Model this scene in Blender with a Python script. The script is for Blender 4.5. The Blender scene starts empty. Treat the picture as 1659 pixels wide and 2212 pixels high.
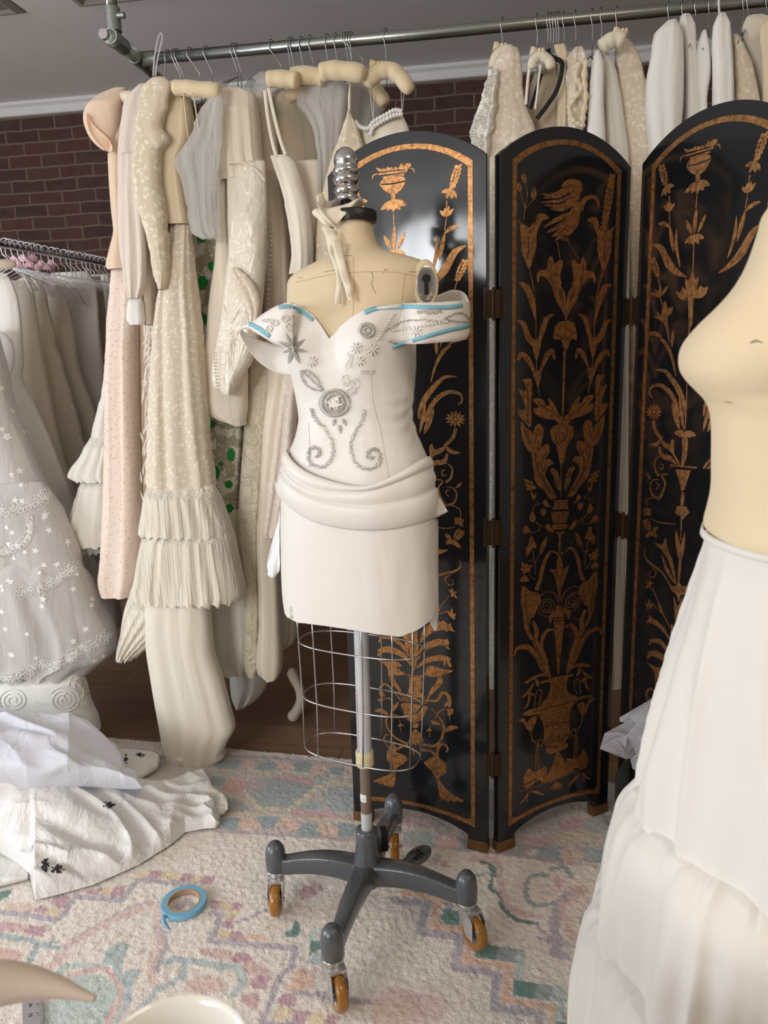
# Dressmaker's studio: bridal dress form, lacquer screen, racks of vintage gowns
import bpy, bmesh, math, random
import numpy as np
from math import sin, cos, pi, radians, sqrt, atan2, hypot
from mathutils import Vector, Matrix, noise
from mathutils.bvhtree import BVHTree

S = bpy.context.scene
COL = S.collection
random.seed(7)
rng = np.random.default_rng(5)

# ------------------------------------------------------------------ camera
FPX = 1600.0; CX, CY = 829.5, 1106.0
PITCH = radians(12.0); YAW = radians(9.0); ROLL = radians(1.7); HC = 1.37
FW = Vector((-sin(YAW)*cos(PITCH), cos(YAW)*cos(PITCH), -sin(PITCH)))
_r0 = Vector((cos(YAW), sin(YAW), 0)); _u0 = _r0.cross(FW)
RT = _r0*cos(ROLL) - _u0*sin(ROLL)
UP = _u0*cos(ROLL) + _r0*sin(ROLL)
camd = bpy.data.cameras.new('camera'); cam = bpy.data.objects.new('camera', camd); COL.objects.link(cam)
cam.matrix_world = Matrix((( RT.x, UP.x, -FW.x, 0), (RT.y, UP.y, -FW.y, 0), (RT.z, UP.z, -FW.z, HC), (0, 0, 0, 1)))
camd.sensor_fit = 'VERTICAL'; camd.sensor_height = 36.0; camd.lens = FPX/2212.0*36.0
camd.clip_start = 0.05; camd.clip_end = 60
camd.dof.use_dof = True; camd.dof.focus_distance = 1.75; camd.dof.aperture_fstop = 6.0
S.camera = cam

# ------------------------------------------------------------------ light and exposure
S.view_settings.view_transform = 'Standard'; S.view_settings.look = 'None'
S.view_settings.gamma = 1.0; S.view_settings.exposure = 0.08
S.view_settings.use_curve_mapping = False
w = bpy.data.worlds.new('world'); S.world = w; w.use_nodes = True
w.node_tree.nodes['Background'].inputs[0].default_value = (0.75, 0.8, 0.9, 1)
w.node_tree.nodes['Background'].inputs[1].default_value = 0.6

def area_light(name, loc, target, sx, sy, power, col):
    l = bpy.data.lights.new(name, 'AREA'); l.shape = 'RECTANGLE'; l.size = sx; l.size_y = sy
    l.energy = power; l.color = col
    o = bpy.data.objects.new(name, l); COL.objects.link(o); o.location = loc
    o.rotation_euler = (Vector(target)-Vector(loc)).to_track_quat('-Z', 'Y').to_euler()
    return o

# room extents (metres): brick wall ahead, windows behind the photographer and on the left
WX0, WX1, WY0, WY1, ZC = -4.4, 3.0, -3.0, 4.3, 2.84
area_light('window_daylight_back', (-2.15, WY0+0.06, 1.75), (-1.2, 2, 1.35), 1.5, 1.5, 98, (0.97, 0.98, 1.0))
area_light('window_daylight_high', (-3.62, WY0+0.06, 2.26), (-3.62, 2, 2.26), 0.84, 0.66, 40, (0.95, 0.98, 1.0))
area_light('window_daylight_left', (WX0+0.06, 0.6, 1.35), (2, 1.0, 2.1), 2.2, 1.5, 98, (0.80, 0.89, 1.0))
area_light('ceiling_lamp_glow', (0.9, 0.1, ZC-0.09), (0.75, 0.25, 0), 0.9, 0.5, 17, (1.0, 0.84, 0.66))

# ------------------------------------------------------------------ picture-to-place helpers
def ray(px, py):
    return (FW + RT*((px-CX)/FPX) - UP*((py-CY)/FPX))
CAM = Vector((0, 0, HC))
def FL(px, py, z=0.0):                      # where that sight line meets the height z
    d = ray(px, py); t = (z-HC)/d.z; return CAM + d*t
def AY(px, py, Y):                          # ... the vertical plane Y = const
    d = ray(px, py); return CAM + d*(Y/d.y)
def AP(px, py, p0, n):                      # ... any plane
    d = ray(px, py); return CAM + d*((Vector(p0)-CAM).dot(n)/d.dot(n))
def pxm(p):                                 # pixels per metre at a point
    return FPX/((Vector(p)-CAM).dot(FW))
def lin(c):
    return tuple(((x/255.0)/12.92 if x/255.0 <= 0.04045 else ((x/255.0+0.055)/1.055)**2.4) for x in c)

# ------------------------------------------------------------------ objects
def tag(o, label=None, cat=None, group=None, kind=None):
    if label: o['label'] = label
    if cat: o['category'] = cat
    if group: o['group'] = group
    if kind: o['kind'] = kind
    return o
def empty(name, loc, label, cat, group=None):
    o = bpy.data.objects.new(name, None); COL.objects.link(o); o.location = Vector(loc); o.empty_display_size = 0.05
    return tag(o, label, cat, group)

class MB:
    def __init__(s): s.v = []; s.f = []
    def add(s, vs, fs):
        b = len(s.v); s.v += [tuple(v) for v in vs]; s.f += [tuple(i+b for i in f) for f in fs]; return s
    def box(s, c, size, M=None):
        x, y, z = size[0]/2, size[1]/2, size[2]/2
        vs = [Vector((a*x, b*y, d*z)) for a in (-1, 1) for b in (-1, 1) for d in (-1, 1)]
        if M: vs = [M @ v for v in vs]
        vs = [v+Vector(c) for v in vs]
        return s.add(vs, [(0,1,3,2),(4,6,7,5),(0,4,5,1),(2,3,7,6),(0,2,6,4),(1,5,7,3)])
    def loft(s, rings, closed=True, cap0=False, cap1=False, loop=False):
        n = len(rings[0]); m = len(rings); b = len(s.v)
        for r in rings: s.v += [tuple(p) for p in r]
        for i in range(m if loop else m-1):
            i2 = (i+1) % m
            for j in range(n if closed else n-1):
                j2 = (j+1) % n
                s.f.append((b+i*n+j, b+i*n+j2, b+i2*n+j2, b+i2*n+j))
        for flag, i in ((cap0, 0), (cap1, m-1)):
            if flag:
                c = sum((Vector(p) for p in rings[i]), Vector())/n; s.v.append(tuple(c)); k = len(s.v)-1
                for j in range(n):
                    s.f.append((b+i*n+j, b+i*n+(j+1) % n, k))
        return s
    def tube(s, pts, r, n=10, cap=True, loop=False, flat=1.0, upv=None):
        pts = [Vector(p) for p in pts]; m = len(pts)
        R = r if isinstance(r, (list, tuple)) else [r]*m
        rings = []; prev = None
        for i, p in enumerate(pts):
            a = pts[i-1] if (i > 0 or loop) else p; c = pts[(i+1) % m] if (i < m-1 or loop) else p
            t = (c-a)
            t = t.normalized() if t.length > 1e-9 else Vector((0, 0, 1))
            if prev is None:
                u = Vector(upv) if upv else (Vector((0, 0, 1)) if abs(t.z) < 0.9 else Vector((1, 0, 0)))
            else: u = prev
            u = (u - t*u.dot(t)).normalized(); prev = u; v = t.cross(u)
            rings.append([p + u*(cos(2*pi*k/n)*R[i]) + v*(sin(2*pi*k/n)*R[i]*flat) for k in range(n)])
        return s.loft(rings, True, cap and not loop, cap and not loop, loop)
    def lathe(s, c, prof, n=24, M=None, cap0=True, cap1=True):
        rings = []
        for r, z in prof:
            ring = [Vector((r*cos(2*pi*k/n), r*sin(2*pi*k/n), z)) for k in range(n)]
            if M: ring = [M @ p for p in ring]
            rings.append([p+Vector(c) for p in ring])
        return s.loft(rings, True, cap0, cap1)
    def ball(s, c, r, nu=10, nv=6, sc=(1, 1, 1), M=None):
        prof = [(max(r*sin(pi*i/nv), r*0.02), -r*cos(pi*i/nv)) for i in range(nv+1)]
        rings = []
        for rr, z in prof:
            ring = [Vector((rr*cos(2*pi*k/nu)*sc[0], rr*sin(2*pi*k/nu)*sc[1], z*sc[2])) for k in range(nu)]
            if M: ring = [M @ p for p in ring]
            rings.append([p+Vector(c) for p in ring])
        return s.loft(rings, True, True, True)
    def build(s, name, mat, parent=None, smooth=True, auto=None, bevel=None, sub=0, solid=0):
        me = bpy.data.meshes.new(name)
        off = Vector(parent.matrix_basis.translation) if parent else Vector((0, 0, 0))
        if parent and parent.parent: off = off + Vector(parent.parent.matrix_basis.translation)
        vs = np.array(s.v, dtype=float).reshape(-1, 3) - np.array(off)
        me.from_pydata(vs.tolist(), [], s.f); me.update()
        o = bpy.data.objects.new(name, me); COL.objects.link(o)
        if mat: me.materials.append(mat)
        if smooth: me.polygons.foreach_set('use_smooth', [True]*len(me.polygons))
        if parent: o.parent = parent
        bm = bmesh.new(); bm.from_mesh(me); bmesh.ops.recalc_face_normals(bm, faces=bm.faces); bm.to_mesh(me); bm.free()
        if auto is not None and smooth:
            me.set_sharp_from_angle(angle=radians(auto))
        if bevel:
            m = o.modifiers.new('bevel', 'BEVEL'); m.width = bevel; m.segments = 2; m.limit_method = 'ANGLE'; m.angle_limit = radians(40)
        if solid:
            m = o.modifiers.new('solid', 'SOLIDIFY'); m.thickness = solid; m.offset = 0
        if sub:
            m = o.modifiers.new('sub', 'SUBSURF'); m.levels = sub; m.render_levels = sub
        return o

def frame_to(d, upv=(0, 0, 1)):             # matrix taking local Z to direction d
    z = Vector(d).normalized(); u = Vector(upv)
    if abs(z.dot(u)) > 0.95: u = Vector((1, 0, 0))
    x = u.cross(z).normalized(); y = z.cross(x)
    return Matrix((x, y, z)).transposed()
def lerp(a, b, t): return a+(b-a)*t
def catmull(pts, n, closed=False):
    P = [tuple(p) for p in pts]; m = len(P); out = []; dim = len(P[0])
    segs = m if closed else m-1
    for i in range(segs):
        g = lambda k: P[k % m] if closed else P[min(max(k, 0), m-1)]
        p0, p1, p2, p3 = g(i-1), g(i), g(i+1), g(i+2)
        for k in range(n):
            t = k/n
            out.append(tuple(0.5*((2*p1[d])+(-p0[d]+p2[d])*t+(2*p0[d]-5*p1[d]+4*p2[d]-p3[d])*t*t+(-p0[d]+3*p1[d]-3*p2[d]+p3[d])*t**3) for d in range(dim)))
    if not closed: out.append(P[-1])
    return out
def interp_rows(rows, n):                   # rows (y, xl, xr, ...) -> n rows, smooth
    rows = sorted(rows); ys = np.array([r[0] for r in rows], float)
    yy = np.linspace(ys[0], ys[-1], n); out = [yy]
    for k in range(1, len(rows[0])):
        v = np.array([r[k] for r in rows], float)
        # monotone-ish cubic
        d = np.gradient(v, ys) if len(ys) > 2 else np.array([(v[-1]-v[0])/(ys[-1]-ys[0])]*len(ys))
        idx = np.clip(np.searchsorted(ys, yy, 'right')-1, 0, len(ys)-2)
        h = ys[idx+1]-ys[idx]; t = (yy-ys[idx])/h
        h00 = 2*t**3-3*t**2+1; h10 = t**3-2*t**2+t; h01 = -2*t**3+3*t**2; h11 = t**3-t**2
        sl = (v[idx+1]-v[idx])/h
        lim = lambda dd: np.where(dd*sl <= 0, 0, np.sign(sl)*np.minimum(abs(dd), 3*abs(sl)))
        out.append(h00*v[idx]+h10*h*lim(d[idx])+h01*v[idx+1]+h11*h*lim(d[idx+1]))
    return np.array(out).T

# ------------------------------------------------------------------ materials
def nodes(m):
    m.use_nodes = True; nt = m.node_tree; return nt, nt.nodes, nt.links, nt.nodes['Principled BSDF']
def coords(N, L, scale=(1, 1, 1), rot=(0, 0, 0)):
    tc = N.new('ShaderNodeTexCoord'); mp = N.new('ShaderNodeMapping'); L.new(tc.outputs['Object'], mp.inputs[0])
    mp.inputs['Scale'].default_value = scale; mp.inputs['Rotation'].default_value = rot; return mp.outputs[0]
def noise_n(N, L, vec, scale, detail=3, rough=0.5, dist=0):
    n = N.new('ShaderNodeTexNoise'); n.inputs['Scale'].default_value = scale; n.inputs['Detail'].default_value = detail
    n.inputs['Roughness'].default_value = rough; n.inputs['Distortion'].default_value = dist
    if vec: L.new(vec, n.inputs['Vector'])
    return n.outputs['Fac']
def ramp(N, L, fac, stops, const=False):
    r = N.new('ShaderNodeValToRGB'); L.new(fac, r.inputs[0]); e = r.color_ramp.elements
    if const: r.color_ramp.interpolation = 'CONSTANT'
    while len(e) < len(stops): e.new(0.5)
    for el, (p, c) in zip(e, stops):
        el.position = p; el.color = (c[0], c[1], c[2], 1) if hasattr(c, '__len__') else (c, c, c, 1)
    return r.outputs[0]
def math_n(N, L, op, a, b=None, clamp=False):
    m = N.new('ShaderNodeMath'); m.operation = op; m.use_clamp = clamp
    for i, v in enumerate((a, b)):
        if v is None: continue
        if isinstance(v, (int, float)): m.inputs[i].default_value = v
        else: L.new(v, m.inputs[i])
    return m.outputs[0]
def mixc(N, L, fac, a, b):
    m = N.new('ShaderNodeMix'); m.data_type = 'RGBA'
    if isinstance(fac, (int, float)): m.inputs[0].default_value = fac
    else: L.new(fac, m.inputs[0])
    for i, v in ((6, a), (7, b)):
        if hasattr(v, 'links'): L.new(v, m.inputs[i])
        else: m.inputs[i].default_value = (v[0], v[1], v[2], 1)
    return m.outputs[2]
def bump(N, L, h, strength, dist, normal=None):
    b = N.new('ShaderNodeBump'); b.inputs['Strength'].default_value = strength; b.inputs['Distance'].default_value = dist
    L.new(h, b.inputs['Height'])
    if normal: L.new(normal, b.inputs['Normal'])
    return b.outputs[0]
MATS = {}
def simple(name, col, rough=0.5, metal=0.0, var=0.0, vscale=20, bs=0.0, bscale=60, coat=0, spec=0.5, alpha=1, trans=0):
    if name in MATS: return MATS[name]
    m = bpy.data.materials.new(name); nt, N, L, B = nodes(m); c = lin(col)
    B.inputs['Base Color'].default_value = (*c, 1); B.inputs['Roughness'].default_value = rough; B.inputs['Metallic'].default_value = metal
    B.inputs['Coat Weight'].default_value = coat; B.inputs['Specular IOR Level'].default_value = spec
    B.inputs['Alpha'].default_value = alpha; B.inputs['Transmission Weight'].default_value = trans
    v = coords(N, L)
    f = noise_n(N, L, v, vscale, 4)
    if var:
        L.new(mixc(N, L, f, tuple(x*(1-var) for x in c), tuple(min(1, x*(1+var)) for x in c)), B.inputs['Base Color'])
    if bs:
        L.new(bump(N, L, noise_n(N, L, v, bscale, 4), bs, 0.003), B.inputs['Normal'])
    MATS[name] = m; return m

def fabric(name, col, rough=0.85, sheen=0.25, wrinkle=0.25, wscale=7, weave=900, satin=False, lace=None, lacecol=None,
           holes=0.0, alpha=1.0, transl=0.0, dots=None, stretch=(1, 1, 0.35)):
    """cloth. lace: (scale, threshold) raised motifs of lacecol on a net that is see-through by `holes`."""
    if name in MATS: return MATS[name]
    m = bpy.data.materials.new(name); nt, N, L, B = nodes(m); c = lin(col)
    v = coords(N, L); vs = coords(N, L, stretch)
    big = noise_n(N, L, vs, 3.0, 3)
    base = mixc(N, L, big, tuple(x*0.93 for x in c), tuple(min(1, x*1.05) for x in c))
    B.inputs['Roughness'].default_value = rough; B.inputs['Sheen Weight'].default_value = sheen
    B.inputs['Sheen Roughness'].default_value = 0.5
    B.inputs['Specular IOR Level'].default_value = 0.5 if satin else 0.2
    h = noise_n(N, L, vs, wscale, 4, 0.55, 0.6)
    nrm = bump(N, L, h, wrinkle, 0.03)
    if satin:
        h2 = noise_n(N, L, coords(N, L, (1, 1, 0.8)), 26, 3, 0.5, 1.2)
        nrm = bump(N, L, h2, wrinkle*0.5, 0.008, nrm)
    wv = noise_n(N, L, v, weave, 1)
    nrm = bump(N, L, wv, 0.12, 0.001, nrm)
    aout = None
    if lace:
        sc, th = lace
        vo = N.new('ShaderNodeTexVoronoi'); vo.inputs['Scale'].default_value = sc; vo.feature = 'F1'
        nz = N.new('ShaderNodeTexNoise'); nz.inputs['Scale'].default_value = sc*2.2; nz.inputs['Detail'].default_value = 2
        L.new(v, nz.inputs['Vector'])
        ad = N.new('ShaderNodeMix'); ad.data_type = 'VECTOR'; ad.inputs[0].default_value = 0.035*30/sc
        L.new(v, ad.inputs[4]); L.new(nz.outputs['Color'], ad.inputs[5]); L.new(ad.outputs[1], vo.inputs['Vector'])
        petals = noise_n(N, L, v, sc*3.1, 3, 0.6, 0.8)
        d = math_n(N, L, 'ADD', vo.outputs['Distance'], math_n(N, L, 'MULTIPLY', math_n(N, L, 'SUBTRACT', petals, 0.5), 1.3))
        motif = ramp(N, L, d, [(th-0.05, 1.0), (th+0.05, 0.0)])
        lc = lin(lacecol or tuple(min(255, x+22) for x in col))
        base = mixc(N, L, motif, base, lc)
        nrm = bump(N, L, motif, 0.35, 0.003, nrm)
        if holes > 0:
            net = N.new('ShaderNodeTexVoronoi'); net.inputs['Scale'].default_value = 320; L.new(v, net.inputs['Vector'])
            ns = ramp(N, L, net.outputs['Distance'], [(0.35, 1-holes), (0.55, 1.0)])
            aout = math_n(N, L, 'MAXIMUM', motif, ns)
    if dots:
        dsc, dth, dcol = dots
        vo = N.new('ShaderNodeTexVoronoi'); vo.inputs['Scale'].default_value = dsc; L.new(coords(N, L, (1, 0.25, 0.72)), vo.inputs['Vector'])
        vo.inputs['Randomness'].default_value = 0.7
        msk = ramp(N, L, vo.outputs['Distance'], [(dth-0.02, 1.0), (dth+0.02, 0.0)])
        base = mixc(N, L, msk, base, lin(dcol))
    L.new(base, B.inputs['Base Color']); L.new(nrm, B.inputs['Normal'])
    if alpha < 1 and aout is None:
        va = noise_n(N, L, coords(N, L, (1, 1, 0.25)), 14, 3)
        aout = ramp(N, L, va, [(0.3, max(0, alpha-0.15)), (0.7, min(1, alpha+0.15))])
    if aout is not None: L.new(aout, B.inputs['Alpha'])
    if transl > 0:
        tr = N.new('ShaderNodeBsdfTranslucent'); L.new(base, tr.inputs[0]); mx = N.new('ShaderNodeMixShader'); mx.inputs[0].default_value = transl
        out = N['Material Output']; L.new(B.outputs[0], mx.inputs[1]); L.new(tr.outputs[0], mx.inputs[2]); L.new(mx.outputs[0], out.inputs[0])
        if aout is not None:
            tp = N.new('ShaderNodeBsdfTransparent'); mx2 = N.new('ShaderNodeMixShader'); L.new(aout, mx2.inputs[0])
            L.new(tp.outputs[0], mx2.inputs[1]); L.new(mx.outputs[0], mx2.inputs[2]); L.new(mx2.outputs[0], out.inputs[0])
            for lk in list(B.inputs['Alpha'].links): L.remove(lk)
    MATS[name] = m; return m
# ------------------------------------------------------------------ the room
def wall_box(name, x0, x1, y0, y1, z0, z1, mat):
    o = MB().box(((x0+x1)/2, (y0+y1)/2, (z0+z1)/2), (x1-x0, y1-y0, z1-z0)).build(name, mat, smooth=False); o['kind'] = 'structure'; return o
def brick_mat():
    m = bpy.data.materials.new('old_brick'); nt, N, L, B = nodes(m)
    tc = N.new('ShaderNodeTexCoord'); sp = N.new('ShaderNodeSeparateXYZ'); L.new(tc.outputs['Object'], sp.inputs[0])
    cb = N.new('ShaderNodeCombineXYZ'); L.new(math_n(N, L, 'ADD', sp.outputs[0], sp.outputs[1]), cb.inputs[0]); L.new(sp.outputs[2], cb.inputs[1])
    wob = N.new('ShaderNodeTexNoise'); wob.inputs['Scale'].default_value = 9; wob.inputs['Detail'].default_value = 3; L.new(cb.outputs[0], wob.inputs['Vector'])
    mx = N.new('ShaderNodeMix'); mx.data_type = 'VECTOR'; mx.inputs[0].default_value = 0.018
    L.new(cb.outputs[0], mx.inputs[4]); L.new(wob.outputs['Color'], mx.inputs[5])
    br = N.new('ShaderNodeTexBrick'); L.new(mx.outputs[1], br.inputs['Vector'])
    br.inputs['Scale'].default_value = 1.0; br.inputs['Brick Width'].default_value = 0.205; br.inputs['Row Height'].default_value = 0.0665
    br.inputs['Mortar Size'].default_value = 0.0068; br.inputs['Mortar Smooth'].default_value = 0.35; br.inputs['Bias'].default_value = -0.1
    br.inputs['Color1'].default_value = (*lin((78, 44, 38)), 1); br.inputs['Color2'].default_value = (*lin((56, 34, 32)), 1)
    br.inputs['Mortar'].default_value = (*lin((112, 94, 80)), 1)
    f = noise_n(N, L, cb.outputs[0], 14, 5, 0.65)
    c = mixc(N, L, ramp(N, L, f, [(0.35, 0.0), (0.7, 0.45)]), br.outputs['Color'], lin((84, 70, 62)))
    L.new(c, B.inputs['Base Color']); B.inputs['Roughness'].default_value = 0.9
    hh = math_n(N, L, 'ADD', math_n(N, L, 'MULTIPLY', br.outputs['Fac'], -1.0), math_n(N, L, 'MULTIPLY', noise_n(N, L, cb.outputs[0], 60, 4), 0.5))
    L.new(bump(N, L, hh, 0.7, 0.012), B.inputs['Normal'])
    return m
def wood_mat(name, c1, c2, rough=0.45, scale=1.0):
    m = bpy.data.materials.new(name); nt, N, L, B = nodes(m)
    tc = N.new('ShaderNodeTexCoord'); br = N.new('ShaderNodeTexBrick'); L.new(tc.outputs['Object'], br.inputs['Vector'])
    br.inputs['Scale'].default_value = 1.0; br.inputs['Brick Width'].default_value = 1.1; br.inputs['Row Height'].default_value = 0.14
    br.inputs['Mortar Size'].default_value = 0.0012; br.inputs['Mortar Smooth'].default_value = 0.1
    br.inputs['Color1'].default_value = (*lin(c1), 1); br.inputs['Color2'].default_value = (*lin(c2), 1); br.inputs['Mortar'].default_value = (0.02, 0.014, 0.01, 1)
    g = noise_n(N, L, coords(N, L, (2, 34, 34)), 3, 5, 0.6)
    c = mixc(N, L, ramp(N, L, g, [(0.3, 0.55), (0.7, 0.0)]), br.outputs['Color'], tuple(x*0.5 for x in lin(c1)))
    L.new(c, B.inputs['Base Color']); B.inputs['Roughness'].default_value = rough
    L.new(bump(N, L, math_n(N, L, 'MULTIPLY', br.outputs['Fac'], -1.0), 0.4, 0.003), B.inputs['Normal'])
    return m
BRICK = brick_mat()
PLASTER = simple('grey_plaster', (196, 191, 184), 0.9, var=0.04, vscale=5, bs=0.15, bscale=40)
CEILM = simple('ceiling_paint', (226, 222, 218), 0.85, var=0.03, vscale=3, bs=0.1, bscale=50)
TRIMM = simple('white_trim_paint', (214, 212, 208), 0.5, var=0.03)
wall_box('floor', WX0-0.1, WX1+0.1, WY0-0.1, WY1+0.1, -0.112, -0.012, wood_mat('brown_plank_floor', (158, 124, 98), (136, 104, 80)))
wall_box('wall_back', WX0-0.1, WX1+0.1, WY1, WY1+0.12, -0.012, ZC, BRICK)
wall_box('wall_left', WX0-0.12, WX0, WY0, WY1, -0.012, ZC, PLASTER)
wall_box('wall_right', WX1, WX1+0.12, WY0, WY1, -0.012, ZC, PLASTER)
wall_box('wall_front', WX0-0.1, WX1+0.1, WY0-0.12, WY0, -0.012, ZC, PLASTER)
wall_box('ceiling', WX0-0.1, WX1+0.1, WY0-0.1, WY1+0.12, ZC, ZC+0.1, CEILM)
# cornice: fascia with a small cap moulding
zc0 = 2.772
mb = MB()
prof = [(0, zc0), (0.030, zc0), (0.034, zc0+0.004), (0.034, zc0+0.040), (0.042, zc0+0.046), (0.052, zc0+0.052), (0.052, ZC+0.001), (0, ZC+0.001)]
mb.loft([[Vector((x, WY1+0.005-d, z)) for d, z in prof] for x in (WX0, WX1)], True, True, True)
mb.build('trim_1', TRIMM, smooth=False)['kind'] = 'structure'
wall_box('baseboard_back', WX0, WX1, WY1-0.018, WY1, -0.012, 0.09, simple('dark_skirting', (58, 44, 38), 0.6))
# windows the light comes from
def window(n, c, axis, sx, sz):
    mb = MB(); t = 0.06
    X = Vector((1, 0, 0)) if axis == 'y' else Vector((0, 1, 0)); Nn = Vector((0, 1, 0)) if axis == 'y' else Vector((1, 0, 0))
    c = Vector(c)
    def bar(cx, cz, w_, h_):
        s = (w_, t, h_) if axis == 'y' else (t, w_, h_)
        mb.box(c+X*cx+Vector((0, 0, cz)), s)
    for sg in (-1, 1):
        bar(sg*(sx/2+0.03), 0, 0.06, sz+0.12); bar(0, sg*(sz/2+0.03), sx+0.12, 0.06)
    for k in range(1, int(round(sx/0.6))): bar(-sx/2+k*sx/int(round(sx/0.6)), 0, 0.025, sz)
    o = mb.build('window_%d' % n, TRIMM, smooth=False); o['kind'] = 'structure'
window(1, (-2.15, WY0+0.03, 1.75), 'y', 1.5, 1.5)
window(2, (-3.62, WY0+0.03, 2.26), 'y', 0.84, 0.66)
window(3, (WX0+0.03, 0.6, 1.35), 'x', 2.2, 1.5)
# ceiling panels (shallow recessed frames)
for i, (ax, ay, bx, by) in enumerate((((-60), -60, 57, 26), (173, 13, 420, -110))):
    p = FL(57, 26, ZC) if i == 0 else FL(173, 13, ZC)
    if i == 0: cx, cy = p.x-0.45, p.y-0.45
    else: cx, cy = p.x+0.45, p.y-0.45
    t = empty('ceiling_vent', (cx, cy, ZC), ('square recessed ceiling panel at the corner above the left rack', 'square recessed ceiling panel above the upright pipe of the hanging rail')[i], 'ceiling panel', 'recessed ceiling panels')
    mb = MB()
    for r0, r1, z0, z1 in ((0.45, 0.42, -0.004, -0.014), (0.42, 0.40, -0.014, -0.004), (0.40, 0.37, -0.003, -0.010)):
        a = [Vector((cx+sx*r0, cy+sy*r0, ZC+z0)) for sx, sy in ((-1, -1), (1, -1), (1, 1), (-1, 1))]
        b = [Vector((cx+sx*r1, cy+sy*r1, ZC+z1)) for sx, sy in ((-1, -1), (1, -1), (1, 1), (-1, 1))]
        mb.loft([a, b])
    mb.build('frame', simple('panel_frame_paint', (150, 140, 134), 0.7), t, smooth=False)
    MB().box((cx, cy, ZC-0.001), (0.74, 0.74, 0.004)).build('diffuser', simple('panel_face', (112, 100, 94), 0.8), t, smooth=False)

# ------------------------------------------------------------------ pastel carpet
ra = FL(247, 1591); rb = FL(770, 1637)
EU = (rb-ra); EU.z = 0; EU.normalize(); EV = Vector((EU.y, -EU.x, 0))      # EV points back towards the camera
ss = np.arange(-1.5, 2.75, 0.006)
tt = np.concatenate([np.arange(0, 1.35, 0.006), np.arange(1.35, 2.3, 0.06)])
SS, TT = np.meshgrid(ss, tt)
PX = ra.x + EU.x*SS + EV.x*TT; PY = ra.y + EU.y*SS + EV.y*TT
def to_px(X, Y, Z):
    dx, dy, dz = X, Y, Z-HC
    zc = dx*FW.x+dy*FW.y+dz*FW.z
    return CX+FPX*(dx*RT.x+dy*RT.y+dz*RT.z)/zc, CY-FPX*(dx*UP.x+dy*UP.y+dz*UP.z)/zc
QX, QY = to_px(PX, PY, np.zeros_like(PX))
n1 = rng.normal(0, 1, QX.shape); n2 = rng.normal(0, 1, QX.shape)
QX = QX + n1*1.1; QY = QY + n2*0.8
CREAM = (226, 213, 200)
RC = np.zeros(QX.shape+(3,)); RC[:] = lin(CREAM)
def inpoly(P):
    P = np.array(P, float); ins = np.zeros(QX.shape, bool); x0, y0 = P.min(0); x1, y1 = P.max(0)
    m = (QX > x0) & (QX < x1) & (QY > y0) & (QY < y1); X = QX[m]; Y = QY[m]; r = np.zeros(X.shape, bool)
    for i in range(len(P)):
        a, b = P[i-1], P[i]
        if a[1] == b[1]: continue
        c = ((a[1] > Y) != (b[1] > Y)) & (X < (b[0]-a[0])*(Y-a[1])/(b[1]-a[1])+a[0]); r ^= c
    ins[m] = r; return ins
def rcol(m, c, k=1.0): RC[m] = RC[m]*(1-k) + np.array(lin(c))*k
LAVW = 1.3
CR = {1: (380, 1580, 3.95), 2: (0, 1850, 3.456), 3: (440, 1850, 3.607), 4: (860, 1740, 3.19)}
def T(k, pts): x0, y0, s = CR[k]; return [(x0+x/s, y0+y/s) for x, y in pts]
def rp(k, c, pts, smooth=False, a=1.0):
    P = T(k, pts)
    if smooth: P = catmull(P, 5, True)
    rcol(inpoly(P), c, a)
def rs(k, c, pts, w_, a=1.0, smooth=True):
    P = T(k, pts); W = w_/CR[k][2]*(LAVW if c == LAV else 1)
    if smooth: P = catmull(P, 6)
    m = np.zeros(QX.shape, bool)
    x0 = min(p[0] for p in P)-W; x1 = max(p[0] for p in P)+W; y0 = min(p[1] for p in P)-W; y1 = max(p[1] for p in P)+W
    mm = (QX > x0) & (QX < x1) & (QY > y0) & (QY < y1); X = QX[mm]; Y = QY[mm]; d = np.full(X.shape, 1e9)
    for p, q in zip(P[:-1], P[1:]):
        vx, vy = q[0]-p[0], q[1]-p[1]; l = vx*vx+vy*vy+1e-9
        t = np.clip(((X-p[0])*vx+(Y-p[1])*vy)/l, 0, 1); d = np.minimum(d, np.hypot(X-p[0]-t*vx, (Y-p[1]-t*vy)*1.25))
    m[mm] = d < W/2; rcol(m, c, a)
TEAL = (92, 140, 128); SLATE = (150, 164, 166); AQUA = (182, 198, 192); LAV = (178, 168, 178); MAUVE = (190, 148, 158)
PEACH = (222, 182, 158); PINK = (214, 178, 170); ROSE = (206, 164, 166); YEL = (220, 198, 160); SAND = (214, 200, 170); LILAC = (190, 168, 172); GREY = (160, 152, 158)
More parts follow.
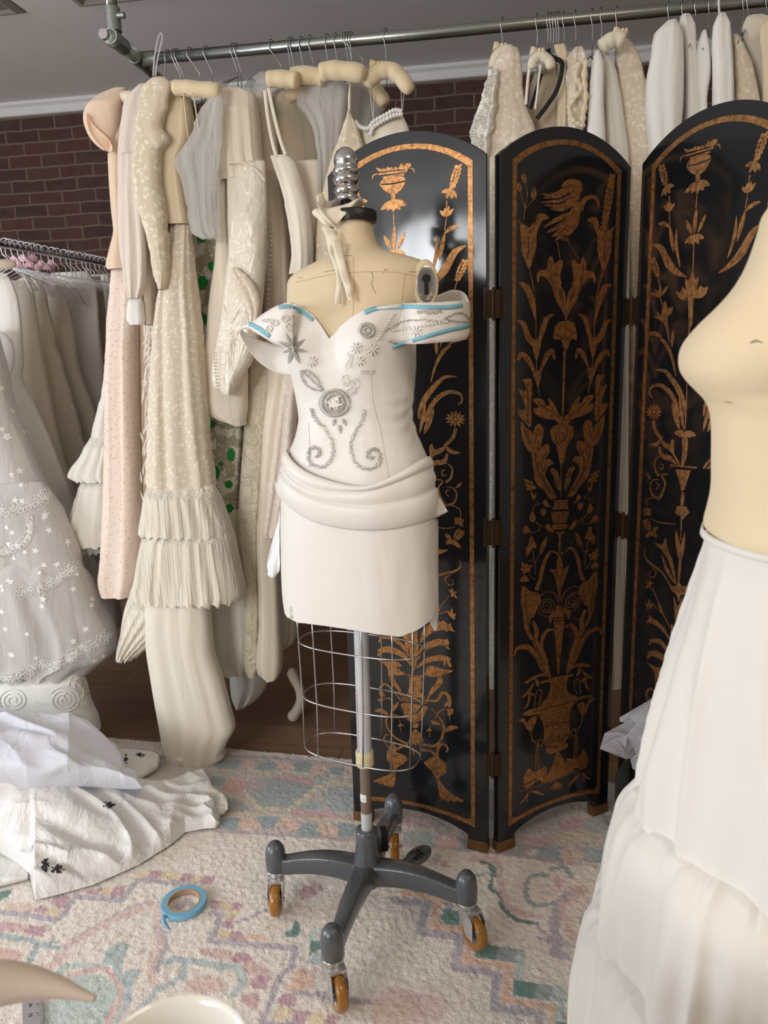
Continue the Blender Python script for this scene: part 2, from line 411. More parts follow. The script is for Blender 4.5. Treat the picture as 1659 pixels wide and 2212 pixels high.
# border band behind the base (crop 1)
rp(1, (198, 186, 176), [(-600, 190), (380, 205), (1900, 275), (4600, 470), (4600, 1060), (1900, 960), (400, 850), (-600, 800)])
rs(1, LILAC, [(380, 200), (700, 210), (1100, 240), (1520, 280), (2400, 340), (4500, 480)], 26)
rs(1, LILAC, [(380, 850), (700, 862), (1100, 890), (1560, 925), (2400, 1000), (4500, 1180)], 30)
for x, y, w_ in ((450, 270, 210), (770, 290, 190), (1070, 290, 190), (1370, 340, 220), (1660, 370, 200), (150, 240, 200)):
    rp(1, (152, 168, 172), [(x-w_*.55, y+25), (x-w_*.2, y-38), (x+w_*.4, y-34), (x+w_*.5, y+5), (x+w_*.3, y+44), (x-w_*.3, y+38)], True)
for x, y, w_ in ((470, 780, 180), (780, 760, 180), (1130, 840, 220), (1440, 830, 200), (1800, 880, 200), (180, 740, 200), (2150, 930, 200), (2500, 960, 200), (2900, 1000, 200), (3300, 1040, 220), (3700, 1070, 220)):
    rp(1, (150, 168, 172), [(x-w_*.5, y-20), (x-w_*.3, y-55), (x+w_*.5, y-40), (x+w_*.42, y+25), (x+w_*.1, y+60), (x-w_*.4, y+40)], True)
for x, y in ((620, 270), (930, 290), (1220, 310), (1500, 330)): rp(1, (222, 188, 170), [(x-75, y), (x-20, y-38), (x+60, y-25), (x+80, y+15), (x+20, y+45), (x-50, y+35)], True)
for x, y in ((620, 780), (960, 790), (1290, 830), (1620, 850), (2000, 900), (2330, 935)): rp(1, (226, 190, 168), [(x-85, y-20), (x, y-62), (x+80, y-25), (x+95, y+25), (x+20, y+55), (x-60, y+35)], True)
rs(1, SAND, [(380, 320), (1100, 350), (1500, 385), (2400, 450)], 18); rs(1, SAND, [(380, 690), (960, 715), (1560, 770), (2400, 850)], 26)
rp(1, (160, 172, 172), [(620, 430), (780, 395), (1080, 400), (1190, 440), (1060, 560), (960, 640), (720, 640), (600, 520)], True)
rp(1, LILAC, [(640, 395), (760, 420), (740, 480), (620, 510), (590, 450)], True); rp(1, ROSE, [(820, 370), (1180, 390), (1180, 460), (1080, 430), (850, 400)])
rs(1, SAND, [(580, 500), (720, 650), (960, 660), (1060, 590), (1220, 460), (1330, 425), (1520, 450), (2100, 520)], 40, smooth=False)
rp(1, (168, 180, 182), [(1240, 540), (1340, 470), (1540, 480), (1560, 690), (1350, 680), (1280, 620)]); rp(1, (164, 182, 178), [(1050, 620), (1150, 590), (1240, 600), (1230, 660), (1120, 670)], True)
rp(1, ROSE, [(960, 690), (1050, 650), (1300, 690), (1300, 640), (1350, 700), (1560, 730), (1560, 750), (1100, 720)]); rp(1, AQUA, [(1190, 400), (1330, 400), (1230, 460), (1190, 440)])
rp(1, (206, 160, 146), [(400, 470), (480, 400), (600, 410), (560, 490), (450, 520)], True); rp(1, (150, 168, 168), [(300, 380), (420, 390), (400, 450), (300, 440)], True)
rp(1, (160, 165, 165), [(440, 560), (560, 600), (640, 660), (430, 680)], True)
for q_, c_ in (([(1250, 120), (1400, 60), (1560, 90), (1540, 195), (1330, 170)], (164, 176, 178)), ([(1080, 190), (1280, 165), (1330, 230), (1100, 250)], SAND), ([(980, 275), (1110, 285), (1130, 375), (960, 360)], (150, 166, 172)), ([(1250, 285), (1500, 300), (1480, 385), (1290, 375)], (150, 166, 172)),
                 ([(1115, 300), (1180, 280), (1290, 330), (1240, 380), (1130, 370)], (222, 186, 166)), ([(900, 230), (1060, 210), (1070, 260), (880, 280)], ROSE), ([(60, 170), (230, 180), (220, 260), (40, 250)], (158, 172, 172)), ([(240, 230), (380, 200), (420, 270), (280, 290)], PINK), ([(640, 250), (860, 190), (900, 250), (700, 310)], (196, 176, 166)),
                 ([(1130, 110), (1260, 70), (1270, 140), (1140, 170)], ROSE), ([(40, 60), (220, 80), (200, 140), (30, 130)], ROSE), ([(860, 120), (1100, 60), (1110, 120), (880, 190)], (178, 170, 166))):
    rp(4, c_, q_, True, .85)
rs(4, MAUVE, [(620, 320), (900, 350), (1100, 385), (1500, 420)], 18, .8)
# left field (crop 2)
rs(2, LAV, [(-50, 400), (220, 430), (400, 470), (480, 420), (560, 290), (700, 300), (900, 320), (1020, 170), (1200, 175), (1450, 210)], 38, smooth=False)
for q, c in (([(240, 400), (300, 360), (370, 375), (330, 425)], MAUVE), ([(330, 425), (370, 375), (450, 385), (430, 440)], YEL), ([(370, 340), (420, 290), (520, 290), (480, 380), (430, 375)], MAUVE), ([(650, 255), (760, 220), (730, 280), (640, 270)], MAUVE),
             ([(740, 285), (760, 225), (850, 215), (820, 285)], YEL), ([(810, 290), (860, 215), (950, 215), (900, 295)], MAUVE), ([(950, 215), (1000, 150), (1040, 130), (960, 230)], SAND), ([(1020, 110), (1130, 90), (1110, 150), (1010, 150)], YEL),
             ([(1140, 95), (1220, 100), (1180, 160), (1110, 150)], MAUVE), ([(1220, 105), (1370, 120), (1330, 175), (1180, 160)], YEL), ([(1370, 120), (1450, 125), (1410, 185), (1330, 178)], MAUVE), ([(1450, 130), (1520, 135), (1490, 190), (1410, 185)], YEL), ([(1520, 135), (1615, 145), (1580, 195), (1490, 190)], MAUVE)):
    rp(2, c, q)
rp(2, PEACH, [(30, 350), (150, 330), (270, 370), (230, 410), (20, 390)], a=.6); rp(2, TEAL, [(-30, 260), (100, 235), (50, 300), (-30, 335)])
rp(2, ROSE, [(-30, 480), (130, 485), (90, 550), (-30, 550)]); rp(2, PINK, [(120, 490), (230, 500), (190, 560), (90, 550)]); rp(2, MAUVE, [(230, 505), (355, 515), (320, 590), (210, 590), (190, 545)])
rs(2, (164, 180, 182), [(-40, 580), (130, 600), (250, 620), (290, 650), (360, 660), (430, 670)], 46); rs(2, (164, 180, 182), [(330, 640), (420, 630)], 30); rs(2, (164, 180, 182), [(270, 660), (250, 720), (200, 810)], 44)
rp(2, (216, 172, 164), [(-30, 680), (100, 690), (160, 730), (120, 780), (-30, 760)], True); rs(2, PINK, [(240, 830), (400, 800), (470, 720), (550, 620), (800, 490), (1000, 400), (1110, 350), (1170, 400), (1180, 560), (1190, 650), (1130, 800), (1150, 950)], 60, .75)
rs(2, LAV, [(470, 700), (600, 580), (800, 460), (960, 380), (1150, 310), (1190, 340)], 14, .8); rs(2, LAV, [(1205, 540), (1240, 640), (1200, 760), (1170, 850)], 34)
rs(2, AQUA, [(430, 900), (480, 820), (600, 800), (720, 820), (800, 780)], 60); rp(2, (168, 184, 184), [(790, 700), (870, 650), (910, 620), (960, 660), (930, 740), (900, 850), (850, 820), (790, 770)], True)
rp(2, AQUA, [(440, 960), (560, 880), (760, 880), (860, 960), (900, 1080), (840, 1260), (320, 1260), (300, 1100), (430, 1060)], True); rs(2, PINK, [(500, 900), (600, 860), (760, 830), (840, 880), (900, 960), (890, 1060), (840, 1150), (790, 1270)], 46)
rp(2, (170, 184, 186), [(930, 860), (1000, 830), (1050, 850), (1000, 930), (980, 1050), (920, 1080), (930, 960)], True); rs(2, (172, 186, 190), [(860, 830), (940, 960), (960, 1060), (900, 1200)], 50)
rs(2, (170, 184, 188), [(1240, 790), (1290, 760), (1400, 770), (1480, 780), (1660, 800)], 56); rs(2, (170, 184, 188), [(1380, 800), (1340, 900), (1180, 980), (1090, 1090), (970, 1190)], 48)
rp(2, PINK, [(1400, 940), (1500, 880), (1640, 900), (1660, 1000), (1420, 1010)], True, .8); rp(2, (214, 200, 186), [(900, 1120), (1000, 1090), (980, 1260), (870, 1260)], a=.5)
rs(2, LAV, [(1330, 370), (1400, 330), (1450, 380)], 50)
# centre field (crop 3)
rs(3, LAV, [(60, 430), (140, 440), (110, 540), (40, 650), (330, 670), (710, 710), (690, 850), (590, 930), (540, 1080), (450, 1290), (800, 1310)], 42, smooth=False)
for q, c in (([(60, 330), (140, 340), (120, 400), (50, 400)], MAUVE), ([(140, 345), (220, 350), (200, 410), (120, 400)], YEL), ([(220, 350), (310, 355), (280, 410), (200, 410)], MAUVE), ([(200, 410), (280, 415), (240, 480), (180, 480)], YEL), ([(170, 480), (250, 490), (220, 550), (140, 545)], MAUVE),
             ([(120, 560), (220, 570), (190, 630), (100, 620)], YEL), ([(210, 570), (310, 580), (290, 640), (190, 630)], MAUVE), ([(310, 590), (480, 610), (540, 650), (290, 640)], PEACH), ([(-20, 700), (60, 710), (60, 780), (-20, 760)], ROSE), ([(70, 710), (230, 730), (210, 820), (60, 780)], PINK),
             ([(240, 735), (360, 750), (330, 830), (210, 820)], MAUVE), ([(360, 780), (500, 860), (540, 920), (400, 940), (280, 860)], PINK), ([(370, 930), (530, 920), (470, 1030), (350, 1000)], MAUVE), ([(290, 1060), (440, 1060), (400, 1190), (290, 1130)], ROSE), ([(600, 1060), (730, 1070), (700, 1160), (570, 1150)], MAUVE),
             ([(560, 1160), (690, 1180), (650, 1280), (530, 1260)], YEL), ([(710, 1185), (830, 1195), (790, 1290), (670, 1280)], MAUVE), ([(830, 1200), (950, 1210), (930, 1310), (800, 1300)], YEL), ([(960, 1215), (1060, 1230), (1030, 1320), (930, 1310)], MAUVE), ([(700, 880), (860, 880), (860, 1020), (640, 1050)], PEACH)):
    rp(3, c, q)
rs(3, (176, 192, 188), [(0, 820), (140, 850), (240, 850), (310, 960), (230, 1070)], 66); rs(3, LAV, [(260, 500), (420, 440), (540, 380)], 18); rs(3, LAV, [(740, 1055), (900, 1070), (1060, 1100), (1300, 1130)], 40)
rp(3, TEAL, [(640, 580), (690, 555), (710, 500), (745, 520), (750, 590), (720, 620), (650, 610)], True); rp(3, TEAL, [(830, 660), (860, 640), (925, 650), (920, 700), (860, 740), (820, 740)], True)
rp(3, AQUA, [(830, 590), (860, 550), (890, 570), (870, 640), (840, 650), (800, 640)], True); rp(3, AQUA, [(820, 760), (930, 740), (940, 810), (810, 820)]); rp(3, (206, 206, 196), [(650, 200), (720, 170), (900, 330), (860, 380)], True, .5)
rp(3, (190, 140, 146), [(760, 240), (900, 200), (925, 240), (850, 310), (760, 320)], True, .8); rp(3, PINK, [(1310, 1180), (1400, 1040), (1500, 1000), (1660, 1080), (1660, 1310), (1320, 1310)], True, .6)
# staircase (crop 4)
stair = [(-20, 645), (200, 670), (150, 860), (430, 900), (390, 1110), (680, 1150), (660, 1380), (980, 1430), (960, 1560)]
rs(4, LAV, stair, 50, smooth=False)
rs(4, (226, 184, 158), [(60, 500), (30, 590), (280, 630), (240, 820), (500, 860), (470, 1060), (770, 1100), (740, 1330), (1080, 1380), (1060, 1560)], 60, smooth=False)
for q, c in (([(100, 500), (220, 520), (210, 605), (85, 590)], TEAL), ([(220, 520), (340, 540), (310, 620), (210, 605)], SLATE), ([(300, 540), (400, 560), (370, 720), (320, 710)], (178, 172, 176)), ([(310, 710), (440, 725), (420, 820), (290, 800)], TEAL), ([(430, 725), (500, 760), (480, 840), (420, 820)], AQUA),
             ([(535, 930), (690, 960), (680, 1060), (525, 1035)], TEAL), ([(690, 960), (860, 980), (840, 1080), (680, 1060)], SLATE), ([(820, 990), (880, 1000), (860, 1190), (800, 1190)], AQUA), ([(795, 1195), (960, 1210), (945, 1325), (790, 1300)], TEAL), ([(960, 1210), (1060, 1230), (1050, 1345), (945, 1325)], SLATE), ([(1060, 1225), (1150, 1240), (1150, 1480), (1090, 1470), (1090, 1350), (1050, 1340)], AQUA),
             ([(1085, 1480), (1250, 1490), (1250, 1560), (1080, 1550)], TEAL)):
    rp(4, c, q)
rs(4, (88, 128, 118), [(575, 378), (640, 410), (660, 450), (640, 560), (710, 620), (715, 690), (820, 780), (960, 805)], 30); rs(4, (150, 172, 168), [(530, 480), (620, 460), (640, 480)], 22)
rs(4, ROSE, [(520, 360), (680, 380), (700, 500), (740, 640), (800, 720), (980, 760)], 50, .7)
rs(4, (150, 160, 162), [(1020, 480), (960, 470), (900, 500), (880, 600), (920, 670), (1010, 680), (1090, 660)], 30); rs(4, (158, 170, 170), [(1060, 430), (1140, 420), (1190, 480)], 40)
rs(4, LAV, [(1240, 580), (1130, 640), (1080, 780), (1090, 940), (1080, 1010), (1150, 1030)], 56); rs(4, LAV, [(1090, 930), (1200, 960), (1240, 990)], 24); rs(4, LAV, [(970, 900), (1060, 930), (970, 830)], 18)
rs(4, PINK, [(1180, 560), (1280, 580), (1130, 680), (1170, 800), (1200, 900), (1330, 900)], 60, .8); rp(4, ROSE, [(1080, 480), (1140, 510), (1110, 580), (1080, 540)], True); rp(4, TEAL, [(1290, 770), (1340, 760), (1370, 790), (1330, 805)], True)
rp(4, MAUVE, [(1240, 780), (1300, 730), (1380, 740), (1380, 830), (1290, 840)], True, .6); rp(4, TEAL, [(1290, 770), (1340, 760), (1370, 790), (1330, 805)], True)
rp(4, PINK, [(960, 560), (1060, 540), (1080, 640), (980, 640)], True, .5); rp(4, (160, 170, 170), [(240, 340), (290, 330), (290, 390), (250, 390)], True, .7); rp(4, ROSE, [(300, 380), (350, 380), (350, 420), (300, 415)])
rp(4, PINK, [(0, 1290), (150, 1280), (330, 1330), (340, 1420), (200, 1500), (0, 1400)], True, .6)
rp(4, (190, 150, 150), [(340, 230), (520, 300), (900, 330), (1000, 270), (700, 310), (500, 250)], a=.5)
# repeats outside the sharp area keep the same palette
_g = RC.mean(-1, keepdims=True); RC = RC*0.80+_g*np.array([1.02, .995, .97])*0.20; RC = RC*0.95+np.array(lin(CREAM))*0.05
vv = 1 + 0.05*rng.normal(0, 1, RC.shape[:2]); RC *= vv[..., None]; RC = np.clip(RC*1.20, 0, 0.92)
nr, nc = SS.shape
hz = 0.0012*rng.normal(0, 1, SS.shape); hz[0, :] = -0.008; hz[:, 0] = -0.008; hz[:, -1] = -0.008; hz[-1, :] = -0.008
me = bpy.data.meshes.new('carpet')
V = np.stack([PX, PY, np.clip(hz,-0.008,0.0026)-0.0032], -1).reshape(-1, 3)
idx = np.arange(nr*nc).reshape(nr, nc); Fq = np.stack([idx[:-1, :-1], idx[1:, :-1], idx[1:, 1:], idx[:-1, 1:]], -1).reshape(-1, 4)
# rim down to the floor boards
rim = np.concatenate([idx[0, :], idx[1:, -1], idx[-1, -2::-1], idx[-2:0:-1, 0]]); base = len(V)
Vb = V[rim].copy(); Vb[:, 2] = -0.0119; V = np.vstack([V, Vb]); k = len(rim)
rimf = np.stack([rim, np.roll(rim, -1), base+np.roll(np.arange(k), -1), base+np.arange(k)], -1)
Fa = np.vstack([Fq, rimf])
me.vertices.add(len(V)); me.vertices.foreach_set('co', V.ravel())
me.loops.add(Fa.size); me.loops.foreach_set('vertex_index', Fa.ravel().astype(np.int32))
me.polygons.add(len(Fa)); me.polygons.foreach_set('loop_start', (np.arange(len(Fa))*4).astype(np.int32)); me.polygons.foreach_set('loop_total', np.full(len(Fa), 4, np.int32))
me.update(); me.validate()
ca = me.color_attributes.new('pattern', 'FLOAT_COLOR', 'POINT')
cc = np.ones((len(V), 4)); cc[:nr*nc, :3] = RC.reshape(-1, 3); cc[nr*nc:, :3] = lin((200, 186, 168)); ca.data.foreach_set('color', cc.ravel())
me.polygons.foreach_set('use_smooth', [True]*len(me.polygons))
m = bpy.data.materials.new('wool_pile'); nt, N, L, B = nodes(m)
at = N.new('ShaderNodeAttribute'); at.attribute_name = 'pattern'; v = coords(N, L)
f = noise_n(N, L, v, 170, 3, 0.6)
L.new(mixc(N, L, ramp(N, L, f, [(0.30, 0.18), (0.52, 0.0)]), at.outputs['Color'], (0.22, 0.18, 0.15)), B.inputs['Base Color'])
B.inputs['Roughness'].default_value = 0.95; B.inputs['Sheen Weight'].default_value = 0.3; B.inputs['Specular IOR Level'].default_value = 0.1
L.new(bump(N, L, f, 0.75, 0.004, bump(N, L, noise_n(N, L, v, 60, 3), 0.12, 0.006)), B.inputs['Normal'])
me.materials.append(m)
rug = bpy.data.objects.new('carpet', me); COL.objects.link(rug)
tag(rug, 'pastel patterned wool carpet with cream ground and stepped lavender and peach motifs', 'carpet')
# ------------------------------------------------------------------ black lacquer folding screen
def lacquer():
    m = bpy.data.materials.new('black_lacquer'); nt, N, L, B = nodes(m)
    v = coords(N, L); f = noise_n(N, L, coords(N, L, (6, 6, 3)), 4, 4)
    L.new(mixc(N, L, f, lin((16, 17, 20)), lin((26, 27, 30))), B.inputs['Base Color'])
    B.inputs['Specular IOR Level'].default_value = 0.5; B.inputs['Coat Weight'].default_value = 0.1; B.inputs['Coat Roughness'].default_value = 0.12
    L.new(ramp(N, L, noise_n(N, L, coords(N, L, (3, 3, 1)), 6, 4), [(0.3, 0.09), (0.7, 0.15)]), B.inputs['Roughness'])
    L.new(bump(N, L, noise_n(N, L, v, 3.5, 2), 0.25, 0.01), B.inputs['Normal']); return m
def gilt():
    m = bpy.data.materials.new('worn_gilt'); nt, N, L, B = nodes(m); v = coords(N, L)
    f = noise_n(N, L, v, 90, 5, 0.7)
    c = mixc(N, L, ramp(N, L, f, [(0.3, 0.0), (0.6, 1.0)]), lin((100, 68, 42)), lin((182, 132, 84)))
    c = mixc(N, L, ramp(N, L, noise_n(N, L, v, 300, 3, 0.6), [(0.60, 0.0), (0.72, 0.8)]), c, lin((60, 34, 18)))
    L.new(c, B.inputs['Base Color']); B.inputs['Metallic'].default_value = 0.9; B.inputs['Roughness'].default_value = 0.36
    L.new(bump(N, L, f, 0.5, 0.002), B.inputs['Normal']); return m
LACQ = lacquer(); GILT = gilt()
FOOTM = simple('tarnished_brass_cap', (132, 98, 62), 0.5, 0.7, var=0.25, vscale=40, bs=0.4)
HINGEM = simple('old_brass_hinge', (62, 44, 28), 0.5, 0.7, var=0.3, vscale=60)
INCISE = simple('incised_black_line', (14, 12, 12), 0.6)
class Panel:
    def __init__(s, a, b=None, W=None):
        s.a = Vector(a); s.d = (Vector(b)-s.a); s.W = W or s.d.length; s.d.normalize(); s.n = Vector((s.d.y, -s.d.x, 0)); s.t = 0.022
    def uv(s, px, py):
        q = AP(px, py, s.a, s.n); return ((q-s.a).dot(s.d), q.z)
    def at(s, u, v, off=0.0):
        return s.a + s.d*u + s.n*off + Vector((0, 0, v))
P1 = Panel(FL(765, 1770), FL(1052, 1842)); P2 = Panel(FL(1076, 1842), FL(1312, 1752))
_a3 = FL(1330, 1766); P3 = Panel(_a3, _a3+Vector((cos(radians(55)), -sin(radians(55)), 0))*0.405)
for P in (P1, P2, P3): P.shapes = []; P.lines = []
CROP = {'A': (740, 280, 3.0735, P1), 'B': (740, 1000, 2.603, P1), 'C': (1050, 260, 3.456, P2), 'D': (1050, 800, 4.423, P2), 'E': (1050, 1250, 3.687, P2),
        'G': (1330, 220, 3.252, P3), 'H': (1320, 850, 3.159, P3)}
class Tr:
    """collects ornament outlines traced in one crop; q maps them into the panel's own u, v metres"""
    def __init__(s, crop, dests, mirror=None):
        s.c = CROP[crop]; s.dests = dests; s.mir = mirror; s.s = pxm(s.c[3].at(0.2, 1.0))*s.c[2]
    def q(s, p):
        u, v = s.c[3].uv(s.c[0]+p[0]/s.c[2], s.c[1]+p[1]/s.c[2]); return (u-s.c[3].W/2, v)
    def emit(s, pts, line=False, mir=True):
        for P in s.dests:
            (P.lines if line else P.shapes).append([(P.W/2+u, v) for u, v in pts])
            if s.mir and mir: (P.lines if line else P.shapes).append([(P.W/2-u, v) for u, v in pts][::-1])
    def P(s, pts, smooth=True, line=False, mir=True):
        q = [s.q(p) for p in pts]
        s.emit(catmull(q, 4, True) if smooth else q, line, mir)
    def S(s, pts, ws, line=False, mir=True):
        q = catmull([s.q(p) for p in pts], 6); m = len(q); W = ws if hasattr(ws, '__len__') else (ws, ws)
        L_, R_ = [], []
        for i, p in enumerate(q):
            a = q[max(i-1, 0)]; b = q[min(i+1, m-1)]; dx, dy = b[0]-a[0], b[1]-a[1]; l = hypot(dx, dy) or 1
            t = i/(m-1)*(len(W)-1); k = min(int(t), len(W)-2); w_ = lerp(W[k], W[k+1], t-k)/s.s/2
            L_.append((p[0]-dy/l*w_, p[1]+dx/l*w_)); R_.append((p[0]+dy/l*w_, p[1]-dx/l*w_))
        s.emit(L_+R_[::-1], line, mir)
    def leaf(s, b, t, w_, bend=0.0, mir=True, vein=False):
        nx, ny = -(t[1]-b[1]), (t[0]-b[0]); m = ((b[0]+t[0])/2+nx*bend, (b[1]+t[1])/2+ny*bend)
        s.S([b, m, t], (2, w_*0.75, w_, w_*0.7, 1), mir=mir)
        if vein: s.S([b, m, t], (2, 3, 3, 2, 1), line=True, mir=mir)
    def dots(s, pts, r, mir=True):
        for p in pts: s.P([(p[0]+r*cos(k*pi/3), p[1]+r*sin(k*pi/3)) for k in range(6)], mir=mir)
    def ear(s, a, b, w_, n, mir=True):       # ear of wheat / grape head
        dx, dy = b[0]-a[0], b[1]-a[1]; l = hypot(dx, dy); ux, uy = dx/l, dy/l
        for i in range(n):
            t = (i+0.5)/n; cx, cy = a[0]+dx*t, a[1]+dy*t; ww = w_*(0.55+0.45*sin(pi*min(1, t*1.1)))
            for sd in (-1, 0, 1):
                x, y = cx+(-uy)*sd*ww*0.36, cy+ux*sd*ww*0.36 + (l/n*0.3 if sd == 0 else 0)
                h = l/n*0.52; k = w_*0.17
                s.P([(x+ux*h*cos(g)-uy*k*sin(g), y+uy*h*cos(g)+ux*k*sin(g)) for g in [j*pi/3 for j in range(6)]], mir=mir)
    def burst(s, c, r, n, mir=True):
        for i in range(n):
            g = 2*pi*i/n; s.leaf((c[0]+r*.25*cos(g), c[1]+r*.25*sin(g)), (c[0]+r*cos(g), c[1]+r*sin(g)), r*.34, mir=mir)
        s.dots([c], r*0.2, mir=mir)
    def petals(s, base, tips, w_, mir=True):
        for t in tips: s.leaf(base, t, w_, mir=mir)
B13 = [P1, P3]
# --- outer panels, upper half (traced on the right-hand panel), left side mirrored to the right
t = Tr('G', B13)
t.P([(500, 445), (520, 410), (560, 385), (620, 370), (660, 372), (670, 400), (655, 440), (630, 480), (590, 512), (555, 510), (520, 490), (503, 465)])
t.S([(505, 450), (570, 438), (668, 402)], 9, line=True)
t.S([(495, 378), (590, 350), (690, 322)], 12); t.P([(520, 392), (668, 342), (662, 362), (600, 370), (540, 396), (526, 404)], False)
t.P([(480, 330), (500, 358), (548, 345), (585, 335), (560, 310), (545, 328), (510, 335)], False); t.P([(625, 318), (655, 265), (662, 285), (690, 262), (715, 262), (720, 278), (695, 300), (690, 316)], False)
t.dots([(585, 325), (612, 318)], 14); t.S([(490, 375), (462, 392), (453, 425)], (8, 10, 3)); t.S([(700, 300), (728, 302), (738, 332)], (6, 10, 3))
t.P([(563, 515), (592, 512), (594, 556), (564, 558)], False)
t.petals((580, 560), [(488, 640), (530, 642), (572, 648), (620, 622), (665, 585)], 42)
t.S([(574, 650), (566, 745)], 8); t.leaf((552, 935), (570, 745), 34); t.leaf((538, 930), (495, 830), 34); t.leaf((578, 922), (635, 790), 30)
t.petals((556, 935), [(485, 995), (515, 1000), (545, 1012), (585, 998), (625, 958)], 34); t.S([(550, 1010), (545, 1190)], 8)
t.P([(543, 1188), (562, 1250), (582, 1232), (572, 1330), (548, 1400), (540, 1560), (518, 1570), (510, 1400), (497, 1330), (490, 1245), (515, 1258)])
t.P([(425, 1330), (458, 1340), (472, 1298), (500, 1335), (506, 1380), (480, 1396), (445, 1372)]); t.P([(650, 1300), (618, 1305), (598, 1290), (570, 1340), (556, 1376), (600, 1378), (634, 1350)])
t.S([(520, 1555), (500, 1960)], (12, 8))
t = Tr('G', B13, True)
t.ear((322, 438), (352, 588), 52, 6); t.petals((358, 592), [(322, 664), (350, 660), (384, 645), (412, 588)], 30); t.S([(378, 660), (380, 722)], 8)
t.petals((378, 768), [(338, 728), (365, 700), (390, 705), (418, 712)], 28); t.S([(376, 765), (383, 862)], 7); t.leaf((383, 882), (300, 858), 30, .15)
t.leaf((408, 1060), (380, 868), 34); t.leaf((455, 1160), (428, 885), 28, -.05); t.S([(262, 1003), (320, 1030), (370, 1130), (420, 1190), (500, 1232)], (6, 46, 62, 44, 4))
t.ear((258, 1092), (300, 1228), 50, 6); t.S([(298, 1225), (312, 1292)], 8); t.petals((316, 1370), [(248, 1342), (278, 1318), (312, 1285), (372, 1290)], 26); t.S([(314, 1370), (326, 1422)], 8)
t.P([(350, 1400), (367, 1448), (402, 1440), (394, 1484), (366, 1510), (372, 1600), (380, 1692), (350, 1580), (320, 1540), (268, 1510), (294, 1503), (284, 1466), (320, 1494), (328, 1430)])
t.leaf((396, 1725), (406, 1605), 28); t.leaf((328, 1656), (222, 1628), 34, .12); t.S([(318, 1662), (362, 1712), (398, 1800), (424, 1925)], (20, 30, 22, 6))
t.S([(275, 1885), (345, 1890), (405, 1960), (452, 2040), (482, 2120), (488, 2200)], (4, 26, 40, 44, 30, 8))
t.S([(262, 2080), (240, 2050), (252, 2006), (310, 1990), (372, 2030), (420, 2110), (452, 2212)], (12, 14, 20, 26, 36, 34, 10))
# --- middle of the outer panels
t = Tr('H', B13)
t.S([(505, 250), (515, 100), (520, -80)], (8, 10, 6)); t.petals((505, 262), [(432, 272), (460, 292), (505, 300), (550, 296), (583, 286)], 40)
t.P([(488, 300), (522, 300), (524, 400), (500, 490), (480, 490), (490, 380)]); t.S([(505, 330), (498, 400), (505, 470)], 4, line=True)
for k in range(11): t.S([(408+k*16.5, 494+k*1.6), (420+k*16.5, 484+k*2.0)], (10, 12))
t.P([(440, 517), (546, 524), (500, 660), (480, 664), (462, 575)], False); t.P([(487, 668), (503, 695), (492, 770), (476, 770), (478, 705)])
t.petals((485, 805), [(448, 775), (520, 778), (536, 812), (492, 858), (438, 812)], 52); t.S([(482, 850), (477, 1005)], (12, 6))
t.leaf((474, 1150), (443, 932), 40); t.leaf((476, 1150), (505, 945), 34); t.S([(474, 1140), (462, 1290)], (26, 16))
t.P([(402, 1302), (440, 1318), (462, 1282), (486, 1312), (550, 1312), (502, 1372), (478, 1374), (464, 1420), (444, 1368), (416, 1342)]); t.P([(430, 1388), (456, 1452), (490, 1382), (472, 1550), (444, 1640), (436, 1510)])
t.leaf((436, 1820), (415, 1570), 44); t.leaf((425, 1840), (452, 1640), 34)
t = Tr('H', B13, True)
t.leaf((468, 245), (418, 60), 46); t.leaf((496, 245), (468, 20), 30)
t.burst((295, 125), 56, 12); t.S([(290, 188), (304, 250), (348, 315)], (26, 26, 24)); t.leaf((345, 312), (258, 348), 32, -.2)
t.P([(340, 312), (400, 348), (415, 312), (434, 330), (430, 400), (452, 440), (470, 480), (458, 484), (430, 430), (398, 388), (360, 362)]); t.S([(330, 362), (346, 420), (402, 442), (446, 482)], (14, 36, 38, 6))
t.S([(335, 425), (300, 460), (303, 520), (330, 562)], (4, 12, 16, 22)); t.S([(330, 512), (352, 515), (354, 486), (338, 480)], (6, 9, 6)); t.leaf((345, 552), (392, 552), 14); t.S([(346, 560), (370, 612), (352, 680), (325, 718)], (10, 14, 20, 26))
t.S([(325, 588), (288, 592), (268, 632), (282, 690), (325, 722)], (5, 10, 14, 16, 16)); t.S([(305, 604), (328, 628), (308, 656)], (4, 9, 5)); t.leaf((276, 588), (242, 542), 22)
t.S([(288, 708), (250, 725), (240, 768)], 8); t.petals((250, 805), [(222, 790), (245, 775), (276, 790), (272, 830), (228, 835)], 34); t.S([(268, 850), (330, 880), (440, 890)], (5, 10, 8))
t.ear((232, 858), (262, 930), 46, 5); t.petals((285, 940), [(232, 982), (270, 975), (312, 985), (322, 915)], 36)
t.P([(300, 1018), (348, 1032), (374, 985), (386, 1060), (412, 1120), (432, 1200), (446, 1296), (424, 1240), (388, 1130), (348, 1072)]); t.leaf((442, 1302), (346, 1102), 30, -.05)
t.S([(402, 1302), (340, 1212), (262, 1152), (228, 1102), (238, 1062)], (10, 18, 18, 10, 3)); t.S([(280, 1186), (308, 1220), (290, 1255), (262, 1240), (272, 1208)], (6, 9, 8, 4))
t.petals((265, 1300), [(240, 1284), (268, 1268), (288, 1290), (238, 1328), (268, 1334)], 18); t.S([(282, 1328), (330, 1432)], 6); t.leaf((352, 1502), (322, 1418), 22); t.S([(352, 1500), (410, 1602)], (8, 5))
t.petals((262, 1470), [(240, 1430), (264, 1400), (286, 1432), (242, 1468)], 22); t.S([(286, 1440), (352, 1502)], 6)
t.S([(256, 1552), (290, 1555), (360, 1612), (410, 1700)], (30, 42, 34, 5)); t.petals((285, 1552), [(262, 1512), (240, 1558)], 20)
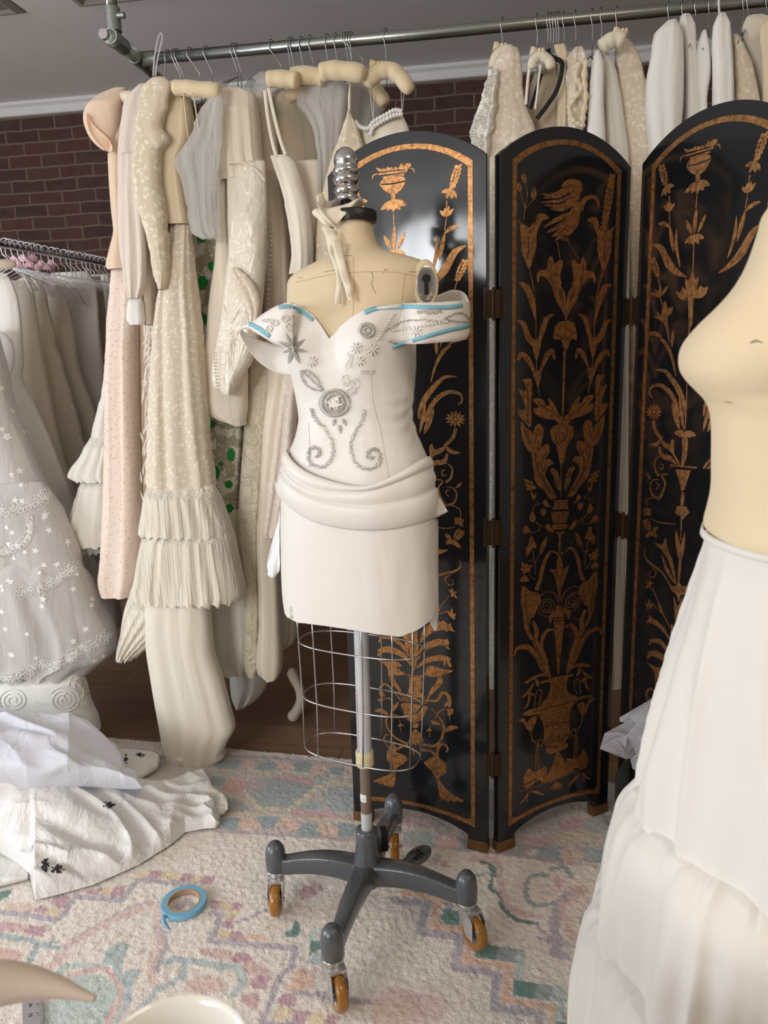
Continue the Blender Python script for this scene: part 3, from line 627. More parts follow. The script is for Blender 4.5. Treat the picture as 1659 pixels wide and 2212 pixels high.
# --- lower half of the outer panels (traced on the left-hand panel)
t = Tr('B', B13)
t.leaf((400, 1172), (402, 880), 60)
for pts, w_ in (([(205, 985), (270, 978), (340, 1030), (376, 1088)], (14, 32, 26, 5)), ([(200, 1060), (262, 1048), (345, 1082), (386, 1138)], (26, 42, 34, 5)), ([(588, 912), (520, 912), (460, 958), (440, 1010)], (24, 44, 32, 6)),
                ([(600, 1015), (540, 1008), (460, 1040), (414, 1112)], (30, 42, 36, 6)), ([(606, 1110), (560, 1095), (480, 1108), (414, 1152)], (26, 36, 30, 5))):
    t.S(pts, w_)
t.leaf((590, 915), (560, 886), 18); t.leaf((575, 925), (592, 948), 18); t.leaf((590, 1020), (586, 984), 18); t.leaf((580, 1025), (602, 1048), 18); t.leaf((590, 1110), (612, 1150), 22); t.leaf((215, 1060), (198, 1088), 18); t.leaf((215, 985), (204, 1008), 14); t.leaf((575, 1110), (575, 1142), 14)
t.P([(193, 1103), (250, 1116), (300, 1114), (334, 1140), (304, 1152), (356, 1186), (300, 1192), (268, 1168), (232, 1130)]); t.S([(268, 1160), (282, 1220), (320, 1275), (330, 1312)], (34, 36, 24, 5))
t.P([(622, 1168), (570, 1188), (520, 1202), (456, 1192), (468, 1172), (480, 1144), (520, 1142), (565, 1158)]); t.S([(545, 1192), (546, 1232), (505, 1280), (476, 1330)], (28, 36, 26, 5))
t.dots([(320, 1158), (480, 1182)], 3)
for k in range(9): t.S([(360+k*11, 1186+k), (366+k*11, 1196+k)], (9, 7))
t.P([(376, 1200), (446, 1204), (450, 1250), (440, 1290), (470, 1322), (338, 1310), (370, 1290), (376, 1250)], False)
t.P([(334, 1316), (476, 1332), (476, 1352), (334, 1338)], False)
for k in range(14): t.S([(342+k*9.6, 1322+k*1.05), (342+k*9.6, 1336+k*1.05)], 4, line=True)
t.P([(338, 1350), (472, 1366), (470, 1402), (442, 1445), (402, 1460), (366, 1442), (343, 1402)]); t.P([(394, 1464), (430, 1464), (425, 1490), (396, 1490)], False)
t.petals((412, 1495), [(372, 1578), (395, 1590), (412, 1592), (432, 1590), (456, 1572)], 26)
for mm in (False,):
    t.S([(474, 1332), (530, 1336), (562, 1292), (596, 1308), (602, 1350)], (10, 16, 18, 22, 26)); t.petals((598, 1340), [(572, 1370), (604, 1376)], 22)
    t.S([(500, 1378), (545, 1430), (570, 1482), (558, 1545), (520, 1590), (450, 1582)], (4, 10, 16, 16, 16, 14)); t.petals((602, 1400), [(590, 1382), (622, 1384), (624, 1408), (596, 1420)], 22)
    t.S([(520, 1440), (548, 1394), (585, 1382)], (6, 8, 6)); t.S([(604, 1418), (602, 1448)], 5)
    t.leaf((572, 1510), (652, 1486), 30, -.1); t.leaf((556, 1470), (494, 1450), 24); t.petals((488, 1500), [(472, 1505), (490, 1492), (504, 1504)], 12); t.S([(490, 1510), (490, 1540)], 5); t.S([(490, 1495), (500, 1470), (530, 1466)], 5)
    t.S([(330, 1335), (250, 1245), (215, 1262), (216, 1300)], (8, 14, 18, 20)); t.petals((228, 1290), [(214, 1312), (236, 1318)], 18); t.petals((212, 1338), [(198, 1328), (215, 1322), (230, 1336)], 20); t.S([(215, 1345), (222, 1380)], 4)
    t.leaf((262, 1416), (178, 1392), 30, .12); t.leaf((268, 1410), (318, 1340), 22); t.S([(215, 1330), (270, 1325), (285, 1380), (270, 1420)], (5, 8, 8, 8)); t.S([(268, 1410), (330, 1425)], (12, 3)); t.petals((328, 1474), [(312, 1478), (330, 1462), (346, 1476)], 12); t.S([(322, 1440), (328, 1510)], 4)
    t.S([(250, 1400), (250, 1480), (300, 1545), (370, 1580)], (12, 14, 14, 14)); t.S([(262, 1600), (236, 1560), (240, 1530), (262, 1528)], (8, 10, 6))
    t.S([(440, 1612), (500, 1622), (528, 1655)], (14, 14, 26)); t.S([(532, 1650), (540, 1600), (572, 1582), (592, 1606), (582, 1626)], (22, 14, 12, 10))
    t.P([(458, 1684), (500, 1655), (530, 1648), (560, 1670), (585, 1702), (582, 1742), (545, 1766), (562, 1802), (602, 1850), (676, 1896), (672, 1906), (640, 1896), (632, 1904), (605, 1894), (598, 1902), (572, 1890), (556, 1892), (545, 1860), (532, 1800), (508, 1742), (472, 1704)])
    t.P([(250, 1625), (280, 1578), (302, 1590), (300, 1622), (350, 1645), (366, 1665), (340, 1692), (306, 1716), (300, 1742), (296, 1790), (282, 1820), (240, 1812), (226, 1804), (205, 1802), (200, 1794), (174, 1790), (220, 1765), (264, 1750), (284, 1702), (252, 1672)])
    t.S([(296, 1612), (350, 1590), (392, 1606), (404, 1644)], (18, 16, 16, 8))
# --- middle panel
t = Tr('C', [P2])
t.S([(845, 655), (828, 596), (790, 570), (738, 592), (700, 660)], (4, 24, 26, 34, 60)); t.P([(690, 610), (716, 640), (698, 700), (690, 770), (642, 838), (600, 862), (566, 800), (600, 720), (636, 660), (660, 610)])
t.P([(565, 500), (590, 455), (645, 435), (700, 455), (718, 505), (700, 560), (680, 600), (640, 640), (600, 600), (640, 520)])
for pts in ([(640, 470), (560, 530), (480, 560), (412, 548)], [(650, 505), (560, 560), (430, 580)], [(660, 550), (560, 600), (415, 612)], [(660, 590), (560, 640), (430, 632)], [(640, 620), (560, 665), (480, 660)]): t.S(pts, (30, 28, 22, 4))
for pts in ([(620, 700), (520, 745), (430, 800)], [(620, 740), (530, 800), (455, 835)], [(620, 780), (540, 840), (490, 868)], [(610, 810), (560, 860), (512, 898)]): t.S(pts, (30, 32, 6))
for pts in ([(650, 480), (590, 500), (570, 490)], [(655, 525), (540, 585)], [(650, 570), (540, 622)], [(600, 745), (520, 800)], [(600, 790), (540, 850)]): t.S(pts, 5, line=True)
t.S([(530, 905), (550, 1030)], 6); t.S([(606, 900), (690, 1035)], 6)
for k in range(4): t.S([(560+k*15, 870), (566+k*15, 900)], (10, 7))
t.leaf((290, 474), (272, 392), 44, vein=True); t.S([(293, 472), (306, 560), (290, 650), (280, 740)], 7); t.leaf((256, 538), (236, 464), 40, vein=True); t.S([(255, 535), (286, 650)], 6); t.leaf((348, 600), (362, 498), 44, vein=True); t.S([(345, 598), (292, 662)], 5)
t.ear((944, 395), (876, 820), 56, 11)
t = Tr('C', [P2], True)
t.P([(232, 738), (262, 768), (300, 790), (326, 800), (354, 755), (362, 788), (384, 705), (430, 698), (468, 732), (420, 750), (394, 800), (376, 850), (372, 950), (346, 1040), (320, 1112), (290, 1052), (264, 980), (256, 850), (250, 790)])
t.S([(312, 860), (316, 960), (306, 1030)], 7, line=True); t.S([(320, 1108), (346, 1220), (366, 1350), (372, 1640)], 7)
t.S([(245, 1213), (300, 1250), (340, 1350), (366, 1490)], (6, 56, 50, 6)); t.S([(228, 1495), (278, 1522), (312, 1620), (368, 1690)], (8, 42, 48, 30)); t.S([(502, 1450), (452, 1482), (420, 1570), (384, 1690)], (8, 36, 44, 20)); t.P([(340, 1650), (372, 1636), (410, 1650), (388, 1760), (376, 1792), (358, 1750)])
t.S([(374, 1780), (376, 1880)], 8); t.S([(236, 1792), (262, 1745), (308, 1782), (345, 1850), (366, 1900)], (22, 32, 44, 34, 14)); t.S([(508, 1785), (494, 1722), (452, 1758), (400, 1880)], (18, 30, 42, 14)); t.P([(350, 1878), (410, 1878), (388, 1985), (368, 1950)]); t.S([(388, 1980), (396, 2060)], (12, 4))
t.P([(600, 1498), (572, 1430), (520, 1340), (488, 1240), (440, 1175), (402, 1164), (390, 1212), (376, 1172), (400, 1122), (454, 1110), (462, 1048), (488, 1008), (510, 1070), (554, 1038), (572, 1062), (552, 1160), (560, 1220), (545, 1262), (552, 1330), (576, 1380), (592, 1420)])
t.S([(490, 1060), (480, 1160), (520, 1300)], 5, line=True); t.P([(545, 1236), (572, 1260), (588, 1300), (598, 1400), (600, 1496), (576, 1420), (560, 1330)]); t.S([(566, 1280), (572, 1350)], 6, line=True)
t = Tr('C', [P2])
t.P([(520, 1530), (550, 1505), (590, 1498), (640, 1503), (665, 1540), (676, 1640), (640, 1628), (625, 1650), (598, 1722), (572, 1690), (556, 1640), (503, 1632), (508, 1570)]); t.S([(524, 1590), (550, 1620), (592, 1640), (640, 1590)], 5, line=True); t.S([(585, 1720), (578, 1960), (572, 2200)], (20, 18, 14))
t = Tr('D', [P2], True)
t.P([(735, 445), (700, 425), (655, 330), (592, 268), (606, 330), (575, 335), (540, 282), (490, 266), (448, 285), (500, 350), (448, 365), (472, 422), (560, 462), (650, 475), (690, 505), (735, 520)]); t.S([(490, 300), (580, 370), (700, 450)], 6, line=True)
t.P([(345, 88), (375, 82), (400, 75), (432, 92), (438, 200), (428, 330), (432, 500), (410, 542), (370, 500), (312, 432), (298, 368), (346, 378), (370, 350), (340, 262), (312, 178), (362, 200), (380, 160)]); t.S([(385, 120), (398, 300), (395, 500)], 7, line=True)
t.P([(330, 488), (376, 540), (430, 582), (442, 620), (468, 540), (515, 512), (548, 580), (530, 680), (512, 752), (450, 720), (416, 782), (372, 720), (338, 640)]); t.S([(355, 560), (420, 700)], 7, line=True); t.S([(500, 560), (460, 700)], 6, line=True)
t.P([(428, 758), (452, 718), (500, 762), (530, 730), (592, 703), (602, 780), (566, 850), (612, 848), (642, 890), (592, 922), (562, 1000), (602, 1080), (666, 1200), (660, 1228), (610, 1226), (556, 1150), (478, 1080), (450, 960), (438, 860)]); t.S([(470, 780), (490, 950), (620, 1190)], 8, line=True); t.S([(580, 760), (530, 880), (540, 1020), (640, 1180)], 8, line=True)
t.P([(612, 965), (622, 942), (650, 934), (690, 992), (702, 1080), (702, 1150), (662, 1092), (645, 1010)]); t.S([(650, 980), (690, 1110)], 4, line=True)
t.P([(615, 1302), (572, 1302), (540, 1262), (572, 1232), (592, 1280)]); t.P([(550, 1318), (512, 1342), (545, 1392), (570, 1350)])
t.dots([(375, 1052), (400, 1062), (430, 1072), (385, 1092), (412, 1102), (440, 1108), (400, 1130), (430, 1135), (460, 1120)], 16); t.leaf((455, 1240), (428, 1155), 30); t.leaf((455, 1240), (478, 1160), 18)
t.S([(462, 1240), (502, 1275), (455, 1300), (445, 1362)], (4, 8, 6, 5)); t.P([(440, 1352), (474, 1410), (444, 1452), (412, 1412)]); t.S([(470, 1448), (520, 1482), (565, 1502)], 7)
t.P([(350, 1530), (376, 1482), (400, 1500), (430, 1552), (400, 1548), (370, 1562)]); t.S([(428, 1552), (500, 1532), (516, 1482)], 7); t.dots([(590, 1490), (600, 1515), (625, 1530)], 20)
t.P([(430, 1583), (482, 1690), (440, 1702), (386, 1782), (378, 1690), (400, 1680)]); t.leaf((512, 1760), (582, 1588), 58, vein=True); t.S([(512, 1758), (466, 1842)], 6); t.S([(440, 1700), (464, 1850), (470, 1960)], 6)
t.petals((385, 1900), [(335, 1832), (385, 1845), (440, 1860), (420, 1920), (328, 1900), (350, 1945)], 42); t.P([(325, 2020), (345, 1972), (378, 1960), (408, 2010)]); t.S([(395, 1830), (440, 1815), (470, 1850)], 5); t.S([(410, 1940), (430, 1975), (470, 1995)], 6)
t.S([(672, 1745), (622, 1730), (570, 1800), (536, 1900), (512, 2010), (478, 2100)], (12, 24, 38, 42, 40, 50))
t = Tr('D', [P2])
t.P([(614, 592), (640, 540), (700, 512), (735, 490), (770, 512), (830, 540), (832, 620), (792, 690), (768, 742), (742, 872), (718, 890), (702, 872), (668, 722), (638, 682)])
for pts in ([(700, 530), (690, 600), (710, 690)], [(760, 530), (770, 600), (740, 690)], [(650, 580), (665, 650), (690, 720)], [(810, 580), (790, 650), (760, 720)], [(730, 600), (730, 700)]): t.S(pts, 7, line=True)
t.S([(718, 880), (714, 1040), (711, 1210)], (12, 10, 8)); t.P([(642, 1242), (780, 1236), (772, 1290), (790, 1322), (628, 1330), (655, 1290)], False); t.P([(616, 1352), (792, 1346), (770, 1452), (642, 1462)], False); t.P([(640, 1478), (770, 1468), (764, 1510), (650, 1520)]); t.P([(665, 1545), (746, 1538), (738, 1562), (676, 1566)])
for k in range(6): t.S([(642+k*26, 1360), (650+k*24, 1450)], 6, line=True)
for k in range(4): t.S([(668+k*30, 1250), (664+k*30, 1318)], 6, line=True)
t.S([(703, 1570), (700, 1740)], (28, 20)); t.P([(700, 1765), (726, 1830), (740, 1900), (788, 1868), (748, 2000), (716, 2080), (702, 2200), (672, 2050), (650, 1962), (608, 1900), (664, 1900), (676, 1830)]); t.dots([(682, 1752), (722, 1748)], 14)
for pts in ([(690, 1950), (690, 2040)], [(715, 1950), (712, 2040)], [(670, 1900), (672, 1980)]): t.S(pts, 6, line=True)
t = Tr('E', [P2], True)
t.P([(290, 58), (350, 100), (420, 118), (432, 180), (402, 240), (382, 300), (352, 322), (345, 400), (372, 482), (340, 470), (302, 380), (292, 262), (274, 178)]); t.S([(310, 120), (320, 260), (345, 440)], 7, line=True)
t.S([(485+55*cos(g), 215+55*sin(g)) for g in [k*pi/5 for k in range(11)]], 7); t.S([(485+32*cos(g), 215+36*sin(g)) for g in [k*pi/4 for k in range(9)]], 6); t.dots([(485, 215)], 6)
t.S([(576, 184), (545, 120), (480, 106), (430, 140)], (8, 6, 5)); t.S([(405, 195), (420, 270), (480, 300), (510, 290)], 5)
t.P([(558, 240), (500, 300), (512, 352), (530, 310), (560, 280)]); t.S([(372, 340), (402, 420), (392, 500), (440, 600), (480, 700), (505, 790)], (28, 40, 50, 50, 44, 24)); t.S([(375, 400), (385, 500), (460, 690)], 6, line=True)
t.S([(536, 408), (488, 412), (446, 480), (442, 560), (490, 660)], (6, 30, 40, 34, 16)); t.S([(222, 615), (248, 555), (330, 545), (400, 620), (452, 720), (500, 775)], (8, 32, 46, 46, 38, 20)); t.S([(330, 560), (400, 640), (470, 740)], 5, line=True)
t.S([(498, 782), (440, 765), (372, 792), (310, 835)], (6, 20, 32, 16)); t.leaf((390, 790), (420, 862), 34); t.S([(382, 830), (342, 890), (288, 945)], (14, 26, 18)); t.S([(342, 900), (338, 980), (300, 1040)], (24, 22, 16)); t.leaf((340, 910), (385, 930), 26)
t.S([(382, 1022), (402, 900), (440, 892), (432, 960), (410, 1010)], 8); t.P([(255, 1130), (298, 1108), (330, 1148), (352, 1108), (402, 1100), (378, 1180), (355, 1216), (320, 1192), (300, 1150)]); t.S([(354, 1214), (370, 1290), (396, 1318), (392, 1522)], 8)
t.S([(416, 1520), (412, 1320), (424, 1282), (452, 1296), (444, 1330), (426, 1330)], (12, 11, 9, 7)); t.P([(308, 1560), (338, 1510), (370, 1532), (402, 1530), (440, 1510), (470, 1496), (482, 1540), (450, 1600), (400, 1612), (342, 1662), (300, 1655), (294, 1600)]); t.dots([(330, 1576)], 0.1)
t.S([(320, 1575), (335, 1580)], 5, line=True); t.S([(300, 1640), (350, 1620), (390, 1590)], 6, line=True); t.S([(342, 1690), (302, 1755), (266, 1792)], (10, 20, 8)); t.S([(350, 1690), (400, 1700), (456, 1722)], (12, 26, 10)); t.S([(330, 1700), (320, 1780)], (14, 8))
t = Tr('E', [P2])
t.P([(556, 214), (592, 212), (600, 250), (622, 300), (540, 312), (560, 260)], False); t.P([(534, 342), (622, 334), (602, 520), (574, 765), (570, 765), (554, 520)], False); t.P([(545, 318), (616, 310), (618, 326), (540, 334)], False)
t.P([(430, 825), (520, 792), (640, 768), (692, 758), (688, 770), (650, 792), (642, 860), (658, 910), (720, 945), (600, 985), (430, 1020), (485, 950), (510, 880), (506, 822), (440, 836)]); t.P([(288, 1076), (380, 1030), (600, 968), (830, 925), (822, 942), (742, 965), (692, 1005), (668, 1060), (660, 1140), (666, 1200), (652, 1262), (600, 1322), (480, 1332), (458, 1282), (462, 1200), (442, 1130), (402, 1082), (340, 1092)])
for k in range(10): t.S([(472+k*19, 1262-k*4), (478+k*17, 1318-k*3)], 6, line=True)
t.S([(400, 1050), (600, 1000), (740, 965)], 6, line=True); t.S([(462, 1176), (660, 1136)], 5, line=True); t.S([(545, 960), (545, 890), (570, 870), (600, 890), (590, 950)], 6, line=True); t.S([(560, 950), (572, 880)], 5, line=True)
t.P([(480, 1345), (560, 1338), (640, 1308), (645, 1340), (592, 1368), (500, 1396)]); t.P([(555, 1392), (586, 1386), (622, 1450), (702, 1518), (560, 1592), (430, 1626), (512, 1520), (540, 1450)]); t.S([(258, 1695), (520, 1610), (800, 1498)], 6)
for a_ in ((510, 1684), (535, 1692), (560, 1690), (588, 1682), (612, 1668)): t.leaf((560, 1612), a_, 22)

# --- build it
scr = empty('folding_screen', (P1.a+P2.a)/2, 'three-panel black lacquer folding screen with arched tops and gilt floral decoration', 'folding screen')
def arc_y(u, u0, u1, v0, v1):               # circular-ish arch between (u0,v0),(u1,v0) with crown v1
    s_ = (u-(u0+u1)/2)/((u1-u0)/2); return v0+(v1-v0)*(1-s_*s_)*(1+0.12*s_*s_)
def panel_outline(W, side, crown):
    pts = [(0, 0), (0.056, 0), (0.056, 0.042)]
    for k in range(1, 20): u = lerp(0.056, W-0.056, k/20); pts.append((u, arc_y(u, 0.056, W-0.056, 0.044, 0.078)))
    pts += [(W-0.056, 0.042), (W-0.056, 0), (W, 0), (W, side)]
    for k in range(1, 28): u = lerp(W, 0, k/28); pts.append((u, arc_y(u, 0, W, side, crown)))
    pts.append((0, side)); return pts
def extrude(P, mb, pts, o0, o1):
    bb = len(mb.v); n = len(pts)
    mb.v += [tuple(P.at(u, v, o0)) for u, v in pts]+[tuple(P.at(u, v, o1)) for u, v in pts]
    mb.f.append(tuple(bb+n+i for i in range(n))); mb.f.append(tuple(bb+i for i in reversed(range(n))))
    mb.f += [(bb+i, bb+(i+1) % n, bb+n+(i+1) % n, bb+n+i) for i in range(n)]
for P in (P1, P2, P3):
    W = P.W; mb = MB(); extrude(P, mb, panel_outline(W, 1.812, 1.887), -0.024, 0)
    pn = mb.build('panel', LACQ, scr, smooth=False, bevel=0.002)
    mb = MB()                                 # gilt border line
    i0, w_ = 0.034, 0.0115
    def loop(ins):
        a, b = i0+ins, W-i0-ins; pts = [(a, 0.070+ins*2.2)]
        for k in range(1, 24): u = lerp(a, b, k/24); pts.append((u, arc_y(u, a, b, 0.070+ins*1.6, 0.094+ins)))
        pts += [(b, 0.070+ins*2.2), (b, 1.802-ins*0.9)]
        for k in range(1, 24): u = lerp(b, a, k/24); pts.append((u, arc_y(u, a, b, 1.802-ins*0.9, 1.858-ins)))
        pts.append((a, 1.802-ins*0.9)); return pts
    A, Bp = loop(0), loop(w_)
    mb.loft([[P.at(u, v, 0.0) for u, v in A], [P.at(u, v, 0.0009) for u, v in A], [P.at(u, v, 0.0009) for u, v in Bp], [P.at(u, v, 0.0) for u, v in Bp]], True)
    mb.build('gilt_border', GILT, pn, smooth=False)
    mb = MB()
    for i, sh in enumerate(P.shapes): extrude(P, mb, sh, -0.0004, 0.0010+(i % 40)*0.000008)
    nf = len(mb.f)
    for i, sh in enumerate(P.lines): extrude(P, mb, sh, 0.0004, 0.0016)
    go = mb.build('gilt_ornament', GILT, pn, smooth=False); go.data.materials.append(INCISE)
    for i in range(nf, len(go.data.polygons)): go.data.polygons[i].material_index = 1
    for u0 in (0, W-0.056):
        mb = MB(); extrude(P, mb, [(u0-0.0015, 0), (u0+0.0575, 0), (u0+0.0575, 0.030), (u0-0.0015, 0.030)], -0.0256, 0.0016)
        mb.build('foot_cap', FOOTM, pn, smooth=False, bevel=0.001)
def hinge(PA, ua, PB, ub, z):
    mb = MB()
    for P, u, sg in ((PA, ua, -1), (PB, ub, 1)):
        extrude(P, mb, [(u, z-0.038), (u+sg*0.009, z-0.038), (u+sg*0.009, z+0.038), (u, z+0.038)] , -0.003, 0.0022)
    c = (PA.at(ua, z, 0.001)+PB.at(ub, z, 0.001))/2
    mb.tube([c-Vector((0, 0, 0.038)), c+Vector((0, 0, 0.038))], 0.0045, 10)
    d = (PB.at(ub, z, 0)-PA.at(ua, z, 0))
    mb.box(c-Vector((0, 0, 0)), (d.length, 0.002, 0.065), Matrix.Rotation(atan2(d.y, d.x), 3, 'Z'))
    mb.build('hinge', HINGEM, scr, smooth=False)
for z in (0.27, 0.92, 1.48): hinge(P1, P1.W, P2, 0, z); hinge(P2, P2.W, P3, 0, z-0.03 if z < 1 else z-0.02)
# ------------------------------------------------------------------ dress form in the middle of the room
CANVAS = fabric('form_canvas', (218, 198, 164), 0.75, 0.1, 0.08, 5, 700)
STEEL = simple('brushed_chrome', (205, 205, 205), 0.16, 1.0)
WIRE = simple('nickel_wire', (186, 184, 180), 0.25, 1.0)
CASTGREY = simple('hammered_grey_enamel', (86, 90, 94), 0.28, 0.15, bs=0.5, bscale=160, coat=0.4)
BLACKP = simple('black_plastic', (16, 16, 17), 0.35, bs=0.3, bscale=300)
AMBER = simple('amber_urethane', (158, 104, 28), 0.25, coat=0.35, var=0.15, vscale=30)
BC = Vector((-0.316, 1.58, 0)); PHI = radians(15)
WV = Vector((cos(PHI), -sin(PHI), 0)); FV = Vector((-sin(PHI), -cos(PHI), 0))
class Body:
    def __init__(s, rows, Y=1.58, bust=0.028, grow=0.0, w=WV, f=FV, bz=None, phi=PHI):
        R = []
        for y, xl, xr, ra in rows:
            a = AY(xl, y, Y); b = AY(xr, y, Y); R.append(((a.z+b.z)/2, (a.x+b.x)/2, (b.x-a.x)/2, ra))
        s.R = sorted(R); s.Y = Y; s.z0, s.z1 = s.R[0][0], s.R[-1][0]; s.g = grow; s.w = w; s.f = f; s.phi = phi
        s.T = interp_rows([(r[0], r[1], r[2], r[3]) for r in s.R], 400); s.bust = bust; s.bz = bz if bz else AY(755, 745, Y-0.1).z
    def at(s, th, z, off=0.0):
        T = s.T; k = (z-s.z0)/(s.z1-s.z0)*(len(T)-1); k = min(max(k, 0), len(T)-1.001); i = int(k); t = k-i
        cx = lerp(T[i][1], T[i+1][1], t); hw = lerp(T[i][2], T[i+1][2], t)+s.g+off; ra = lerp(T[i][3], T[i+1][3], t)
        a = hw/sqrt(cos(s.phi)**2+(ra*sin(s.phi))**2); b = a*ra
        n = 2.3; c_, s_ = cos(th), sin(th)
        x = a*math.copysign(abs(c_)**(2/n), c_); y = b*math.copysign(abs(s_)**(2/n), s_)
        if s_ > 0 and s.bust:
            zz = math.exp(-((z-s.bz)/0.062)**2); d = lambda q: ((th-q+pi) % (2*pi)-pi)
            y += s.bust*zz*(math.exp(-(d(radians(56))/0.42)**2)+math.exp(-(d(radians(124))/0.42)**2)) - 0.010*zz*math.exp(-(d(pi/2)/0.2)**2)
        return Vector((cx, s.Y, z)) + s.w*x + s.f*y
    def mesh(s, z0, z1, nz=90, nt=96, cap0=True, cap1=True, off=0.0):
        mb = MB(); rings = [[s.at(2*pi*k/nt, lerp(z0, z1, j/(nz-1)), off) for k in range(nt)] for j in range(nz)]
        return mb.loft(rings, True, cap0, cap1)
ROWS = [(478, 716, 808, .98), (518, 718, 816, .98), (538, 712, 830, .92), (548, 704, 850, .86), (556, 690, 878, .78), (564, 672, 903, .70), (572, 652, 922, .64), (583, 630, 937, .60), (599, 614, 942, .58), (620, 612, 942, .58), (650, 612, 938, .60),
        (690, 615, 918, .68), (740, 622, 898, .72), (800, 631, 896, .72), (850, 640, 892, .70), (900, 647, 889, .69), (940, 640, 900, .68), (985, 622, 920, .66), (1040, 611, 933, .64),
        (1100, 608, 938, .62), (1200, 607, 941, .60), (1290, 611, 947, .58), (1350, 618, 945, .56)]
TOR = Body(ROWS, grow=-0.006); DRS = Body(ROWS, grow=0.0015)
form = empty('dress_form', BC, 'professional dress form with cream canvas torso, chrome neck finial and grey four-legged caster base', 'dress form')
zneck = TOR.z1-0.002
torso = TOR.mesh(AY(780, 1230, 1.58).z, zneck, 110).build('torso', CANVAS, form)
tz = lambda y: AY(779, y, 1.58).z
nc_ = TOR.at(0, zneck)*0.5+TOR.at(pi, zneck)*0.5; nc_.z = zneck
mb = MB(); rr = 0.0485
mb.lathe(nc_, [(rr*1.0, -0.001), (rr*1.02, 0.004), (rr*1.02, 0.017), (rr*0.97, 0.021), (rr*0.3, 0.022)], 40, cap0=True, cap1=True); mb.build('neck_cap', BLACKP, form, auto=40)
fin = []
zz0 = zneck+0.020
for r, z in ((0.004, 0), (0.012, .001), (0.016, .004), (0.012, .009), (0.010, .014), (0.017, .018), (0.024, .024), (0.0265, .030), (0.0225, .037), (0.0275, .044), (0.0245, .051), (0.0215, .055), (0.0265, .060), (0.0285, .067), (0.0245, .074), (0.0285, .080), (0.0285, .086), (0.0245, .091), (0.0255, .096), (0.0265, .103), (0.024, .112), (0.0185, .121), (0.010, .127), (0.002, .129)):
    fin.append((r*0.95, z))
fc = Vector((AY(751, 470, 1.60).x, 1.60, zz0)); MB().lathe(fc, fin, 36).build('neck_finial', STEEL, form, auto=60)
# arm plate on the viewer's right shoulder
pc = AY(920, 614, 1.506); n_ = (WV*0.52+FV*0.85).normalized(); M = frame_to(n_)
S3 = Matrix.Diagonal((1, 1, 1)); oval = [Vector((0.019*cos(k*pi/20), 0.034*sin(k*pi/20), 0)) for k in range(40)]
mb = MB(); rim = [[pc+M@(Vector((v.x*s_, v.y*s_, h_))) for v in oval] for s_, h_ in ((1.30, -0.040), (1.40, -0.006), (1.30, 0.0), (1.12, 0.0015), (1.02, 0.001))]
mb.loft(rim, True, False, True); mb.build('shoulder_end', CANVAS, form)
mb = MB(); mb.loft([[pc+M@Vector((v.x*s_, v.y*s_, h_)) for v in oval] for s_, h_ in ((1.02, 0.0005), (1.0, 0.004), (0.9, 0.0048), (0.5, 0.005))], True, False, True)
ap = mb.build('arm_plate', STEEL, form, auto=50)
mb = MB(); mb.lathe(pc+M@Vector((0, 0.010, 0)), [(0.0085, 0.0046), (0.0085, 0.0056)], 20, M); mb.box(pc+M@Vector((0, -0.006, 0.0053)), (0.008, 0.028, 0.0008), M); mb.build('keyhole_slot', BLACKP, ap, smooth=False)
for sx in (-0.011, 0.011): MB().ball(pc+M@Vector((sx, -0.021, 0.005)), 0.0022, 8, 5).build('rivet', STEEL, ap)
# pen marks and seam lines on the canvas, following the surface
def bvh_of(*obs):
    V, Fs = [], []
    dg = None
    for o in obs:
        off = Vector((0, 0, 0)); q = o
        while q: off += Vector(q.matrix_basis.translation); q = q.parent
        b = len(V); V += [v.co+off for v in o.data.vertices]; Fs += [tuple(i+b for i in p.vertices) for p in o.data.polygons]
    return BVHTree.FromPolygons(V, Fs)
def hit(bv, px, py, off=0.0):
    d = ray(px, py).normalized(); loc, nrm, i, ds = bv.ray_cast(CAM, d)
    if loc is None: return None, None
    if nrm.dot(d) > 0: nrm = -nrm
    return loc+nrm*off, nrm
bt = bvh_of(torso)
PENM = simple('pen_mark', (96, 84, 74), 0.8); SEAM = simple('canvas_seam', (196, 172, 136), 0.9)
def surf_line(bv, pts, r, mb, off=0.0003, n=5):
    q = [hit(bv, x, y, off)[0] for x, y in catmull(pts, 6)]; q = [p for p in q if p]
    if len(q) > 1: mb.tube(q, r, n)
mb = MB()
for pts in ([(745, 552), (762, 553)], [(646, 601), (655, 600)], [(614, 604), (618, 607)], [(828, 590), (832, 582), (838, 583)], [(884, 587), (908, 588)], [(802, 586), (806, 600), (803, 614), (812, 634)], [(700, 588), (730, 582)]): surf_line(bt, pts, 0.0004, mb)
mb.build('pen_marks', PENM, torso)
mb = MB(); surf_line(bt, [(640, 610), (700, 596), (770, 588), (850, 588), (915, 600)], 0.0006, mb); surf_line(bt, [(763, 556), (764, 620), (762, 700)], 0.0006, mb); surf_line(bt, [(874, 592), (868, 650)], 0.0008, mb); mb.build('canvas_seams', SEAM, torso)
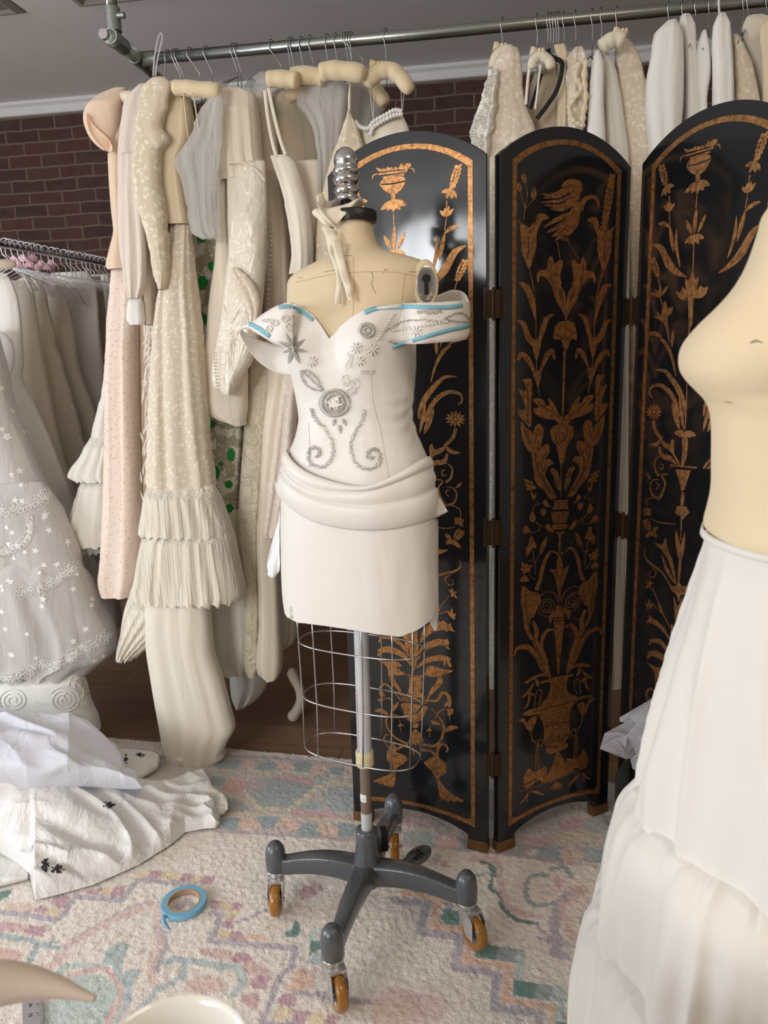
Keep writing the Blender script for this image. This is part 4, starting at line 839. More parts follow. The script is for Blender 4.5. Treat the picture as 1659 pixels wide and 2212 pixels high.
# pole, height collar, cage, hub, legs, casters
ALU = simple('satin_aluminium', (204, 206, 210), 0.38, 0.3); BROWNP = simple('scuffed_inner_tube', (132, 118, 104), 0.4, 0.5, var=0.3, vscale=14)
IVORYP = simple('ivory_plastic', (222, 210, 166), 0.4)
def pole(x, z): return Vector((lerp(-0.318, -0.312, z/0.7), 1.58, z))
MB().tube([pole(0, 0.425), pole(0, 0.60), pole(0, 1.0)], 0.0172, 28).build('pole', ALU, form, auto=40)
MB().tube([pole(0, 0.10), pole(0, 0.285)], 0.0135, 24).build('lower_pole', ALU, form, auto=40)
MB().tube([pole(0, 0.285), pole(0, 0.44)], 0.0133, 24).build('inner_tube', BROWNP, form, auto=40)
c = pole(0, 0.41); mb = MB(); mb.lathe(c, [(0.0150, 0.0), (0.0205, 0.001), (0.0215, 0.004), (0.0215, 0.036), (0.0205, 0.039), (0.0175, 0.0395)], 32, cap0=True, cap1=True); mb.build('height_collar', IVORYP, form, auto=40)
# safety label (red outline and lines) and size sticker wrapped on the pole
def on_pole(a, z, r): c = pole(0, z); return c+Vector((r*sin(a), -r*cos(a), 0))
mb = MB(); a0, a1 = radians(-72), radians(-38)
mb.loft([[on_pole(lerp(a0, a1, k/6), z, 0.0175) for k in range(7)] for z in (0.452, 0.605)], False); pl = mb.build('warning_label', simple('label_paper', (214, 208, 206), 0.6), form)
RED = simple('label_red_ink', (176, 60, 70), 0.6); mb = MB()
for a, b, z0_, z1_ in ((a0, a0+.05, .452, .605), (a1-.05, a1, .452, .605), (a0, a1, .452, .4535), (a0, a1, .6035, .605)):
    mb.loft([[on_pole(lerp(a, b, k/4), z, 0.01775) for k in range(5)] for z in (z0_, z1_)], False)
zc = 0.458
while zc < 0.598:                                # a column of tiny printed capitals, too small to read
    h_ = random.uniform(0.0016, 0.004); mb.loft([[on_pole(lerp(-1.02, -0.86, k/3), z, 0.01775) for k in range(4)] for z in (zc, zc+h_)], False); zc += h_+0.0014
mb.build('label_print', RED, pl, smooth=False)
mb = MB(); mb.loft([[on_pole(lerp(-1.25, 0.25, k/8), z, 0.0138) for k in range(9)] for z in (0.318, 0.338)], False); st = mb.build('size_sticker', simple('white_sticker', (232, 228, 224), 0.5), form)
mb = MB()
for k in range(3): mb.loft([[on_pole(-0.75+k*0.28+j*0.12, z, 0.01395) for j in range(2)] for z in (0.324, 0.327)], False)
mb.build('sticker_print', simple('grey_ink', (140, 134, 132), 0.7), st, smooth=False)
def ring_pts(z, a, b, cx, n=56, e=2.9, phi=PHI):
    out = []
    for k in range(n):
        t = 2*pi*k/n; x = a*math.copysign(abs(cos(t))**(2/e), cos(t)); y = b*math.copysign(abs(sin(t))**(2/e), sin(t))
        out.append(Vector((cx, 1.58, z))+WV*x+FV*y)
    return out
RG = [(0.86, .152, .066, -.314), (0.717, .151, .064, -.315), (0.58, .146, .0635, -.317), (0.447, .143, .063, -.321)]
cage = None
for z, a, b, cx in RG[1:]: MB().tube(ring_pts(z, a, b, cx), 0.0022, 8, loop=True).build('cage_ring', WIRE, form)
for t in (-2.75, -2.2, -1.5, -0.9, -0.25, 0.4, 0.95, 1.45, 2.05, 2.75):
    pts = []
    for z, a, b, cx in RG:
        e = 2.9; x = a*math.copysign(abs(cos(t))**(2/e), cos(t)); y = b*math.copysign(abs(sin(t))**(2/e), sin(t)); pts.append(Vector((cx, 1.58, z))+WV*x*1.01+FV*y*1.02)
    MB().tube(pts, 0.0019, 7).build('cage_wire', WIRE, form)
HC0 = Vector((-0.318, 1.58, 0))
mb = MB(); mb.lathe(HC0, [(0.030, 0.088), (0.036, 0.100), (0.040, 0.125), (0.034, 0.150), (0.0285, 0.180), (0.0265, 0.215), (0.0265, 0.236), (0.022, 0.240), (0.0138, 0.2395)], 36); mb.build('hub', CASTGREY, form, auto=60)
CHR = simple('caster_chrome', (210, 210, 210), 0.24, 0.75)
CST = [(Vector((-0.553, 1.58, 0)), 95), (Vector((-0.350, 1.325, 0)), 62), (Vector((-0.072, 1.525, 0)), 50), (Vector((-0.285, 1.812, 0)), 90)]
WFL = [FL(604, 1952), FL(745, 2155), FL(1035, 2028), FL(860, 1842)]
for (cp, ang), wf in zip(CST, WFL):
    d = (cp-HC0); d.z = 0; Lg = d.length; d.normalize(); sd = Vector((-d.y, d.x, 0)); rings = []
    for k in range(15):
        t = k/14; x = lerp(0.012, Lg, t); zt = 0.150+0.012*sin(pi*min(1, t*1.15)) - 0.010*t*t; th = lerp(0.058, 0.040, t); wd = lerp(0.026, 0.0165, min(1, t*1.3))
        zt += -0.028*(1-t)**2*0; ce = HC0+d*x; prof = []
        for q in range(16):
            g = 2*pi*q/16; cx_, sx_ = cos(g), sin(g)
            prof.append(ce+sd*(wd*math.copysign(abs(cx_)**0.28, cx_))+Vector((0, 0, zt-th/2+th/2*math.copysign(abs(sx_)**0.28, sx_))))
        rings.append(prof)
    lg = MB().loft(rings, True, True, True).build('leg', CASTGREY, form, auto=38)
    MB().lathe(cp, [(0.0230, 0.106), (0.0255, 0.109), (0.0262, 0.138), (0.0252, 0.154), (0.0215, 0.169), (0.0140, 0.179), (0.004, 0.183)], 28).build('leg_cap', CASTGREY, form, auto=60)
    # caster: swivel ring, fork, wheel; trail direction from pivot to wheel contact
    tr = Vector((wf.x-cp.x, wf.y-cp.y, 0)); tl = max(tr.length, 0.001); tr.normalize(); tl = min(tl, 0.035)
    tr = Vector(((0.16, -0.98, 0), (0.50, -0.86, 0), (0.62, -0.78, 0), (0.15, -0.98, 0))[len([c for c, _ in CST if c.x < cp.x]) if False else [c for c, _ in CST].index(cp)]).normalized(); tl = 0.030
    ax = Vector((-tr.y, tr.x, 0)); R = 0.041; wc = cp+tr*tl+Vector((0, 0, R+0.002)); M = frame_to(ax)
    MB().lathe(cp, [(0.021, 0.094), (0.0232, 0.096), (0.0232, 0.104), (0.021, 0.1065)], 28).build('swivel_ring', STEEL, form, auto=40)
    mb = MB(); mb.box(cp+tr*0.006+Vector((0, 0, 0.0895)), (0.054, 0.040, 0.008), Matrix((tr, ax, Vector((0, 0, 1)))).transposed())
    for sg in (-1, 1):
        pts = [(-0.024, 0.0), (0.030, 0.0), (0.036, -0.012), (0.020, -0.056), (-0.004, -0.056)]
        pz = [cp+tr*(u+tl*0.25+(-(v_)*0.35))+Vector((0, 0, 0.0905+v_)) for u, v_ in pts]
        A_ = [p+ax*(sg*0.0175) for p in pz]; B_ = [p+ax*(sg*0.0195) for p in pz]; mb.loft([A_, B_], True, True, True)
    mb.tube([wc-ax*0.022, wc+ax*0.022], 0.0045, 10); fk = mb.build('caster_fork', CHR, form, smooth=False, bevel=0.0006)
    mb = MB(); prof = [(R*0.60, -0.0105), (R*0.86, -0.0125), (R*0.96, -0.0095), (R, -0.004), (R, 0.004), (R*0.96, 0.0095), (R*0.86, 0.0125), (R*0.60, 0.0105)]
    mb.lathe(wc, prof, 44, M); wh = mb.build('wheel', AMBER, form, auto=60)
    mb = MB()
    for sg in (-1, 1):
        mb.lathe(wc+ax*(sg*0.0106), [(R*0.60, -0.0004), (R*0.60, 0.0012), (R*0.52, 0.0012), (R*0.52, -0.0004)], 36, M)
        for k in range(8): g = 2*pi*k/8; mb.tube([wc+ax*(sg*0.0112)+M@Vector((cos(g)*R*0.22, sin(g)*R*0.22, 0)), wc+ax*(sg*0.0112)+M@Vector((cos(g)*R*0.54, sin(g)*R*0.54, 0))], 0.0018, 6)
        mb.lathe(wc+ax*(sg*0.0106), [(R*0.24, -0.0004), (R*0.24, 0.0016), (0.003, 0.002)], 20, M)
    mb.build('wheel_hub', simple('zinc_grey', (150, 150, 152), 0.35, 0.8), wh, auto=40)
    if cp.x > -0.2 or cp.y < 1.4:
        mb = MB(); Mb = Matrix((tr, ax, Vector((0, 0, 1)))).transposed() @ Matrix.Rotation(radians(34), 3, 'Y')
        mb.box(cp+tr*0.036+Vector((0, 0, 0.080)), (0.046, 0.024, 0.0018), Mb); mb.box(cp+tr*0.058+Vector((0, 0, 0.0645)), (0.012, 0.030, 0.002), Mb)
        if cp.x > -0.2: mb.build('brake_lever', STEEL, form, smooth=False, bevel=0.0006)
# foot pedal on its arm behind the hub
pf = FL(904, 1848, 0.075); mb = MB(); h0 = HC0+Vector((0.02, 0.03, 0.10))
mb.tube([h0, h0.lerp(pf, .4)+Vector((0, 0, -0.012)), h0.lerp(pf, .8), pf], [0.012, 0.010, 0.011, 0.012], 10, flat=0.6); mb.build('pedal_arm', CASTGREY, form)
mb = MB(); dd = (pf-h0); dd.z = 0; dd.normalize(); ss_ = Vector((-dd.y, dd.x, 0)); rg = []
for zt in (-0.006, -0.004, 0.004, 0.006):
    k_ = 0.92 if abs(zt) > 0.005 else 1.0
    rg.append([pf+dd*(0.040*k_*cos(g))+ss_*(0.026*k_*sin(g))+Vector((0, 0, zt+0.004*cos(g))) for g in [2*pi*j/24 for j in range(24)]])
mb.loft(rg, True, True, True); pd = mb.build('foot_pedal', CASTGREY, form, auto=50)
mb = MB()
for k in range(4): mb.box(pf+dd*(-0.018+k*0.012)+Vector((0, 0, 0.0068)), (0.006, 0.030, 0.002), Matrix((dd, ss_, Vector((0, 0, 1)))).transposed())
mb.build('pedal_grips', BLACKP, pd, smooth=False)
mb = MB(); mb.box(HC0+Vector((0.036, 0.040, 0.185)), (0.018, 0.030, 0.055), Matrix.Rotation(0.4, 3, 'Z')); mb.build('pedal_lever_bracket', BLACKP, form, smooth=False, bevel=0.003)

# ------------------------------------------------------------------ the gown bodice and skirt on the form
DUCH = fabric('ivory_duchess_satin', (232, 226, 217), 0.40, 0.15, 0.28, 4, 500, satin=False)
DUCH.node_tree.nodes['Principled BSDF'].inputs['Specular IOR Level'].default_value = 0.35
LINING = fabric('bodice_lining', (226, 210, 184), 0.7, 0.1, 0.15)
gown = empty('beaded_gown', BC+Vector((0, -0.1, 0.7)), 'ivory satin off-shoulder gown with silver beadwork and blue tape, pinned on the dress form', 'gown')
NECK = [(560, 660), (600, 656), (625, 653), (650, 662), (678, 682), (696, 706), (712, 733), (735, 705), (765, 680), (800, 664), (850, 657), (900, 655), (960, 655)]
HEM = [(560, 1320), (612, 1318), (622, 1334), (640, 1345), (700, 1352), (760, 1361), (820, 1371), (865, 1376), (900, 1362), (925, 1345), (940, 1330), (946, 1310), (1000, 1300)]
def fcurve(C, x):
    C = sorted(C)
    if x <= C[0][0]: return C[0][1]
    for (x0, y0), (x1, y1) in zip(C[:-1], C[1:]):
        if x <= x1: return lerp(y0, y1, (x-x0)/(x1-x0))
    return C[-1][1]
def project(p):
    v = Vector(p)-CAM; z = v.dot(FW); return CX+FPX*v.dot(RT)/z, CY-FPX*v.dot(UP)/z
def march(B, th, C, zs, ze, off=0.0):
    n = 160
    for k in range(n+1):
        z = lerp(zs, ze, k/n); x, y = project(B.at(th, z, off))
        if (y >= fcurve(C, x)) == (ze < zs): return z
    return ze
cols = []; NT = 144
zf = lambda y: AY(779, y, 1.58).z
for k in range(NT):
    th = 2*pi*k/NT; s_ = sin(th)
    if s_ > -0.05:
        zt = march(DRS, th, NECK, zf(600), zf(760)); zb = march(DRS, th, HEM, zf(1420), zf(1250))
        if s_ < 0.15: zt = min(zt, lerp(zf(672), zt, (s_+.05)/.2))
    else: zt = zf(690); zb = zf(1345)
    cols.append((th, zt, zb))
fr = [c for c in cols]
NZ = 120; rings = []
for j in range(NZ):
    t = j/(NZ-1); ring = []
    for th, zt, zb in fr:
        z = lerp(zt, zb, t); wr = 0
        zz_ = (z-zf(900))
        wr += 0.0012*noise.noise(Vector((cos(th)*5, sin(th)*5, z*16))) + 0.0015*math.exp(-(zz_/0.05)**2)*sin(z*210+3*sin(th*3))*(0.5+0.5*cos(th))
        wr += 0.004*max(0, (zf(1120)-z))/0.3*noise.noise(Vector((cos(th)*2.2+3, sin(th)*2.2, z*2.0)))*2
        ring.append(DRS.at(th, z, wr))
    rings.append(ring)
k0 = [j for j in range(NZ)]
split = int(NZ*0.52)
mb = MB(); mb.loft(rings[:split+1], True); bod = mb.build('bodice', DUCH, gown)
mb = MB(); mb.loft(rings[split:], True)
# turned-under hem
last = rings[-1]; cen = sum(last, Vector())/len(last)
mb.loft([last, [p.lerp(cen, 0.03)+Vector((0, 0, -0.002)) for p in last], [p.lerp(cen, 0.10)+Vector((0, 0, 0.02)) for p in last]], True); skirt = mb.build('skirt', DUCH, gown)
bd = bvh_of(bod, skirt)
# sleeves as open bands: columns (x, y_top, y_bottom, depth Y)
def band(name, cols, mat, parent, n=8, bulge=0.006, nx=6, thick=0.0025, wr=0.002):
    q = catmull(cols, nx); rings = []
    for i, (x, yt, yb, Y) in enumerate(q):
        a = AY(x, yt, Y); b = AY(x, yb, Y); r = []
        for j in range(n+1):
            t = j/n; p = a.lerp(b, t); p = p+Vector((0, -bulge*sin(pi*t), 0)) + Vector((0, 1, 0))*wr*noise.noise(Vector((x*0.04, yt*0.02, t*4)))
            r.append(p)
        rings.append(r)
    return MB().loft(rings, False).build(name, mat, parent, solid=thick)
_hs = [(x, (hit(bd, x, 700)[0] or Vector((0, 1.47, 0))).y) for x in (838, 866)]
sr = band('sleeve', [(838, 657, 738, _hs[0][1]+0.007), (866, 656, 742, _hs[1][1]+0.001), (892, 655, 743, 1.462), (920, 654, 742, 1.455), (960, 652, 739, 1.470), (990, 650, 737, 1.495), (1008, 652, 730, 1.525), (1014, 660, 712, 1.56), (1004, 634, 700, 1.60), (980, 626, 692, 1.64), (950, 636, 690, 1.67), (930, 644, 690, 1.68)], DUCH, gown)
sl = band('sleeve', [(634, 656, 760, 1.475), (612, 657, 748, 1.470), (592, 664, 742, 1.478), (572, 676, 730, 1.49), (552, 690, 718, 1.505), (534, 700, 709, 1.525), (520, 705, 716, 1.55), (526, 716, 736, 1.60), (544, 728, 766, 1.64), (570, 738, 790, 1.66), (600, 746, 806, 1.67), (630, 750, 812, 1.66)], DUCH, gown)
ball_ = bvh_of(bod, skirt, sr, sl)
K = lambda x, y: (500+x/3.072, 600+y/3.072)
BLUET = simple('blue_drafting_tape', (128, 184, 200), 0.6)
def tape(pts, w_px, name='blue_tape', par=gown):
    q = catmull([K(*p) for p in pts], 5); L_, R_ = [], []; last = None
    for i, p in enumerate(q):
        a = q[max(i-1, 0)]; b = q[min(i+1, len(q)-1)]; dx, dy = b[0]-a[0], b[1]-a[1]; l = hypot(dx, dy) or 1; nx, ny = -dy/l*w_px/2, dx/l*w_px/2
        h1 = hit(ball_, p[0]+nx, p[1]+ny, 0.0030)[0]; h2 = hit(ball_, p[0]-nx, p[1]-ny, 0.0030)[0]
        if h1 and h2 and abs(h1.y-h2.y) < 0.05 and (last is None or abs(h1.y-last) < 0.06): L_.append(h1); R_.append(h2); last = h1.y
    if len(L_) > 1: MB().loft([L_, R_], False).build(name, BLUET, par, solid=0.0004)
tape([(318, 200), (385, 192), (465, 222), (545, 282)], 7.5); tape([(116, 306), (180, 330), (260, 388)], 8); tape([(886, 236), (960, 204), (1100, 190), (1300, 198), (1450, 196), (1526, 182)], 9); tape([(1068, 460), (1250, 402), (1400, 356), (1572, 318)], 8.5)
# beadwork
SILV = simple('silver_bugle_beads', (206, 202, 196), 0.22, 0.9); PEARL = simple('pearl_beads', (240, 234, 226), 0.25, 0.0, coat=0.5); 
def bugle(mb, p, q, r=0.0009, off=0.0032):
    a = hit(ball_, *K(*p), off)[0]; b = hit(ball_, *K(*q), off)[0]
    if a and b and (a-b).length < 0.04: mb.tube([a, b], r, 5)
def bead(mb, p, r=0.0014, off=0.0032):
    a = hit(ball_, *K(*p), off)[0]
    if a: mb.ball(a, r, 6, 4)
def radial(mb, c, r0, r1, n, ry=0.92, r=0.0010):
    for k in range(n):
        g = 2*pi*k/n; bugle(mb, (c[0]+r0*cos(g), c[1]+r0*ry*sin(g)), (c[0]+r1*cos(g), c[1]+r1*ry*sin(g)), r)
def motif(name, fn, mat):
    mb = MB(); fn(mb)
    if mb.v: return mb.build(name, mat, bod, smooth=True)
motif('beaded_rosette', lambda m: (radial(m, (690, 830), 77, 105, 58, r=.0009), radial(m, (690, 830), 48, 72, 42, r=.0009)), SILV)
motif('pearl_centre', lambda m: [bead(m, (690+random.gauss(0, 20), 832+random.gauss(0, 18)), 0.0022, 0.0045) for _ in range(70)], PEARL)
motif('beaded_medallion', lambda m: (radial(m, (900, 350), 33, 57, 30, r=.0009), radial(m, (900, 350), 12, 29, 14, r=.0009)), SILV)
def petal_flower(m, c, tips, w=12):
    for tx, ty in tips:
        dx, dy = tx-c[0], ty-c[1]; l = hypot(dx, dy); ux, uy = dx/l, dy/l; n = int(l/5.0)
        for k in range(2, n):
            t = k/n; ww = w*sin(pi*min(1, t*0.95+0.08)); x, y = c[0]+dx*t, c[1]+dy*t
            for s_ in (-1, 1): bugle(m, (x, y), (x+s_*(-uy)*ww-ux*3, y+s_*ux*ww-uy*3), 0.0008)
motif('silver_star_flower', lambda m: petal_flower(m, (410, 470), [(358, 365), (436, 368), (490, 405), (512, 492), (458, 572), (384, 572), (342, 500), (314, 418)], 11), SILV)
motif('pearl_centre', lambda m: [bead(m, (410+random.gauss(0, 8), 470+random.gauss(0, 8)), 0.0018, 0.004) for _ in range(14)], PEARL)
def white_flower(c, r, n=8):
    def f(m):
        for k in range(n):
            g = 2*pi*k/n+0.3
            for a_ in (0.35, 0.55, 0.75, 0.95): bead(m, (c[0]+r*a_*cos(g), c[1]+r*a_*sin(g)), 0.0017)
        bead(m, c, 0.0024)
    motif('pearl_flower', f, PEARL)
for c, r in (((535, 555), 32), ((830, 465), 36), ((935, 475), 38), ((850, 550), 32), ((1230, 355), 34)): white_flower(c, r)
def lobes(name, ls):
    def f(m):
        for cx, cy, rx, ry in ls:
            for k in range(16): g = 2*pi*k/16; bead(m, (cx+rx*cos(g), cy+ry*sin(g)), 0.0015)
            for k in range(14): bead(m, (cx+random.uniform(-.7, .7)*rx, cy+random.uniform(-.7, .7)*ry), 0.0012)
    motif(name, f, PEARL)
lobes('pearl_orchid', [(757, 680, 24, 38), (817, 700, 30, 36), (795, 752, 28, 22)]); lobes('pearl_orchid', [(355, 272, 20, 20), (408, 280, 28, 30), (385, 325, 24, 26)]); lobes('pearl_orchid', [(245, 285, 36, 10), (290, 300, 26, 18), (255, 340, 20, 20)])
motif('pearl_spray', lambda m: [bugle(m, (855+k*11, 605+k*0.5), (862+k*11, 618), 0.0012) for k in range(8)]+[bugle(m, (855+k*11, 634), (862+k*11, 620), 0.0012) for k in range(8)], PEARL)
motif('pearl_spray', lambda m: [bead(m, (775+12*sin(k*.6), 500+k*11), 0.0015) for k in range(10)]+[bead(m, (798+6*sin(k*.6), 510+k*9), 0.0015) for k in range(10)], PEARL)
motif('pearl_spray', lambda m: [bugle(m, (960+k*12, 410-k*20), (985+k*12, 395-k*20), 0.0013) for k in range(9)], PEARL)
def along(pts, step):
    q = catmull(pts, 14); out = []; acc = 0
    for a, b in zip(q[:-1], q[1:]):
        acc += hypot(b[0]-a[0], b[1]-a[1])
        if acc >= step: acc = 0; out.append((a, atan2(b[1]-a[1], b[0]-a[0])))
    return out
def scroll(pts, w, step=2.2, r=0.00085):
    def f(m):
        for (p, g) in along(pts, step):
            for _ in range(2):
                o = random.uniform(-w/2, w/2); x, y = p[0]-sin(g)*o, p[1]+cos(g)*o; h = g+random.uniform(-1.3, 1.3); bugle(m, (x, y), (x+6*cos(h), y+6*sin(h)), r)
    return f
motif('beaded_scroll', scroll([(535, 862), (545, 900), (572, 950), (622, 1000), (668, 1080), (678, 1160), (650, 1228), (592, 1258), (532, 1230), (515, 1170), (537, 1130), (576, 1135), (586, 1172), (562, 1192)], 22), SILV)
motif('beaded_scroll', scroll([(880, 870), (872, 935), (830, 1010), (800, 1080), (800, 1170), (840, 1245), (912, 1270), (975, 1238), (988, 1180), (958, 1142), (916, 1148), (906, 1190), (945, 1200)], 22), SILV)
motif('beaded_leaf', lambda m: [scroll(p, 9, 3)(m) for p in ([(465, 612), (520, 625), (570, 670), (608, 745)], [(465, 612), (475, 670), (530, 730), (605, 748)], [(465, 612), (530, 670), (605, 745)])], SILV)
motif('beaded_leaf', lambda m: [petal_flower(m, a, [b], 9) for a, b in (((690, 930), (678, 990)), ((718, 970), (728, 1040)), ((735, 930), (768, 988)))], SILV)
motif('beaded_vine', lambda m: [scroll([(985, 362), (1050, 332), (1130, 292), (1250, 282), (1400, 292)], 8, 3)(m), scroll([(1405, 275), (1510, 232), (1572, 290), (1480, 288), (1410, 275)], 8, 4)(m), scroll([(1235, 226), (1310, 232), (1390, 224)], 22, 3)(m)], SILV)
motif('pearl_vine', lambda m: [bugle(m, (1060+k*24, 330-k*4+14), (1075+k*24, 345-k*4+14), 0.0013) for k in range(16)], PEARL)
motif('beaded_sprig', lambda m: [bugle(m, (395+random.gauss(0, 6)+k*2, 2180+k*9), (400+random.gauss(0, 6), 2186+k*9), 0.0009) for k in range(9)], SILV)
mb = MB()
for pts in ([K(925, 640), K(940, 830), K(990, 1020), K(1045, 1330)], [K(512, 960), K(520, 1120), K(516, 1260)]): surf_line(ball_, pts, 0.0006, mb, 0.0004)
mb.build('princess_seam', simple('satin_seam', (206, 198, 186), 0.7), bod)
# draped sash: three folds between traced fold lines (crop 550,950 x3.687)
Q = lambda x, y: (550+x/3.687, 950+y/3.687)
LN = [[(268, 70), (330, 170), (450, 260), (650, 332), (820, 362), (960, 348), (1150, 262), (1300, 165), (1400, 130)],
      [(238, 190), (330, 320), (500, 400), (760, 418), (960, 395), (1150, 330), (1330, 260), (1425, 215)],
      [(222, 255), (330, 370), (500, 465), (700, 515), (900, 532), (1120, 510), (1290, 468), (1430, 382)],
      [(212, 470), (330, 575), (500, 660), (700, 705), (900, 722), (1100, 712), (1250, 682), (1400, 640), (1540, 572)]]
LN = [[Q(*p) for p in l] for l in LN]
def lat(l, t):                               # point at fraction t along polyline (by index, smooth)
    q = catmull(l, 8); k = t*(len(q)-1); i = min(int(k), len(q)-2); return (lerp(q[i][0], q[i+1][0], k-i), lerp(q[i][1], q[i+1][1], k-i))
mb = MB(); nx = 70
cols_ = []
for i in range(nx+1):
    t = i/nx; col = []
    for b in range(3):
        p, q = lat(LN[b], t), lat(LN[b+1], t); nb = 10
        for j in range(nb if b < 2 else nb+1):
            u = j/nb; x, y = lerp(p[0], q[0], u), lerp(p[1], q[1], u)
            bul = (0.006+0.004*(2-b if b < 2 else 1))*(sin(pi*min(1, u*0.94+0.06))**0.6)+0.004*(1-u) + (0.006 if b == 2 else 0.0)*(1-u)
            h, n__ = hit(bd, x, y, 0)
            col.append((h, n__, bul, x, y))
    cols_.append(col)
ringsS = []
for i, col in enumerate(cols_):
    r = []
    for (h, n__, bul, x, y) in col:
        if h is None or (h.y > 1.60):
            if x > 779: base = AY(x, y, 1.555)
            else: base = AY(x, y, 1.585)
            r.append(base)
        else: r.append(h+n__*bul)
    ringsS.append(r)
for r_i in range(2):                        # light smoothing across columns, keeps edges
    for j in range(len(ringsS[0])):
        for i in range(1, nx): ringsS[i][j] = ringsS[i][j]*0.5+(ringsS[i-1][j]+ringsS[i+1][j])*0.25
mb.loft(ringsS, False); mb.build('draped_sash', DUCH, gown, solid=0.002)
# back flap at the right edge, small train piece at the left
band('side_flap', [(930, 1118, 1300, 1.53), (938, 1118, 1320, 1.555), (944, 1120, 1322, 1.60), (946, 1124, 1300, 1.64)], DUCH, gown, 14, 0.0, 5, 0.002, 0.012)
band('tail_piece', [(604, 1100, 1232, 1.66), (596, 1140, 1244, 1.67), (586, 1180, 1249, 1.68), (578, 1215, 1240, 1.69)], fabric('white_voile', (234, 232, 232), 0.8, 0.2, 0.4), gown, 8, 0.0, 5, 0.001, 0.01)
# fabric strip knotted round the finial
STRIP = fabric('natural_cotton_strip', (228, 217, 194), 0.85, 0.2, 0.3)
st = empty('fabric_strip', fc, 'cream cotton strip knotted around the chrome finial and hanging over the neck', 'fabric strip')
def ribbon(name, pts, w_, mat, parent, twist=None, thick=0.0012, nw=4):
    q = catmull(pts, 6); rings = []
    for i, p in enumerate(q):
        x, y, Y, wpx, ang = p; c = AY(x, y, Y); k = wpx/2/FPX*(c-CAM).dot(FW)
        d = RT*cos(ang)-UP*sin(ang)*1.0 + Vector((0, 0.35*sin(i*0.6), 0)); rings.append([c+d*(k*(2*j/nw-1))+Vector((0, -0.002*cos(pi*(2*j/nw-1)/2), 0)) for j in range(nw+1)])
    return MB().loft(rings, False).build(name, mat, parent, solid=thick)
ribbon('hanging_end', [(712, 492, 1.515, 30, 0.4), (716, 510, 1.52, 28, 0.1), (722, 540, 1.52, 26, 0.05), (731, 570, 1.495, 24, 0), (735, 600, 1.478, 15, 0), (731, 630, 1.468, 12, 0), (730, 656, 1.465, 13, 0)], 0, STRIP, st)
ribbon('hanging_end', [(728, 520, 1.512, 20, 0.2), (735, 560, 1.49, 20, 0), (744, 595, 1.472, 17, -0.2), (752, 620, 1.462, 16, -0.2), (756, 640, 1.458, 12, -0.3), (759, 648, 1.456, 6, -.3)], 0, STRIP, st)
ribbon('knot_loop', [(700, 425, 1.57, 18, 1.2), (692, 440, 1.55, 34, 1.0), (702, 462, 1.53, 46, .9), (716, 484, 1.52, 40, .7)], 0, STRIP, st)
ribbon('knot_loop', [(676, 462, 1.55, 8, 1.0), (692, 466, 1.54, 34, 1.3), (718, 470, 1.535, 40, 1.5), (745, 455, 1.535, 32, 1.8), (770, 440, 1.55, 28, 2.2), (782, 446, 1.60, 18, 2.2)], 0, STRIP, st)
ribbon('knot_loop', [(782, 446, 1.60, 20, 2.0), (770, 432, 1.65, 22, 1.9), (742, 440, 1.65, 30, 1.7), (715, 450, 1.60, 34, 1.4), (698, 440, 1.56, 24, 1.2)], 0, STRIP, st)
mb = MB(); surf_line(bt, [(733, 604), (732, 640)], 0.0008, mb, 0.006); mb.ball(hit(bt, 732, 606, 0.007)[0], 0.0032, 8, 6, (1, 1, .8)); mb.build('safety_pin', STEEL, st)
# ------------------------------------------------------------------ hanging rail and what hangs on it
PIPE = simple('galvanised_pipe', (168, 172, 166), 0.28, 0.95, var=0.12, vscale=12, bs=0.15, bscale=40)
FITT = simple('cast_pipe_fitting', (150, 156, 150), 0.42, 0.8, bs=0.3, bscale=90)
RY, RZ = 2.45, 2.305
rail = empty('hanging_rail', AY(800, 90, RY), 'galvanised pipe clothes rail hung from the ceiling across the brick wall', 'clothes rail')
RX0 = AY(315, 125, RY).x
MB().tube([Vector((RX0, RY, RZ)), Vector((AY(900, 80, RY).x, RY, RZ-0.004)), Vector((2.6, RY, RZ+0.004))], 0.0165, 20).build('pipe', PIPE, rail)
fr_ = FL(250, 82, RZ+0.005); fr_ = Vector((RX0-0.022, fr_.y, RZ))
MB().tube([fr_, Vector((fr_.x, RY+0.62, RZ-0.03))], 0.0165, 18).build('pipe', PIPE, rail)
MB().tube([fr_+Vector((0, 0, 0.03)), Vector((fr_.x-0.004, fr_.y, ZC-0.001))], 0.0165, 18).build('pipe', PIPE, rail)
mb = MB(); mb.tube([fr_+Vector((0, 0, 0.022)), fr_+Vector((0, 0, 0.085))], 0.0225, 18); mb.build('pipe_fitting', FITT, rail, auto=40)
mb = MB(); mb.tube([fr_+Vector((0, -0.03, 0)), fr_+Vector((0, 0.055, 0))], 0.0225, 18); mb.ball(fr_+Vector((0, -0.012, 0.0)), 0.026, 14, 8); mb.build('pipe_fitting', FITT, rail, auto=40)
MB().tube([fr_+Vector((0.018, -0.006, 0.06)), fr_+Vector((0.040, -0.006, 0.06))], 0.009, 10).build('bolt', FITT, rail, auto=40)
MB().tube([fr_+Vector((-0.012, -0.03, 0.0)), fr_+Vector((-0.012, -0.048, 0.0))], 0.014, 16).build('bolt', STEEL, rail, auto=40)
mb = MB(); c = Vector((RX0-0.022, RY, RZ)); mb.tube([c+Vector((0, -0.035, 0)), c+Vector((0, 0.035, 0))], 0.0225, 18); mb.tube([c, c+Vector((0.058, 0, 0))], 0.0215, 18); mb.build('pipe_fitting', FITT, rail, auto=40)

